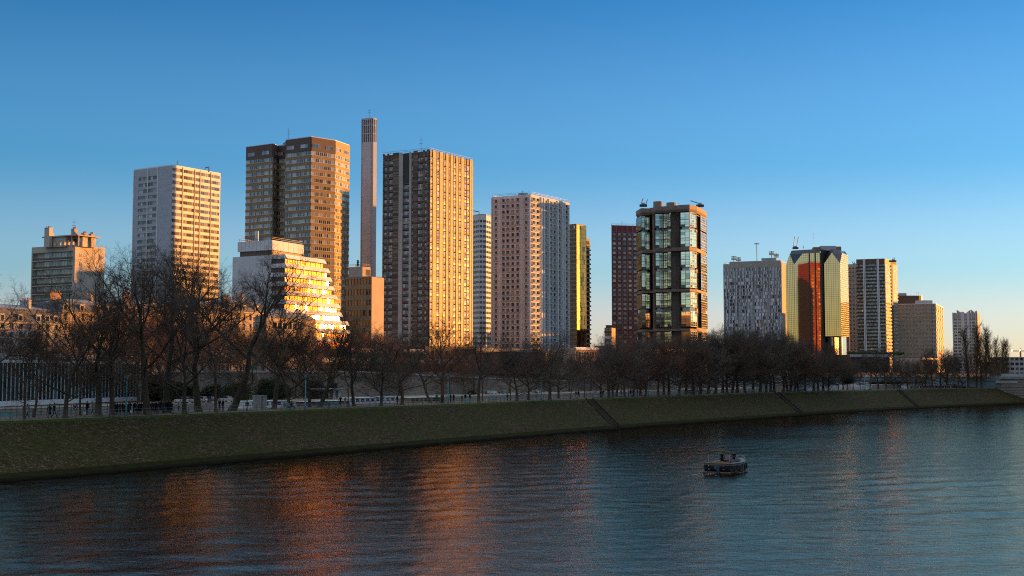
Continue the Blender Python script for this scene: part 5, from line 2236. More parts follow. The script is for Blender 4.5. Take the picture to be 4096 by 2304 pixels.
class Grow:
    def __init__(s, seed, bark, twig):
        s.r = random.Random(seed)
        s.t, s.c = MB(), MB()
        s.bark, s.twig = bark, twig

    def chain(s, p, d, L, r0, r1, nseg, wig, up, sides, mb, mt, cap=False):
        pts, rad, dirs = [p.copy()], [r0], [d.copy()]
        for i in range(nseg):
            ax = Vector((s.r.gauss(0, 1), s.r.gauss(0, 1), s.r.gauss(0, 1)))
            d = (d + ax * wig + Vector((0, 0, up))).normalized()
            p = p + d * (L / nseg)
            pts.append(p.copy())
            dirs.append(d.copy())
            rad.append(r0 + (r1 - r0) * (i + 1) / nseg)
        mb.tube(pts, rad, sides, mt, cap)
        return pts, rad, dirs

    def branch(s, p, d, L, r, lev, P):
        """lev 0 limb ... P['lev'] last twig"""
        last = P['lev']
        sides = (7, 5, 4, 3, 3, 3)[lev]
        mb, mt = (s.t, s.bark) if lev <= 1 else (s.c, s.twig)
        ns = (6, 5, 4, 3, 2, 2)[lev]
        pts, rad, dirs = s.chain(p, d, L, r, max(r * (.35 if lev < last else .5), .006), ns, P['wig'][lev], P['up'][lev], sides, mb, mt)
        if lev >= last:
            return
        n = P['n'][lev]
        for k in range(n):
            t = P['t0'][lev] + (1 - P['t0'][lev]) * (k + s.r.random()) / n
            f = t * ns
            i = min(int(f), ns - 1)
            q = pts[i].lerp(pts[i + 1], f - i)
            dd = dirs[i + 1]
            side = dd.orthogonal().normalized()
            side = rot_about(side, dd, s.r.uniform(0, 2 * PI))
            a = math.radians(s.r.uniform(*P['ang'][lev]))
            nd_ = (dd * math.cos(a) + side * math.sin(a)).normalized()
            ll = L * s.r.uniform(*P['len'][lev]) * (1.15 - .5 * t)
            rr = min(rad[i] * .75, P['rad'][lev + 1] * s.r.uniform(.75, 1.2))
            s.branch(q, nd_, ll, rr, lev + 1, P)
        # leader carries on
        s.branch(pts[-1], dirs[-1], L * .45, rad[-1] * .95, lev + 1, P)


def broad_tree(seed, H, trunk_h, r0, limbs, P, bark, twig, lean=(0, 0), limb_ang=(22, 50), limb_len=.55, low=0):
    g = Grow(seed, bark, twig)
    d = Vector((lean[0], lean[1], 1)).normalized()
    # trunk running on into a wandering leader; limbs leave it all the way up, the lower ones longer and flatter
    pts, rad, dirs = g.chain(Vector((0, 0, -.25)), d, trunk_h, r0, r0 * .72, 6, .045, .02, 9, g.t, bark)
    p2, r2, d2 = g.chain(pts[-1], dirs[-1], H * .42, r0 * .72, r0 * .22, 8, .11, .06, 8, g.t, bark)
    g.t.tube([(0, 0, -.3), (0, 0, .15), (d.x * .5, d.y * .5, .55)], [r0 * 1.45, r0 * 1.2, r0 * .98], 9, bark)
    az = g.r.uniform(0, 6)
    n = limbs + 2
    for k in range(n):
        t = k / (n - 1)
        f = t * 7.6
        i = int(f)
        q = p2[i].lerp(p2[i + 1], f - i)
        az += 2.4 + g.r.uniform(-.5, .5)
        a = math.radians(limb_ang[1] * 1.25 + (limb_ang[0] - limb_ang[1] * 1.25) * t + g.r.uniform(-7, 7))
        dd = (d2[i] * math.cos(a) + Vector((math.cos(az), math.sin(az), 0)) * math.sin(a)).normalized()
        g.branch(q, dd, H * limb_len * (1.0 - .45 * t) * g.r.uniform(.85, 1.15), min(r2[i] * .75, r0 * g.r.uniform(.36, .5)), 0, P)
    g.branch(p2[-1], d2[-1], H * limb_len * .5, r2[-1], 1, P)
    for k in range(low):
        i = g.r.randint(3, 5)
        az = g.r.uniform(0, 2 * PI)
        dd = Vector((math.cos(az), math.sin(az), .35)).normalized()
        g.branch(pts[i], dd, H * limb_len * .6, r0 * .28, 1, P)
    return g


PL = dict(lev=4, n=(5, 5, 5, 4), t0=(.25, .2, .15, .1), ang=((28, 62), (30, 65), (30, 70), (30, 75)), len=((.42, .66), (.42, .66), (.45, .7), (.5, .8)),
          rad=(.2, .1, .045, .02, .0125), wig=(.09, .13, .17, .2, .22), up=(.05, .03, .02, .02, .0))
LM = dict(lev=4, n=(4, 5, 5, 5), t0=(.15, .12, .1, .1), ang=((25, 50), (28, 55), (30, 60), (30, 65)), len=((.5, .72), (.5, .7), (.5, .75), (.55, .85)),
          rad=(.16, .08, .036, .018, .0125), wig=(.06, .09, .12, .15, .15), up=(.07, .05, .03, .02, .02))
SM = dict(lev=3, n=(6, 6, 6), t0=(.2, .15, .1), ang=((28, 55), (30, 60), (30, 65)), len=((.45, .65), (.45, .7), (.5, .75)),
          rad=(.07, .035, .02, .016), wig=(.08, .12, .15, .18), up=(.06, .04, .03, .02))


def finish_tree(key, g, H):
    """normalise to the wanted height; returns (trunk mesh, crown mesh, height)"""
    zs = sorted(v[2] for v in g.c.v)
    h = zs[int(len(zs) * .996)]
    k = H / h
    for mb in (g.t, g.c):
        mb.v = [(x * k, y * k, z * k) for x, y, z in mb.v]
    return g.t.mesh('trunk', True), g.c.mesh('crown', False), H


KIND = {}
for i, (lean, lim) in enumerate((((0, 0), 5), ((.12, .03), 4), ((-.06, .02), 5), ((-.38, .05), 4), ((.04, 0), 6))):
    KIND['plane%d' % i] = finish_tree('plane', broad_tree(100 + i, 20, 5.2 + i % 3, .5 - .03 * (i % 2), lim, PL, M_BARK_PALE if i in (0, 3) else M_BARK, M_TWIG, lean, low=1), 20)
for i in range(4):
    KIND['lime%d' % i] = finish_tree('lime', broad_tree(200 + i, 15, 3.3, .34, 6, LM, M_BARK, M_TWIG_GREY if i % 2 else M_TWIG, ((0, 0), (.05, 0), (-.05, .03), (0, .05))[i], (18, 62), .58, low=3), 15)
for i in range(3):
    KIND['red%d' % i] = finish_tree('red', broad_tree(300 + i, 13, 3.6, .26, 6, LM, M_BARK, M_TWIG_RED, (0, 0), (15, 55), .58, low=2), 13)
for i in range(2):
    KIND['slim%d' % i] = finish_tree('slim', broad_tree(400 + i, 14, 5.5, .2, 4, SM, M_BARK if i else M_BARK_PALE, M_TWIG, (0, 0), (14, 32), .5, low=3), 14)
for i in range(2):
    KIND['young%d' % i] = finish_tree('young', broad_tree(500 + i, 6, 1.8, .09, 5, SM, M_BARK, M_TWIG, (0, 0), (20, 45), .5, low=1), 6)
# upright poplar: a straight leader with steep side shoots
for i in range(2):
    g = Grow(600 + i, M_BARK, mat('twig_tan', (.17, .115, .062), .95, .3, .8, spec=.05))
    pts, rad, dirs = g.chain(Vector((0, 0, -.2)), Vector((0, 0, 1)), 20, .3, .04, 12, .015, .02, 7, g.t, M_BARK)
    for k in range(46):
        t = .1 + .88 * k / 46
        f = t * 12
        j = min(int(f), 11)
        q = pts[j].lerp(pts[j + 1], f - j)
        az = k * 2.4
        a = math.radians(g.r.uniform(12, 26))
        dd = Vector((math.cos(az) * math.sin(a), math.sin(az) * math.sin(a), math.cos(a)))
        L = (5.2 - 3.2 * t) * g.r.uniform(.8, 1.15) * min(1, .5 + t * 2)
        PP = dict(lev=4, n=(6, 6, 4, 4), t0=(.2, .1, .1, .1), ang=((18, 40),) * 4, len=((.3, .5), (.35, .5), (.4, .6), (.5, .8)), rad=(.055, .045, .036, .03, .027), wig=(.05, .07, .08, .1, .1), up=(.12, .1, .08, .05, .05))
        g.branch(q, dd, L, .05, 1, PP)
    KIND['poplar%d' % i] = finish_tree('poplar', g, 21)


def leafy(seed, H, W, shape, mt, n, ls, trunk=.1):
    """evergreens and shrubs: thousands of leaf-sized faces hung on real twigs through the volume"""
    r = random.Random(seed)
    t, c = MB(), MB()
    t.tube([(0, 0, -.2), (0, 0, H * .5), (0, 0, H * .9)], [trunk, trunk * .7, .02], 6, M_BARK)
    clumps = []
    for k in range(46):
        z = r.uniform(.12 if shape != 'tree' else .42, 1.0)
        if shape == 'cone':
            w = W * (1.05 - z)
        elif shape == 'tree':
            w = W * math.sin(PI * min(1, max(0, (z - .36) / .68))) ** .6
        else:
            w = W * math.sqrt(max(0.05, 1 - (z * 1.0) ** 2.4))
        a = r.uniform(0, 2 * PI)
        q = Vector((math.cos(a) * w * r.uniform(.4, 1), math.sin(a) * w * r.uniform(.4, 1), z * H * .95))
        clumps.append(q)
        t.tube([(0, 0, q.z * .8), tuple(q)], [.03, .012], 3, M_BARK)
    for k in range(n):
        q = r.choice(clumps) + Vector((r.gauss(0, 1), r.gauss(0, 1), r.gauss(0, .8))) * (.16 * W + .12)
        if q.z < .05:
            continue
        u = Vector((r.gauss(0, 1), r.gauss(0, 1), r.gauss(0, 1))).normalized()
        v = u.orthogonal().normalized()
        s_ = ls * r.uniform(.6, 1.3)
        c.add([tuple(q + u * s_), tuple(q + v * s_ * .45), tuple(q - u * s_), tuple(q - v * s_ * .45)], [(0, 1, 2, 3)], mt)
    return t.mesh('stem', True), c.mesh('foliage'), H


KIND['evergreen'] = leafy(1, 6.2, 2.3, 'tree', M_LEAF, 5200, .17, .14)
KIND['conifer0'] = leafy(2, 5.5, 1.3, 'cone', M_LEAF_DK, 4200, .14)
KIND['conifer1'] = leafy(3, 5.5, 1.0, 'cone', M_LEAF_DK, 3600, .13)
KIND['bush0'] = leafy(4, 3.6, 3.2, 'round', M_LEAF_DK, 6500, .17)
KIND['bush1'] = leafy(5, 2.2, 2.4, 'round', M_LEAF, 4500, .15)
KIND['olive'] = leafy(6, 9, 3.6, 'tree', M_LEAF_OL, 6500, .15, .2)


def plant(name, kind, p, z, H, label, cat, group, rz, parts=('trunk', 'crown'), sx_=1.0):
    me_t, me_c, h0 = KIND[kind]
    o = thing(name, (p.x, p.y, z), label, cat, group, rz)
    s_ = H / h0
    o.scale = (s_ * sx_, s_ * sx_, s_)
    link(parts[0], me_t, o)
    link(parts[1], me_c, o)
    return o


ORD = ['first', 'second', 'third', 'fourth', 'fifth', 'sixth', 'seventh', 'eighth', 'ninth', 'tenth', 'eleventh', 'twelfth']
BEHIND = [(0, 240, 'grey stone house'), (240, 470, 'balconied white block'), (470, 530, 'edge of the white slab tower'), (530, 885, 'white slab tower'), (885, 1350, 'terraced office'),
          (1350, 1530, 'brown office'), (1530, 1895, 'slatted tower'), (1895, 1965, 'striped tower'), (1965, 2280, 'white moulded tower'), (2280, 2440, 'gold edge tower'),
          (2440, 2546, 'red tower'), (2546, 2830, 'glass pod tower'), (2830, 2893, 'sky gap by the pod tower'), (2893, 3146, 'white panel slab'), (3146, 3392, 'gold mirror tower'),
          (3392, 3592, 'banded balcony slab'), (3592, 3775, 'staggered office'), (3775, 4200, 'winged tower')]


def behind(px):
    for a, c, n in BEHIND:
        if a <= px < c:
            return n
    return BEHIND[0][2] if px < 0 else BEHIND[-1][2]


# island trees: photo column of the foot, distance from the water line, photo row of the top, kind, look
T_ISL = [
    (-60, 15.5, 1090, 'plane2', 'wide bare plane tree reaching in from the frame edge'), (102, 15, 1240, 'slim1', 'thin dark bare tree'), (139, 20, 1290, 'young0', 'pale spindly bare tree'),
    (265, 15.5, 1165, 'lime0', 'thick dark bare tree with long low limbs'), (325, 21.5, 1240, 'slim0', 'slender bare tree'), (397, 16, 1010, 'plane0', 'huge pale plane tree with a deep fork'),
    (451, 14.6, 1120, 'plane2', 'straight dark bare tree'), (594, 14.6, 970, 'plane4', 'tall dark bare plane tree'), (668, 20.5, 955, 'plane2', 'tall pale bare plane tree above the crowd'),
    (742, 14.6, 1150, 'lime1', 'thin dark bare tree with drooping limbs'), (796, 19, 955, 'plane4', 'very tall pale bare plane tree'), (866, 14.8, 1060, 'slim1', 'slender upright dark bare tree'),
    (932, 17.5, 985, 'plane3', 'massive leaning plane tree'), (990, 15, 1480, 'young1', 'small young bare tree'), (1099, 20, 1130, 'plane1', 'dark bare plane tree'),
    (1158, 21.5, 1270, 'lime2', 'bare tree with long sideways limb'), (1240, 22, 1260, 'lime3', 'rounded bare tree'), (1281, 20, 1230, 'plane3', 'bare tree with a leaning trunk behind the lamp'),
    (1394, 15, 1370, 'slim1', 'thin upright bare tree'), (1417, 17, 1290, 'plane4', 'tall straight bare tree'), (1525, 15.2, 1340, 'lime1', 'crooked thick bare tree'),
    (1610, 16.5, 1300, 'lime0', 'stout rounded bare tree'), (1722, 21, 1350, 'plane3', 'leaning bare tree'), (1770, 19, 1255, 'plane4', 'tall pale bare tree'),
    (1915, 15, 1280, 'plane2', 'tall wiry bare tree'), (1930, 20, 1360, 'slim1', 'slim bare tree'), (2041, 16, 1400, 'slim0', 'small bare tree'), (2069, 14.6, 1350, 'lime3', 'crooked dark bare tree'),
    (2113, 17, 1370, 'lime2', 'dark bare tree'), (2199, 14.6, 1310, 'lime0', 'broad dark bare tree with great spreading limbs'), (2234, 20, 1380, 'lime1', 'bare tree'),
    (2282, 15, 1420, 'slim1', 'thin dark bare tree'), (2338, 20, 1400, 'slim0', 'thin pale bare tree'), (2404, 18, 1380, 'lime2', 'dark bare tree'), (2433, 14.8, 1330, 'lime1', 'thick low forking bare tree'),
    (2452, 18, 1370, 'red0', 'reddish bare tree'), (2499, 15, 1345, 'red1', 'reddish bare tree'), (2534, 18, 1350, 'red2', 'dense reddish bare tree'), (2581, 15, 1345, 'lime3', 'straight dark bare tree'),
    (2633, 14.8, 1335, 'red0', 'reddish rounded bare tree'), (2675, 18, 1330, 'lime0', 'dense dark bare tree'), (2715, 14.8, 1335, 'lime2', 'thick dark bare tree'), (2771, 16, 1325, 'lime1', 'dark bare tree'),
    (2860, 16.5, 1300, 'lime3', 'rounded fine twigged bare tree'), (2907, 14.8, 1325, 'lime0', 'dark bare tree'), (2948, 20, 1310, 'lime1', 'fine twigged bare tree'), (2980, 15.5, 1305, 'lime3', 'grey bare tree'),
    (3040, 19, 1312, 'lime1', 'dense grey bare tree'), (3064, 15, 1318, 'lime2', 'dark bare tree'), (3096, 17, 1325, 'lime0', 'bushy dark bare tree'), (3132, 14.8, 1335, 'lime3', 'grey bare tree'),
    (3162, 18, 1350, 'lime1', 'grey bare tree'), (3193, 15.5, 1370, 'lime2', 'slim dark bare tree'), (3219, 20, 1375, 'lime0', 'dark bare tree'), (3253, 15, 1352, 'lime0', 'big dense dark bare tree'),
    (3312, 16, 1400, 'lime1', 'dark bare tree'), (3352, 19, 1440, 'lime2', 'low bare tree'), (3411, 20, 1470, 'young0', 'young bare tree'), (3440, 18, 1470, 'young1', 'young bare tree'),
    (2465, 21.5, 1352, 'red1', 'faint reddish bare tree'), (2560, 21.5, 1340, 'lime1', 'faint dark bare tree'), (2655, 21.5, 1338, 'red2', 'faint reddish bare tree'), (2742, 20, 1330, 'lime3', 'faint grey bare tree'),
    (2800, 21, 1335, 'lime0', 'faint dark bare tree'), (2832, 18, 1322, 'lime2', 'fine grey bare tree'), (2890, 21, 1312, 'lime0', 'fine grey bare tree'), (2928, 17, 1308, 'lime2', 'faint dark bare tree'),
    (3010, 21, 1306, 'lime3', 'faint grey bare tree'), (3082, 21, 1318, 'lime0', 'faint dark bare tree'), (3148, 21, 1335, 'lime2', 'faint dark bare tree'), (3178, 20.5, 1352, 'lime3', 'faint grey bare tree'),
    (3272, 20, 1365, 'lime2', 'faint dark bare tree'), (3292, 17, 1385, 'lime3', 'low grey bare tree'), (3372, 21, 1425, 'lime0', 'low dark bare tree'), (3478, 20.5, 1415, 'lime3', 'dark bare tree'), (3512, 19, 1400, 'lime2', 'fine grey bare tree'),
    (3575, 21, 1425, 'lime0', 'low dark bare tree'), (3630, 18, 1430, 'lime2', 'low grey bare tree'), (3685, 17, 1425, 'lime0', 'low dark bare tree'), (3850, 20, 1410, 'lime2', 'dense grey bare tree'),
    (3545, 15, 1365, 'plane1', 'tall bare tree leaning over the path'), (3600, 19, 1440, 'lime1', 'low dense bare tree'), (3660, 20, 1435, 'red0', 'low reddish bare tree'), (3700, 21, 1430, 'lime3', 'low dense bare tree'),
    (3728, 18, 1400, 'plane0', 'bare tree with a wide open fork'), (3762, 15.5, 1385, 'lime0', 'dark bare tree'), (3790, 18, 1390, 'lime2', 'dark bare tree'), (3830, 18, 1415, 'lime3', 'dense bare tree'),
]
cnt = {}
for t in T_ISL:
    if t[3] != 'young0':
        pass
    k = (t[4], behind(t[0]))
    cnt.setdefault(k, []).append(t)
rt = random.Random(77)
for t in T_ISL:
    px, off, top, kind, look = t
    p, hd = isl_px(px, off)
    z = ZT + .2 if p.y < 380 else ZT + .2 - max(0, (p.y - 380)) * .01
    H = at(px, top, p.y).z - z
    k = (look, behind(px))
    lst = cnt[k]
    lab = look if 'frame edge' in look else '%s on the path before the %s' % (look, k[1])
    if len(lst) > 1:
        lab = '%s %s' % (ORD[lst.index(t)], lab.replace(' on the path', '').replace('great ', '').replace('rising ', '').replace(' before the gap before', ' before'))
    if kind == 'plane3':
        rz = PI * (1 if px < 1500 else .1)
    elif kind == 'plane1':
        rz = PI * .9 if px > 3000 else .2
    else:
        rz = rt.uniform(0, 2 * PI)
    sx_ = 1.0
    if kind.startswith('slim'):
        sx_ = .9
    elif px > 1450 and kind[:4] in ('lime', 'red0', 'red1', 'red2'):
        sx_ = 1.2
    plant('bare_tree', kind, p, z, H, lab, 'tree', 'bare trees along the island path', rz, sx_=sx_)

# poplars at the island's far end
for i, (px, off, top) in enumerate(((3872, 16, 1305), (3905, 19, 1330), (3925, 15, 1290), (3942, 18, 1300), (3962, 16, 1330), (3990, 17, 1345), (4008, 19, 1360), (4024, 16, 1350))):
    p, hd = isl_px(px, off)
    z = ZT - .3
    H = at(px, top, p.y).z - z
    plant('poplar_tree', 'poplar%d' % (i % 2), p, z, H, '%s upright bare poplar from the staggered office towards the bridge pier' % ORD[i], 'tree', 'upright poplars at the end of the path', rt.uniform(0, 6), sx_=1.45)

p, hd = isl_px(3390, 18)
plant('evergreen_tree', 'evergreen', p, ZT + .2, at(3390, 1484, p.y).z - ZT - .2, 'small leafy dark green tree before the white river boats', 'tree', None, 0)
p = g2(3352, 520)
plant('budding_tree', 'olive', p, 8, at(3352, 1436, 520).z - 8, 'olive green budding tree between the boats and the mirror tower', 'tree', None, 0)

# trees of the far quay and street
T_FAR = []
for i in range(40):
    px = 430 + i * 31
    T_FAR.append((px + rt.uniform(-14, 14), rt.choice([-5, 3, 9, 16]), rt.uniform(1300, 1410) if px > 900 else rt.uniform(1215, 1330), rt.choice(['red0', 'red1', 'red2', 'lime0', 'lime3'])))
for i in range(46):
    px = 1560 + i * 30
    T_FAR.append((px + rt.uniform(-14, 14), rt.choice([-6, -3, 3, 10, 18]), rt.uniform(1375, 1440), rt.choice(['red0', 'red1', 'red2', 'lime1'] if px < 2750 else ['lime0', 'lime1', 'lime2', 'lime3'])))
for i in range(15):
    px = 2860 + i * 80
    T_FAR.append((px + rt.uniform(-20, 20), rt.choice([5, 14, 24]), rt.uniform(1410, 1450), rt.choice(['red0', 'lime2', 'red2', 'lime1'])))
for i in range(6):
    T_FAR.append((20 + i * 70, -4, rt.uniform(1330, 1400), rt.choice(['red0', 'lime2'])))
bycnt = {}
for (px, off, top, kind) in T_FAR:
    p = wl_px(px, off)
    if p.y > 820 or p.y < 100:
        continue
    t_ = (p - W0).dot(QD)
    z = min(wtop(t_) + off * .06, 11) if off > 0 else 3.6
    nm = behind(px)
    col = 'reddish' if kind.startswith('red') else 'dark'
    bycnt.setdefault((col, nm, off < 0), []).append((px, p, z, max(5.0, at(px, top, p.y).z - z), kind))
for (col, nm, off), lst in bycnt.items():
    off = -1 if off else 1
    lst.sort()
    for i, (px, p, z, H, kind) in enumerate(lst):
        lab = '%s bare %s tree across the water below the %s' % (col, 'waterside' if off < 0 else 'street', nm)
        if len(lst) > 1:
            lab = '%s %s' % (ORD[i % 12], lab)
        plant('street_tree', kind, p, z, min(H, 18), lab, 'tree', 'bare trees along the far quay street', rt.uniform(0, 6), sx_=1.1)

# shrubs on the low quay
for i, (px, off, top, kind, lab) in enumerate((
        (1080, -12, 1528, 'bush0', 'big dark evergreen bush beside the twin concrete columns'), (1130, -13, 1545, 'bush0', 'dark evergreen bush behind the seated couple'),
        (950, -10, 1545, 'bush1', 'dark hedge bush below the stone wall, near the leaning plane tree'), (860, -10, 1550, 'bush1', 'dark hedge bush below the stone wall near the parked white cars'),
        (1262, -14, 1535, 'bush0', 'dark shrub behind the second lamp post'), (1325, -8, 1505, 'conifer0', 'taller pointed dark conifer against the stone wall'),
        (1343, -8, 1530, 'conifer1', 'shorter pointed dark conifer against the stone wall'), (1888, -14, 1570, 'bush1', 'dark clipped bush behind the woman in the pale hat'),
        (760, -9, 1552, 'bush1', 'dark hedge bush at the end of the glass pavilion'), (700, -9, 1540, 'bush0', 'dark shrub behind the crowd'))):
    p = wl_px(px, off)
    H = max(1.2, at(px, top, p.y).z - 3.6)
    plant('evergreen_shrub', kind, p, 3.6, H, lab, 'shrub', 'evergreen shrubs on the low quay', i * 1.3, ('stem', 'foliage'), 1.0 if H > 3 else 1.3)
p = g2(1428, 486)
plant('roof_conifer', 'conifer1', p, at(1428, 1068, 486).z, 2.9, 'lone little conifer on the roof of the brown office', 'tree', None, 0, ('stem', 'foliage'))
# hedge behind the glass pavilion's railing: laurel bushes under the slab
for i, px in enumerate((40, 120, 175, 245, 300, 350)):
    p = wl_px(px, -3.0)
    plant('laurel_bush', 'bush1', p, 3.55, 1.9, '%s low green laurel bush under the glass pavilion from the teal bench' % ORD[i], 'shrub', 'laurel bushes under the glass pavilion', i, ('stem', 'foliage'), 1.1)
# ============================ people ============================
SKIN_C = (.42, .27, .19)
M_SKIN = mat('skin', SKIN_C, .6, .06, 3)
M_HAIR = mat('dark_hair', (.025, .018, .013), .7, .2, 5)
M_HAIR_B = mat('brown_hair', (.09, .05, .025), .7, .2, 5)
M_SHOE = mat('dark_shoe', (.02, .02, .02), .6, .1)
CLOTH = {}


def cloth(name, c):
    if name not in CLOTH:
        CLOTH[name] = mat('cloth_' + name, c, .9, .2, 2.5, bump=.4, bscale=9, spec=.1)
    return CLOTH[name]


K_BLACK = cloth('black', (.014, .014, .016))
K_NAVY = cloth('navy', (.016, .02, .035))
K_GREY = cloth('pale_grey', (.3, .29, .27))
K_BEIGE = cloth('beige', (.3, .22, .14))
K_BROWN = cloth('brown', (.06, .04, .025))
K_JEANS = cloth('jeans', (.05, .07, .11))
K_RED = cloth('red', (.3, .02, .02))
K_GREEN = cloth('green', (.02, .16, .05))
K_WHITE = cloth('white', (.5, .5, .5))
K_PLUM = cloth('plum', (.07, .03, .05))
K_DKGREY = cloth('dark_grey', (.05, .05, .055))

POSES = {}


def body_mesh(pose):
    """one continuous skinned body, 1.74 m tall, facing -Y; x is the person's left"""
    if pose in POSES:
        return POSES[pose]
    V, E, RAD = [], [], []

    def v(p, r, parent=None):
        V.append(p)
        RAD.append(r)
        if parent is not None:
            E.append((parent, len(V) - 1))
        return len(V) - 1

    sit = pose == 'sit'
    ph = .47 if sit else .93
    pel = v((0, 0, ph), (.15, .115))
    waist = v((0, .0, ph + .17), (.135, .1), pel)
    chest = v((0, .01, ph + .38), (.165, .115), waist)
    ush = v((0, .015, ph + .5), (.12, .085), chest)
    neck = v((0, -.0, ph + .58), (.052, .055), ush)
    hb = v((0, -.02, ph + .65), (.068, .08), neck)
    hm = v((0, -.03, ph + .72), (.078, .095), hb)
    v((0, -.015, ph + .79), (.06, .075), hm)
    nz = v((0, -.125, ph + .695), (.014, .018), hm)
    for s in (-1, 1):
        # legs
        hip = v((s * .09, 0, ph - .06), (.09, .095), pel)
        if sit:
            knee = (s * .11, -.46, .49)
            ank = (s * .12, -.48, .09)
            toe = (s * .13, -.64, .04)
        elif pose == 'walk':
            knee = (s * .09, -.14 * s - .06, .50)
            ank = (s * .09, -.32 * s + (.06 if s < 0 else 0), .1 + (.05 if s < 0 else 0))
            toe = (s * .1, -.32 * s - .13, .04 + (.01 if s < 0 else 0))
        elif pose == 'stride':
            knee = (s * .09, .13 * s - .05, .50)
            ank = (s * .09, .3 * s + (.05 if s > 0 else 0), .1 + (.05 if s > 0 else 0))
            toe = (s * .1, .3 * s - .14, .04)
        else:
            knee = (s * .1, -.015, .5)
            ank = (s * .11, .02, .09)
            toe = (s * .13, -.13, .04)
        k = v(knee, (.06, .062), hip)
        a = v(ank, (.04, .045), k)
        v(toe, (.042, .032), a)
        # arms
        sh = v((s * .19, .01, ph + .47), (.065, .065), ush)
        if pose == 'fold':
            el, wr = (s * .26, .02, ph + .2), (s * .03, -.2, ph + .24)
        elif pose == 'wave':
            el, wr = ((s * .3, -.1, ph + .36), (s * .22, -.24, ph + .58)) if s > 0 else ((s * .25, .04, ph + .2), (s * .25, -.06, ph - .04))
        elif pose == 'walk':
            el, wr = (s * .25, .1 * s + .02, ph + .2), (s * .24, .2 * s - .1, ph - .02)
        elif pose == 'stride':
            el, wr = (s * .25, -.1 * s + .02, ph + .2), (s * .24, -.2 * s - .08, ph - .02)
        elif sit:
            el, wr = (s * .24, -.05, ph + .2), (s * .13, -.28, ph + .1)
        else:
            el, wr = (s * .26, .03, ph + .2), (s * .24, -.05, ph - .04)
        e_ = v(el, (.045, .046), sh)
        w_ = v(wr, (.03, .032), e_)
        d = (Vector(wr) - Vector(el)).normalized()
        side = d.cross(Vector((0, 0, 1)))
        if side.length < .2:
            side = d.cross(Vector((0, 1, 0)))
        side.normalize()
        fl_ = side.cross(d).normalized()
        palm = v(tuple(Vector(wr) + d * .065), (.034, .02), w_)
        for q in range(4):
            o = side * ((q - 1.5) * .021)
            L = (.062, .078, .074, .056)[q]
            f1 = v(tuple(Vector(wr) + d * .105 + o), (.0095, .0095), palm)
            f2 = v(tuple(Vector(wr) + d * (.105 + L * .55) + o + fl_ * .012), (.0085, .0085), f1)
            v(tuple(Vector(wr) + d * (.105 + L * .9) + o + fl_ * .032), (.007, .007), f2)
        t1 = v(tuple(Vector(wr) + d * .06 - side * .045), (.011, .011), palm)
        v(tuple(Vector(wr) + d * .1 - side * .062 + fl_ * .012), (.009, .009), t1)
    me = bpy.data.meshes.new('body_frame')
    me.from_pydata(V, E, [])
    ob = bpy.data.objects.new('body_frame', me)
    COL.objects.link(ob)
    md = ob.modifiers.new('s', 'SKIN')
    md.use_smooth_shade = True
    bm = bmesh.new()
    bm.from_mesh(me)
    ly = bm.verts.layers.skin.verify()
    for i, x in enumerate(bm.verts):
        x[ly].radius = RAD[i]
        x[ly].use_root = (i == 0)
    bm.to_mesh(me)
    bm.free()
    sb = ob.modifiers.new('u', 'SUBSURF')
    sb.levels = sb.render_levels = 1
    dg = bpy.context.evaluated_depsgraph_get()
    ev = ob.evaluated_get(dg)
    out = bpy.data.meshes.new_from_object(ev)
    out.name = 'body_' + pose
    bpy.data.objects.remove(ob)
    out.materials.clear()
    for m_ in (M_SKIN, K_BLACK, K_NAVY, M_SHOE):
        out.materials.append(m_)
    wrists = [Vector(V[i]) for i, r in enumerate(RAD) if r == (.03, .032)]
    for pg in out.polygons:
        c = pg.center
        hand = any((c - w).length < .12 and (c - w).dot(w - Vector((0, .0, ph + .3))) > -.002 for w in wrists)
        if c.z > ph + .565 or hand:
            k = 0
        elif c.z < .075 or (not sit and c.z < .1):
            k = 3
        elif sit:
            k = 2 if (c.y < -.12 and c.z < ph + .08) or c.z < ph - .02 else 1
        else:
            k = 1 if c.z > ph - .12 else 2
        pg.material_index = k
        pg.use_smooth = True
    # hair cap, eyes and mouth, coat skirt
    h = MB()
    h.ball((0, .0, ph + .745), .105, M_HAIR, 10, 7, (.86, 1.0, .9))
    hair = h.mesh('hair', True)
    long_ = MB()
    long_.ball((0, .0, ph + .745), .107, M_HAIR_B, 10, 7, (.88, 1.0, .92))
    long_.tube([(0, .06, ph + .74), (0, .075, ph + .6), (0, .085, ph + .46)], [.085, .08, .05], 8, M_HAIR_B)
    fc_ = MB()
    for s in (-1, 1):
        fc_.ball((s * .032, -.112, ph + .728), .011, M_SHOE, 6, 4)
    fc_.ball((0, -.117, ph + .655), .02, cloth('lip', (.25, .1, .08)), 6, 4, (1, .5, .3))
    face = fc_.mesh('eye_and_mouth', True)
    ct = MB()
    n = 12
    rings = []
    prof = ((ph + .16, .15, .12), (ph, .185, .15), (ph - .25, .2, .165), (ph - .42, .215, .18)) if not sit else ((ph + .2, .15, .12), (ph + .02, .19, .16))
    for z, rx, ry in prof:
        rings.append([(rx * math.cos(2 * PI * j / n), ry * math.sin(2 * PI * j / n), z) for j in range(n)])
    vs = [q for r_ in rings for q in r_]
    ct.add(vs, [(i * n + j, (i + 1) * n + j, (i + 1) * n + (j + 1) % n, i * n + (j + 1) % n) for i in range(len(rings) - 1) for j in range(n)], K_BLACK)
    coat = ct.mesh('coat', True)
    POSES[pose] = (out, hair, long_.mesh('hair', True), face, coat)
    return POSES[pose]


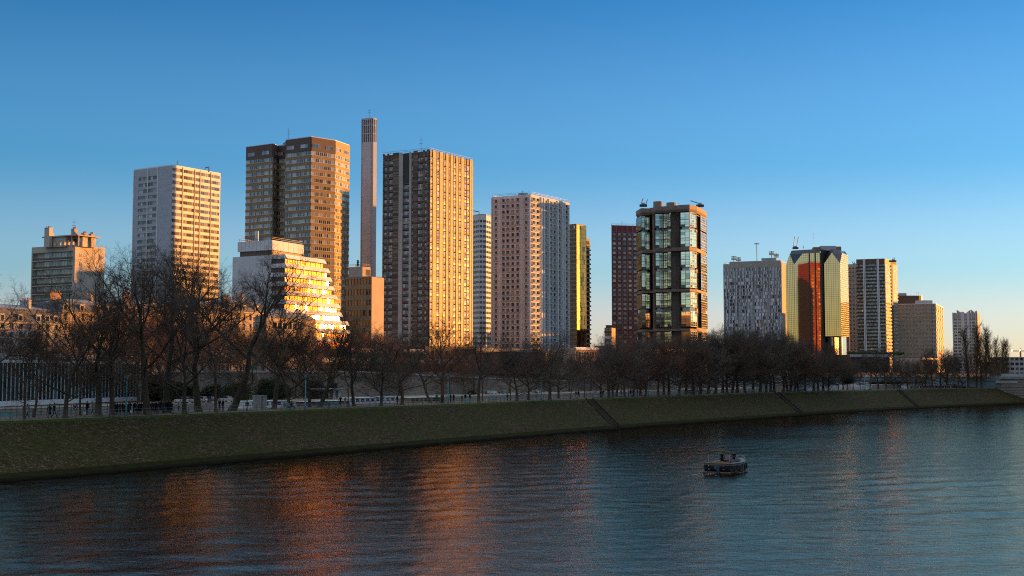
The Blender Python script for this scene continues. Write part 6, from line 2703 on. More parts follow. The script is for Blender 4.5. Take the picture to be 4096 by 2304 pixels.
def person(p, z, rz, pose, top, legs, label, group, h=1.74, hair='short', coat=False, hairm=None):
    me, hs, hl, fc_, ct = body_mesh(pose)
    t = thing('person', (p.x, p.y, z), label, 'person', group, rz)
    s = h / 1.74
    t.scale = (s, s, s)
    o = link('body', me, t)
    for i, m_ in enumerate((M_SKIN, top, legs, M_SHOE)):
        o.material_slots[i].link = 'OBJECT'
        o.material_slots[i].material = m_
    a = link('hair', hl if hair == 'long' else hs, t)
    if hairm:
        a.material_slots[0].link = 'OBJECT'
        a.material_slots[0].material = hairm
    link('face', fc_, t)
    if coat:
        c = link('coat', ct, t)
        c.material_slots[0].link = 'OBJECT'
        c.material_slots[0].material = top
    return t


rp = random.Random(9)
ZPATH = ZT + .22


def walk(px, off, head, pose, top, legs, label, group=None, h=1.74, hair='short', coat=False, hairm=None, sit_z=0):
    """head: direction faced: 'up' towards the camera end, 'dn' away along the path, 'water', 'town'"""
    p, hd = isl_px(px, off)
    # body faces -Y at rz 0; heading hd is the downstream direction
    face = {'dn': hd, 'up': hd + PI, 'water': hd - PI / 2, 'town': hd + PI / 2}[head]
    z = ZPATH if p.y < 380 else ZPATH - (p.y - 380) * .01
    return person(p, z + sit_z, face + PI / 2, pose, top, legs, label, group, h, hair, coat, hairm)


walk(114, 15.6, 'up', 'walk', K_GREY, K_JEANS, 'man in a pale grey jacket walking past the teal bench end', None, 1.78)
walk(203, 15.2, 'dn', 'walk', K_BLACK, K_BLACK, 'person in a long black coat walking beside one in navy', None, 1.72, 'long', True, M_HAIR)
walk(221, 15.2, 'dn', 'stride', K_NAVY, K_JEANS, 'person in a navy jacket and jeans striding beside the black coat', None, 1.8)
walk(352, 20.5, 'up', 'stand', K_BLACK, K_JEANS, 'person in black standing behind the round no dogs sign', None, 1.8)
walk(374, 20.8, 'up', 'walk', K_GREY, K_DKGREY, 'person in pale grey half hidden by the great forked plane tree', None, 1.7)
# the crowd by the first lamp
CR = [(464, 'b'), (472, 'n'), (483, 'd'), (494, 'b'), (503, 'k'), (516, 'n'), (524, 'd'), (533, 'w'), (541, 'n'), (551, 'e'), (559, 'b'), (568, 'b'), (577, 'k'), (586, 'r'), (600, 'b'), (609, 'd'), (618, 'p'), (627, 'b'), (636, 'k'), (645, 'b'), (654, 'd'), (664, 'k'), (673, 'b'), (682, 'b'), (689, 'n')]
CK = {'b': (K_BLACK, 'black'), 'n': (K_NAVY, 'navy'), 'd': (K_DKGREY, 'dark grey'), 'k': (K_BROWN, 'brown'), 'w': (K_WHITE, 'white'), 'e': (K_BEIGE, 'beige'), 'r': (K_RED, 'red'), 'p': (K_PLUM, 'plum')}
seen = {}
tot = {}
for px, c in CR:
    tot[c] = tot.get(c, 0) + 1
for i, (px, c) in enumerate(CR):
    m_, nm = CK[c]
    seen[c] = seen.get(c, 0) + 1
    lab = 'person in %s %s standing in the crowd by the first teal lamp post' % (nm, 'coat' if i % 3 else 'jacket')
    if tot[c] > 1:
        lab = '%s person in %s in the crowd, counting from its lamp post' % (ORD[seen[c] - 1], nm)
        if c == 'b':
            lab = '%s person in black in the crowd beside the first teal lamp post' % ORD[seen[c] - 1]
    walk(px, [15.6, 17.2, 16.3, 18.4][i % 4], rp.choice(['dn', 'up', 'town', 'water']), ['stand', 'fold', 'wave', 'stand', 'stand'][i % 5], m_, rp.choice([K_JEANS, K_BLACK, K_DKGREY, K_BROWN]), lab,
         'crowd by the first lamp post', rp.uniform(1.62, 1.86), 'long' if i % 3 == 0 else 'short', i % 3 != 0, M_HAIR_B if i % 4 == 1 else None)
walk(717, 15.4, 'dn', 'walk', K_DKGREY, cloth('pale_trousers', (.3, .22, .17)), 'small child with bare looking legs beside the crowd', None, 1.2, 'short')
walk(880, 15.3, 'water', 'fold', K_BLACK, K_BLACK, 'person in black standing close to another by the leaning plane tree', None, 1.78)
walk(894, 15.5, 'up', 'wave', K_BLACK, K_JEANS, 'person in black jacket and jeans by the leaning plane tree', None, 1.74)
walk(1151, 15.0, 'water', 'sit', K_GREY, K_JEANS, 'person in pale grey sitting on the teal bench before the dark bushes', None, 1.72, 'long', sit_z=0.02)
walk(1168, 15.0, 'water', 'sit', K_BLACK, K_JEANS, 'person in black and jeans sitting on the teal bench before the dark bushes', None, 1.74, 'long', sit_z=0.02)
walk(1363, 15.8, 'up', 'walk', K_BLACK, K_BLACK, 'man in black walking beside the beige coat', None, 1.82)
walk(1382, 15.4, 'up', 'stride', K_BEIGE, K_BEIGE, 'person in a long beige coat with a pale hood', None, 1.76, 'short', True, cloth('pale_hood', (.4, .36, .3)))
walk(1590, 15.8, 'water', 'stand', K_BLACK, K_BLACK, 'person in black beside the stout rounded tree', None, 1.74)
walk(1747, 17.8, 'dn', 'stand', K_GREEN, K_BLACK, 'person in a bright green jacket by the bicycles', None, 1.76)
walk(1769, 16.5, 'up', 'stand', K_BROWN, K_BLACK, 'person in brown beside the third lamp post', None, 1.7)
walk(1803, 15.5, 'water', 'fold', K_BLACK, K_BLACK, 'person in black beside the third lamp post, nearer of a pair', None, 1.76)
walk(1815, 15.6, 'dn', 'stand', K_BLACK, K_NAVY, 'person in black beside the third lamp post, further of a pair', None, 1.68, 'long')
walk(1848, 16.5, 'water', 'stand', K_BLACK, K_BLACK, 'person in black bending by the teal litter bin', None, 1.4)
walk(1862, 16.2, 'dn', 'stand', K_BLACK, K_JEANS, 'person in black behind the pale teal crate', None, 1.72)
walk(1880, 14.9, 'water', 'stand', K_BLACK, K_GREY, 'woman in black with a pale round hat', None, 1.74, 'short', False, cloth('pale_hat', (.55, .5, .48)))
walk(2030, 16, 'dn', 'walk', K_BLACK, K_BLACK, 'small dark figure beside the crooked dark tree', None, 1.5)
walk(2304, 15.4, 'dn', 'walk', K_BLACK, K_BROWN, 'person in black walking in a pair past the thin trees', None, 1.76)
walk(2314, 15.6, 'dn', 'stride', K_NAVY, K_DKGREY, 'person in navy walking in a pair past the thin trees', None, 1.72, 'long')
walk(2402, 15.8, 'up', 'walk', K_BLACK, K_PLUM, 'shorter person in black walking by the low forking tree', None, 1.64)
walk(2412, 15.4, 'up', 'stride', K_DKGREY, K_NAVY, 'taller person in dark grey walking by the low forking tree', None, 1.86)
walk(2484, 15.6, 'up', 'walk', K_DKGREY, K_BLACK, 'person in dark grey alone beneath the reddish trees', None, 1.78)
for i, (px, k) in enumerate(((2514, K_BEIGE), (2523, K_BLACK), (2533, K_NAVY), (2549, K_BLACK))):
    walk(px, 15.5 + i % 2, 'up', ['walk', 'stride', 'stand', 'walk'][i], k, K_JEANS if i < 2 else K_BLACK, ['person in beige at the near end of a strolling group', 'person in black and jeans in the middle of a strolling group', 'person in navy in a strolling group by the red tower', 'tall person in black at the far end of a strolling group'][i], None, 1.8 if i == 3 else 1.7)
walk(2778, 15.6, 'up', 'walk', K_GREY, K_DKGREY, 'person in grey on the path below the pod tower', None, 1.72)
walk(2806, 15.6, 'dn', 'walk', K_BLACK, K_BROWN, 'person in black on the path below the pod tower', None, 1.8)
walk(3190, 16, 'dn', 'walk', K_BLACK, K_BLACK, 'person in black before the white boats and mirror tower', None, 1.75)
walk(3288, 15.6, 'up', 'walk', K_BLACK, K_BLACK, 'person in black beside the big dense dark tree', None, 1.75)
FARP = [(3706, K_BLACK, 'black'), (3714, K_NAVY, 'navy'), (3722, K_BLACK, 'black'), (3732, K_DKGREY, 'grey'), (3741, K_BLACK, 'black'), (3750, K_BROWN, 'brown'), (3757, K_BLACK, 'black'), (3773, K_RED, 'red')]
c_ = 0
for i, (px, k, nm) in enumerate(FARP):
    if nm == 'black':
        c_ += 1
    lab = 'person in %s in the small group before the long white boat' % nm
    if nm == 'black':
        lab = ORD[c_ - 1] + ' ' + lab
    walk(px, 15.6 + (i % 3), 'up', ['walk', 'stand', 'stride'][i % 3], k, K_BLACK, lab, 'group on the path before the long white boat', 1.75)
# ============================ path furniture ============================
M_TEAL = mat('teal_paint', (.07, .27, .28), .5, .12, 1.2)
M_TEAL_L = mat('pale_teal_paint', (.16, .42, .42), .5, .12, 1.2)
M_RAIL = mat('railing_grey_green', (.13, .15, .15), .6, .15, 1)
M_LANT = mat('lantern_glass', (.35, .36, .36), .3, .1, 2)


def zpath(p):
    return ZPATH if p.y < 380 else ZPATH - (p.y - 380) * .01


# railing
pts = []
n = len(EDGE)
acc = 0.0
prev = None
for i in range(n):
    q = isl(i, 12.6)
    if prev is not None:
        acc += (q - prev).length
    pts.append((acc, q, bankz(i) + .15))
    prev = q
posts = []
s_ = 0.0
j = 0
while s_ < pts[-1][0]:
    while pts[j + 1][0] < s_:
        j += 1
    t = (s_ - pts[j][0]) / (pts[j + 1][0] - pts[j][0])
    q = pts[j][1].lerp(pts[j + 1][1], t)
    z = pts[j][2] + (pts[j + 1][2] - pts[j][2]) * t
    if q.y > 60 and q.x / q.y > -.44:
        posts.append((q, z))
    s_ += 1.3
org = posts[0][0]
rl_ = thing('path_railing', (org.x, org.y, 0), 'long grey green railing with three bars along the river edge of the path', 'railing')
pm_ = MB()
pm_.box(-.028, .028, -.028, .028, -.15, 1.05, M_RAIL)
pm_.ball((0, 0, 1.07), .05, M_RAIL, 6, 4)
pme = pm_.mesh('post')
rest = MB()
for i, (q, z) in enumerate(posts):
    if i < 100:
        link('post', pme, rl_, (q.x - org.x, q.y - org.y, z))
    else:
        rest.merge(pm_, (q.x - org.x, q.y - org.y, z))
rest.build('post', rl_, kind='stuff')
for h in (.98, .62, .27):
    mb = MB()
    mb.tube([(q.x - org.x, q.y - org.y, z + h) for q, z in posts[::3] + [posts[-1]]], .024, 5, M_RAIL)
    mb.build('bar', rl_)
# second low fence on the far side of the path near the glass pavilion
f2 = [isl_px(px, 21.8)[0] for px in range(0, 470, 24)]
o2 = f2[0]
fo = thing('path_fence', (o2.x, o2.y, ZPATH), 'grey bar fence at the back of the path before the glass pavilion', 'fence')
for h in (.3, .65, 1.0, 1.35):
    mb = MB()
    mb.tube([(q.x - o2.x, q.y - o2.y, h) for q in f2], .03, 5, M_RAIL)
    mb.build('bar', fo)
for q in f2:
    mb = MB()
    mb.box(q.x - o2.x - .04, q.x - o2.x + .04, q.y - o2.y - .04, q.y - o2.y + .04, -.1, 1.4, M_RAIL)
    mb.build('post', fo)


def lamp(px, off, top, label):
    p, hd = isl_px(px, off)
    z = zpath(p)
    H = at(px, top, p.y).z - z
    o = thing('street_lamp', (p.x, p.y, z), label, 'street lamp', 'teal lamp posts along the path')
    mb = MB()
    mb.tube([(0, 0, -.1), (0, 0, .5), (0, 0, .55), (0, 0, H - .95)], [.15, .15, .11, .075], 10, M_TEAL)
    mb.build('pole', o, True)
    mb = MB()
    mb.tube([(0, 0, H - .97), (0, 0, H - .86), (0, 0, H - .84)], [.09, .12, .07], 10, M_DARKMETAL)
    mb.build('collar', o)
    mb = MB()
    q = [azv(a) for a in range(45, -315, -90)]
    mb.prism([x * .13 for x in q], H - .84, H - .2, M_LANT, None, [x * .42 for x in q])
    l_ = mb.build('lantern', o)
    mb = MB()
    mb.prism([x * .47 for x in q], H - .198, H - .1, M_DARKMETAL)
    mb.prism([x * .4 for x in q], H - .099, H + .05, M_DARKMETAL, None, [x * .12 for x in q])
    mb.build('cap', l_)
    return o


for px, off, top, lab in ((508, 13.9, 1491, 'teal lamp post in front of the crowd, tallest in view'), (1223, 13.9, 1491, 'teal lamp post before the leaning tree and sunlit terraces'),
                          (1793, 13.9, 1499, 'teal lamp post beside two people in black below the slatted tower'), (2165, 14.5, 1500, 'teal lamp post beside the parked white car below the moulded tower'),
                          (2594, 14.5, 1500, 'teal lamp post among the reddish trees below the pod tower'), (3457, 14.5, 1494, 'teal lamp post in front of the white river boats'),
                          (3655, 14.5, 1493, 'teal lamp post before the long white boat'), (3863, 14.5, 1508, 'teal lamp post at the foot of the poplars')):
    lamp(px, off, top, lab)


def bench(px, off, face, label, w=1.9, col=None):
    p, hd = isl_px(px, off)
    a = {'water': hd - PI / 2, 'town': hd + PI / 2}[face] + PI / 2
    col = col or M_TEAL_L
    o = thing('bench', (p.x, p.y, zpath(p)), label, 'bench', 'teal benches along the path', a)
    mb = MB()
    for k in range(4):
        mb.box(-w / 2, w / 2, -.24 + k * .12, -.14 + k * .12, .43, .47, col)
    mb.build('seat_slat', o)
    mb = MB()
    for k in range(4):
        z = .54 + k * .1
        y = .27 + k * .025
        mb.box(-w / 2, w / 2, y, y + .03, z, z + .085, col)
    mb.build('backrest_slat', o)
    for s in (-1, 1):
        mb = MB()
        x = s * (w / 2 - .12)
        mb.box(x - .03, x + .03, -.24, -.18, -.05, .429, M_TEAL)
        mb.box(x - .03, x + .03, .24, .269, -.05, .9, M_TEAL)
        mb.box(x - .031, x + .031, -.3, .239, .38, .428, M_TEAL)
        mb.box(x - .03, x + .03, -.28, .2, .62, .66, M_TEAL)
        mb.build('leg', o)


bench(22, 13.8, 'town', 'bright teal bench by the railing near the striding pair', 2.1)
bench(1158, 15.1, 'water', 'teal bench with two people sitting on it', 1.9, M_TEAL)
bench(1331, 14.6, 'town', 'teal bench between the second lamp and the beige coat', 1.9, M_TEAL)
bench(1967, 15, 'town', 'teal bench between the tall wiry tree and the parked cars', 2.0)
bench(2700, 14.8, 'town', 'pale teal bench below the pod tower', 2.2)
bench(3002, 14.8, 'town', 'pale teal bench below the white panel slab', 2.2)
bench(3480, 15, 'town', 'pale teal bench beside the lamp before the white boats', 2.0)
bench(3604, 15, 'town', 'pale teal bench beside the lamp before the long white boat', 2.0)

# no dogs sign: white disc, red ring, dark dog
p, hd = isl_px(303, 21.4)
o = thing('round_sign', (p.x, p.y, ZPATH), 'round white no dogs sign with a red ring on the back fence', 'sign', None, hd)
mb = MB()


def disc(mb, x, z, r, y0, y1, mt, n=20, hole=0):
    pts = [(x + r * math.cos(2 * PI * k / n), z + r * math.sin(2 * PI * k / n)) for k in range(n)]
    if not hole:
        vs = [(a, y0, c) for a, c in pts] + [(a, y1, c) for a, c in pts]
        mb.add(vs, [tuple(range(n)), tuple(range(2 * n - 1, n - 1, -1))] + [(k, (k + 1) % n, n + (k + 1) % n, n + k) for k in range(n)], mt)
    else:
        ins = [(x + hole * math.cos(2 * PI * k / n), z + hole * math.sin(2 * PI * k / n)) for k in range(n)]
        vs = [(a, y0, c) for a, c in pts] + [(a, y0, c) for a, c in ins]
        mb.add(vs, [(k, (k + 1) % n, n + (k + 1) % n, n + k) for k in range(n)], mt)


disc(mb, 0, 1.1, .42, -.06, -.03, mat('sign_white', (.6, .6, .58), .5))
mb.build('disc', o)
mb = MB()
disc(mb, 0, 1.1, .42, -.066, 0, mat('sign_red', (.4, .02, .02), .5), hole=.33)
mb.hexa([(-.28, -.066, .84), (-.22, -.066, .8), (-.22, -.062, .8), (-.28, -.062, .84), (.22, -.066, 1.4), (.28, -.066, 1.36), (.28, -.062, 1.36), (.22, -.062, 1.4)], mat('sign_red', (.4, .02, .02), .5))
mb.build('red_ring', o)
mb = MB()
K = mat('sign_black', (.02, .02, .02), .5)
mb.box(-.17, .12, -.07, -.062, 1.05, 1.17, K)
mb.box(.08, .24, -.07, -.062, 1.14, 1.24, K)
for x in (-.17, -.09, .04, .1):
    mb.box(x, x + .04, -.07, -.062, .92, 1.05, K)
mb.box(-.24, -.16, -.07, -.062, 1.14, 1.2, K)
mb.build('dog_symbol', o)

# white notice plates on the railing
M_PLATE = mat('plate_white', (.5, .48, .42), .6)
for i, (px, lab) in enumerate(((341, 'small blank white plate on the railing before the forked plane tree'), (528, 'small blank white plate on the railing before the crowd'),
                               (1122, 'small blank white plate on the railing near the seated couple'), (1945, 'small blank white plate on the railing near the teal bench and parked cars'),
                               (2208, 'small blank white plate on the railing before the broad dark tree'), (2306, 'small blank white plate on the railing before the walking pair'),
                               (2380, 'small blank white plate on the railing before the low forking tree'))):
    p, hd = isl_px(px, 12.55)
    mb = MB()
    mb.box(-.2, .2, -.03, -.005, .5, .85, M_PLATE)
    mb.box(-.17, .17, -.032, -.0301, .66, .69, M_CONC)
    mb.build('notice_plate', None, loc=(p.x, p.y, ZT + .15), rz=hd, label=lab, category='plate', group='notice plates on the railing')

# bicycles
def bicycle(px, off, rz, label):
    p, hd = isl_px(px, off)
    o = thing('bicycle', (p.x, p.y, zpath(p)), label, 'bicycle', None, hd + rz)
    for x in (-.52, .52):
        mb = MB()
        n = 18
        mb.tube([(x + .33 * math.cos(2 * PI * k / n), 0, .35 + .33 * math.sin(2 * PI * k / n)) for k in range(n + 1)], .022, 5, M_SHOE, False)
        for k in range(6):
            a = PI * k / 6
            mb.tube([(x - .32 * math.cos(a), 0, .35 - .32 * math.sin(a)), (x + .32 * math.cos(a), 0, .35 + .32 * math.sin(a))], .004, 3, M_CONC)
        mb.build('wheel', o)
    mb = MB()
    A_, B_, C_, D_ = (-.52, 0, .35), (-.08, 0, .32), (-.2, 0, .85), (.36, 0, .85)
    for a, c in ((A_, B_), (B_, C_), (A_, C_), (C_, D_), (B_, D_), ((.52, 0, .35), (.33, 0, .98))):
        mb.tube([a, c], .02, 5, K_DKGREY)
    mb.build('frame', o)
    mb = MB()
    mb.box(-.34, -.08, -.07, .07, .92, .97, M_SHOE)
    mb.tube([(-.2, 0, .85), (-.21, 0, .93)], .015, 5, M_CONC)
    mb.build('saddle', o)
    mb = MB()
    mb.tube([(.26, -.27, 1.02), (.34, -.15, 1.0), (.34, .15, 1.0), (.26, .27, 1.02)], .015, 5, M_CONC)
    mb.build('handlebar', o)


bicycle(1758, 16.6, .3, 'bicycle leaning beside the person in bright green')
bicycle(1735, 19.5, -.2, 'dark bicycle parked behind the person in bright green')
bicycle(1318, 15.3, .5, 'bicycle standing beside the teal bench near the second lamp')
bicycle(1660, 19, .1, 'parked bicycle between the stout tree and the leaning tree')

# bicycle hoops on the path, twin concrete columns, crate, kiosk
for i in range(6):
    p, hd = isl_px(1452 + i * 27, 18.5)
    mb = MB()
    mb.tube([(-.35, 0, -.05), (-.35, 0, .75), (-.2, 0, .9), (.2, 0, .9), (.35, 0, .75), (.35, 0, -.05)], .03, 6, M_CONC)
    mb.build('bicycle_hoop', None, loc=(p.x, p.y, ZPATH), rz=hd + .9, label='%s steel bicycle hoop from the brown office end, on the path' % ORD[i], category='bicycle hoop', group='steel bicycle hoops on the path')
for i, (px, lab) in enumerate(((1029, 'ribbed grey concrete column, the one beside the young tree'), (1053, 'ribbed grey concrete column, the one beside the dark bush'))):
    p, hd = isl_px(px, 20)
    mb = MB()
    n = 20
    ring = [azv(-360 * k / n) * (.62 if k % 2 else .58) for k in range(n)]
    mb.prism(ring, -.1, 1.95, M_CONC)
    mb.prism([x * 1.05 for x in ring], 1.951, 2.05, M_GREYPANEL)
    mb.build('concrete_column', None, loc=(p.x, p.y, ZPATH), label=lab, category='column', group='twin concrete columns')
p, hd = isl_px(1866, 14.6)
o = thing('litter_bin', (p.x, p.y, ZPATH), 'pale teal litter bin beside the woman in the pale hat', 'bin', None, hd)
mb = MB()
mb.prism([azv(-a) * .26 for a in range(0, 360, 30)], 0, .85, M_TEAL_L, M_SHOE, [azv(-a) * .31 for a in range(0, 360, 30)])
mb.build('body', o)
mb = MB()
mb.tube([(.3 * math.cos(a), .3 * math.sin(a), .88) for a in [2 * PI * k / 14 for k in range(15)]], .025, 5, M_TEAL)
mb.build('rim', o)
p = wl_px(1305, -16)
o = thing('quay_kiosk', (p.x, p.y, 3.6), 'low flat roofed kiosk on the far quay beyond the second bench', 'kiosk', None, math.atan2(QD.y, QD.x))
mb = MB()
mb.box(-5, 5, -2, 2, 2.5, 2.8, M_CONC)
mb.box(-5.3, 5.3, -2.3, 2.3, 2.8, 2.95, M_GREYPANEL)
mb.build('roof', o)
mb = MB()
mb.box(-4.2, 1, -1.2, 1.8, 0, 2.49, M_DKB)
mb.box(-3.8, -1.2, -1.26, -1.2, .9, 2.1, P_DARK)
mb.box(-.6, .4, -1.26, -1.2, .05, 2.1, M_BROWN)
mb.build('wall', o)
for x in (2.2, 4.4):
    mb = MB()
    mb.box(x - .5, x + .5, -1.2, -.4, 0, 2.49, M_CONC)
    mb.build('pier', o)

# stairs down the stone slope
M_STEP = mat('step_stone', (.085, .072, .05), .95, .3, .8, spec=.1, bump=.5, bscale=4)
M_STEPSIDE = mat('step_dark', (.018, .015, .011), .95, .3, .8)
for (pt, pb, lab, wd) in ((2357, 2456, 'stone stair running down the mossy slope below the gold edge tower', .65), (3108, 3196, 'dark narrow stair down the mossy slope below the white panel slab', .45), (3592, 3664, 'faint far stair line down the mossy slope below the banded slab', .25)):
    a, h0 = isl_px(pt, 12.0)
    c, h1 = isl_px(pb, .8)
    o = thing('slope_stair', (a.x, a.y, 0), lab, 'stairs')
    d = c - a
    L = d.length
    e = d / L
    nn = Vector((-e.y, e.x))
    za, zc = ZT + .1, .75
    n = 34
    mb, sb = MB(), MB()
    for k in range(n):
        t0, t1 = k / n, (k + 1) / n
        z = za + (zc - za) * (t0 + .5 / n) + .16
        q0, q1 = e * (L * t0), e * (L * t1)
        w_ = nn * wd
        mb.hexa([(x.x, x.y, zz) for x, zz in ((q0 - w_, z - .5), (q1 - w_, z - .5), (q1 + w_, z - .5), (q0 + w_, z - .5), (q0 - w_, z), (q1 - w_, z), (q1 + w_, z), (q0 + w_, z))], M_STEP)
    mb.build('tread_tile', o)
    for s in (-1, 1):
        sb = MB()
        w0, w1 = nn * (s * wd), nn * (s * (wd + .25))
        if s < 0:
            w0, w1 = w1, w0
        q1 = e * L
        sb.hexa([(w0.x, w0.y, za - .6), (w0.x + q1.x, w0.y + q1.y, zc - .6), (w1.x + q1.x, w1.y + q1.y, zc - .6), (w1.x, w1.y, za - .6),
                 (w0.x, w0.y, za + .35), (w0.x + q1.x, w0.y + q1.y, zc + .35), (w1.x + q1.x, w1.y + q1.y, zc + .35), (w1.x, w1.y, za + .35)], M_STEPSIDE)
        sb.build('side_kerb', o)


# ============================ cars on the far quay ============================
def car_meshes():
    prof = [(-2.1, .35), (-2.15, .7), (-2.0, .95), (-1.3, 1.02), (-.75, 1.42), (.55, 1.45), (1.2, 1.0), (2.0, .85), (2.15, .6), (2.1, .35)]
    return prof


def car(p, z, rz, paint, label):
    o = thing('parked_car', (p.x, p.y, z), label, 'car', 'cars parked on the far quay', rz)
    prof = [(-2.1, .32), (-2.15, .7), (-2.02, .93), (-1.2, .98), (1.1, .98), (2.0, .84), (2.15, .6), (2.1, .32)]
    mb = MB()
    n = len(prof)

    def ext(pr, y0, y1, mt, taper=0.0):
        k = len(pr)
        vs = [(x, y0, zz) for x, zz in pr] + [(x, y1, zz) for x, zz in pr]
        if taper:
            top = max(zz for x, zz in pr)
            vs = [(x, y + (taper if y < 0 else -taper) * ((zz - pr[0][1]) / (top - pr[0][1])), zz) for x, y, zz in vs]
        mb.add(vs, [tuple(range(k)), tuple(range(2 * k - 1, k - 1, -1))] + [(i, k + i, k + (i + 1) % k, (i + 1) % k) for i in range(k)], mt)
    ext(prof, -.86, .86, paint)
    mb.build('body', o)
    mb = MB()
    ext([(-1.95, .985), (-1.25, 1.42), (.35, 1.44), (1.1, .985)], -.78, .78, M_CARGLASS, .12)
    mb.build('window', o)
    mb = MB()
    mb.box(-1.2, .3, -.63, .63, 1.445, 1.48, paint)
    mb.build('roof', o)
    for x in (-1.3, 1.35):
        for y in (-.78, .78):
            mb = MB()
            mb.tube([(x, y - .1, .32), (x, y + .1, .32)], .32, 14, M_SHOE)
            w_ = mb.build('wheel', o)
            mb = MB()
            s = 1 if y > 0 else -1
            mb.tube([(x, y + s * .1, .32), (x, y + s * .12, .32)], .19, 10, M_CONC)
            mb.build('rim', w_)
    for y in (-.6, .6):
        mb = MB()
        mb.box(2.08, 2.17, y - .18, y + .18, .62, .76, M_FRAME_W)
        mb.build('headlight', o)
        mb = MB()
        mb.box(-2.19, -2.1, y - .16, y + .16, .68, .84, K_RED)
        mb.build('tail_light', o)


M_CARGLASS = mat('car_glass', (.02, .022, .025), .08, .05, 1, spec=.6)
M_CARW = mat('car_white', (.55, .56, .58), .35, .05, .5, spec=.5)
M_CARG = mat('car_grey', (.14, .15, .16), .35, .05, .5, metal=.3)
M_CARB = mat('car_blue', (.06, .09, .15), .35, .05, .5, metal=.2)
qa = math.atan2(QD.y, QD.x)
for px, off, rz, paint, lab in ((728, -21, 1.35, M_CARW, 'white car parked nearest the crowd on the far quay'), (748, -19, 1.3, M_CARG, 'grey car parked between white cars on the far quay'),
                                (772, -21, 1.35, M_CARW, 'white car parked before the very tall pale plane tree'), (812, -20, 1.3, M_CARW, 'white car parked beyond the very tall pale plane tree'),
                                (842, -22, 1.4, M_CARB, 'dark blue car parked beside the slender upright tree'), (906, -21, 1.4, M_CARW, 'white car half hidden by the massive leaning plane tree'),
                                (1945, -12, .2, M_CARG, 'grey car parked beyond the teal bench'), (1968, -14, .1, M_CARW, 'pale car parked beyond the teal bench, half behind the wiry tree'),
                                (2012, -13, .1, M_CARG, 'dark grey car driving with its lamps lit beyond the path'), (2145, -14, .12, M_CARW, 'white car parked beside the fourth lamp post')):
    p = wl_px(px, off)
    car(p, 3.62, qa + rz, paint, lab)

# ============================ boats ============================
def barge(px, off, L, label, hullm, cabinm, stripe=None, z0=0.0, cabin=(.15, .8), ch=1.9, rz=0.0, name='houseboat', group=None, deck=1.4):
    o2_ = Q0 + QN * off
    k = ub(px)
    t = (k * o2_.y - o2_.x) / (QD.x - k * QD.y)
    p = o2_ + QD * t
    o = thing(name, (p.x, p.y, z0), label, 'boat', group, math.atan2(QD.y, QD.x) + rz)
    W = 2.4
    pl = [(-L / 2, -W * .8), (L / 2 - 3, -W), (L / 2, 0), (L / 2 - 3, W), (-L / 2, W * .8)]
    mb = MB()
    mb.prism([Vector(x) * .96 for x in pl], -.6, deck, hullm, M_CONC, [Vector(x) for x in pl])
    mb.build('hull', o)
    if stripe:
        mb = MB()
        mb.prism([Vector(x) * 1.012 for x in pl], deck - .35, deck - .05, stripe)
        mb.build('stripe', o)
    a, c = -L / 2 + L * cabin[0], -L / 2 + L * cabin[1]
    mb = MB()
    mb.box(a, c, -W * .7, W * .7, deck, deck + ch, cabinm)
    cb = mb.build('cabin', o)
    mb = MB()
    mb.box(a - .4, c + .4, -W * .78, W * .78, deck + ch, deck + ch + .12, M_WHITE)
    mb.build('roof', cb)
    n = max(3, int((c - a) / 2))
    for j in range(n):
        mb = MB()
        u = a + (c - a) * (j + .5) / n
        for s in (-1, 1):
            mb.box(u - .65, u + .65, min(s * W * .7, s * (W * .7 + .03)), max(s * W * .7, s * (W * .7 + .03)), deck + ch * .35, deck + ch * .85, P_DARK)
        mb.build('window', cb)
    mb = MB()
    for hh in (.5, .95):
        mb.tube([(x * .97, y * .95, deck + hh) for x, y in pl] + [(pl[0][0] * .97, pl[0][1] * .95, deck + hh)], .03, 4, M_FRAME_W)
    for x, y in pl:
        mb.tube([(x * .97, y * .95, deck), (x * .97, y * .95, deck + .95)], .03, 4, M_FRAME_W)
    mb.build('guard_rail', o)
    return o


M_HULLW = mat('hull_white', (.55, .56, .58), .45, .08, .4)
M_HULLD = mat('hull_dark', (.03, .035, .04), .5, .2, .4)
barge(1010, -8, 22, 'white houseboat with a red stripe moored behind the young tree', M_HULLW, M_WHITE, K_RED, cabin=(.3, .9), ch=1.6, deck=2.4)
barge(1300, -7, 26, 'long dark houseboat with a flat roof moored behind the second bench', M_HULLD, M_DKB, None, ch=1.6, deck=1.9)
barge(1480, -7, 30, 'long pale houseboat moored beyond the bicycle hoops', M_HULLW, M_WHITE2, K_RED, ch=1.5, deck=2.6)
barge(1690, -8, 22, 'brown houseboat moored beyond the parked bicycles', M_HULLD, M_BROWN, None, ch=1.6, deck=2.2)
barge(3205, -2, 30, 'white tour boat behind the dense dark tree', M_HULLW, M_WHITE, None, ch=2.6, deck=3.2, name='tour_boat', group='white tour boats at the far quay')
barge(3330, -6, 36, 'white tour boat behind the small evergreen tree', M_HULLW, M_WHITE, None, ch=2.6, deck=3.4, name='tour_boat', group='white tour boats at the far quay')
barge(3440, -10, 34, 'low white tour boat beside the lamp before the bridge', M_HULLW, M_WHITE, None, ch=1.8, deck=3.6, name='tour_boat', group='white tour boats at the far quay')
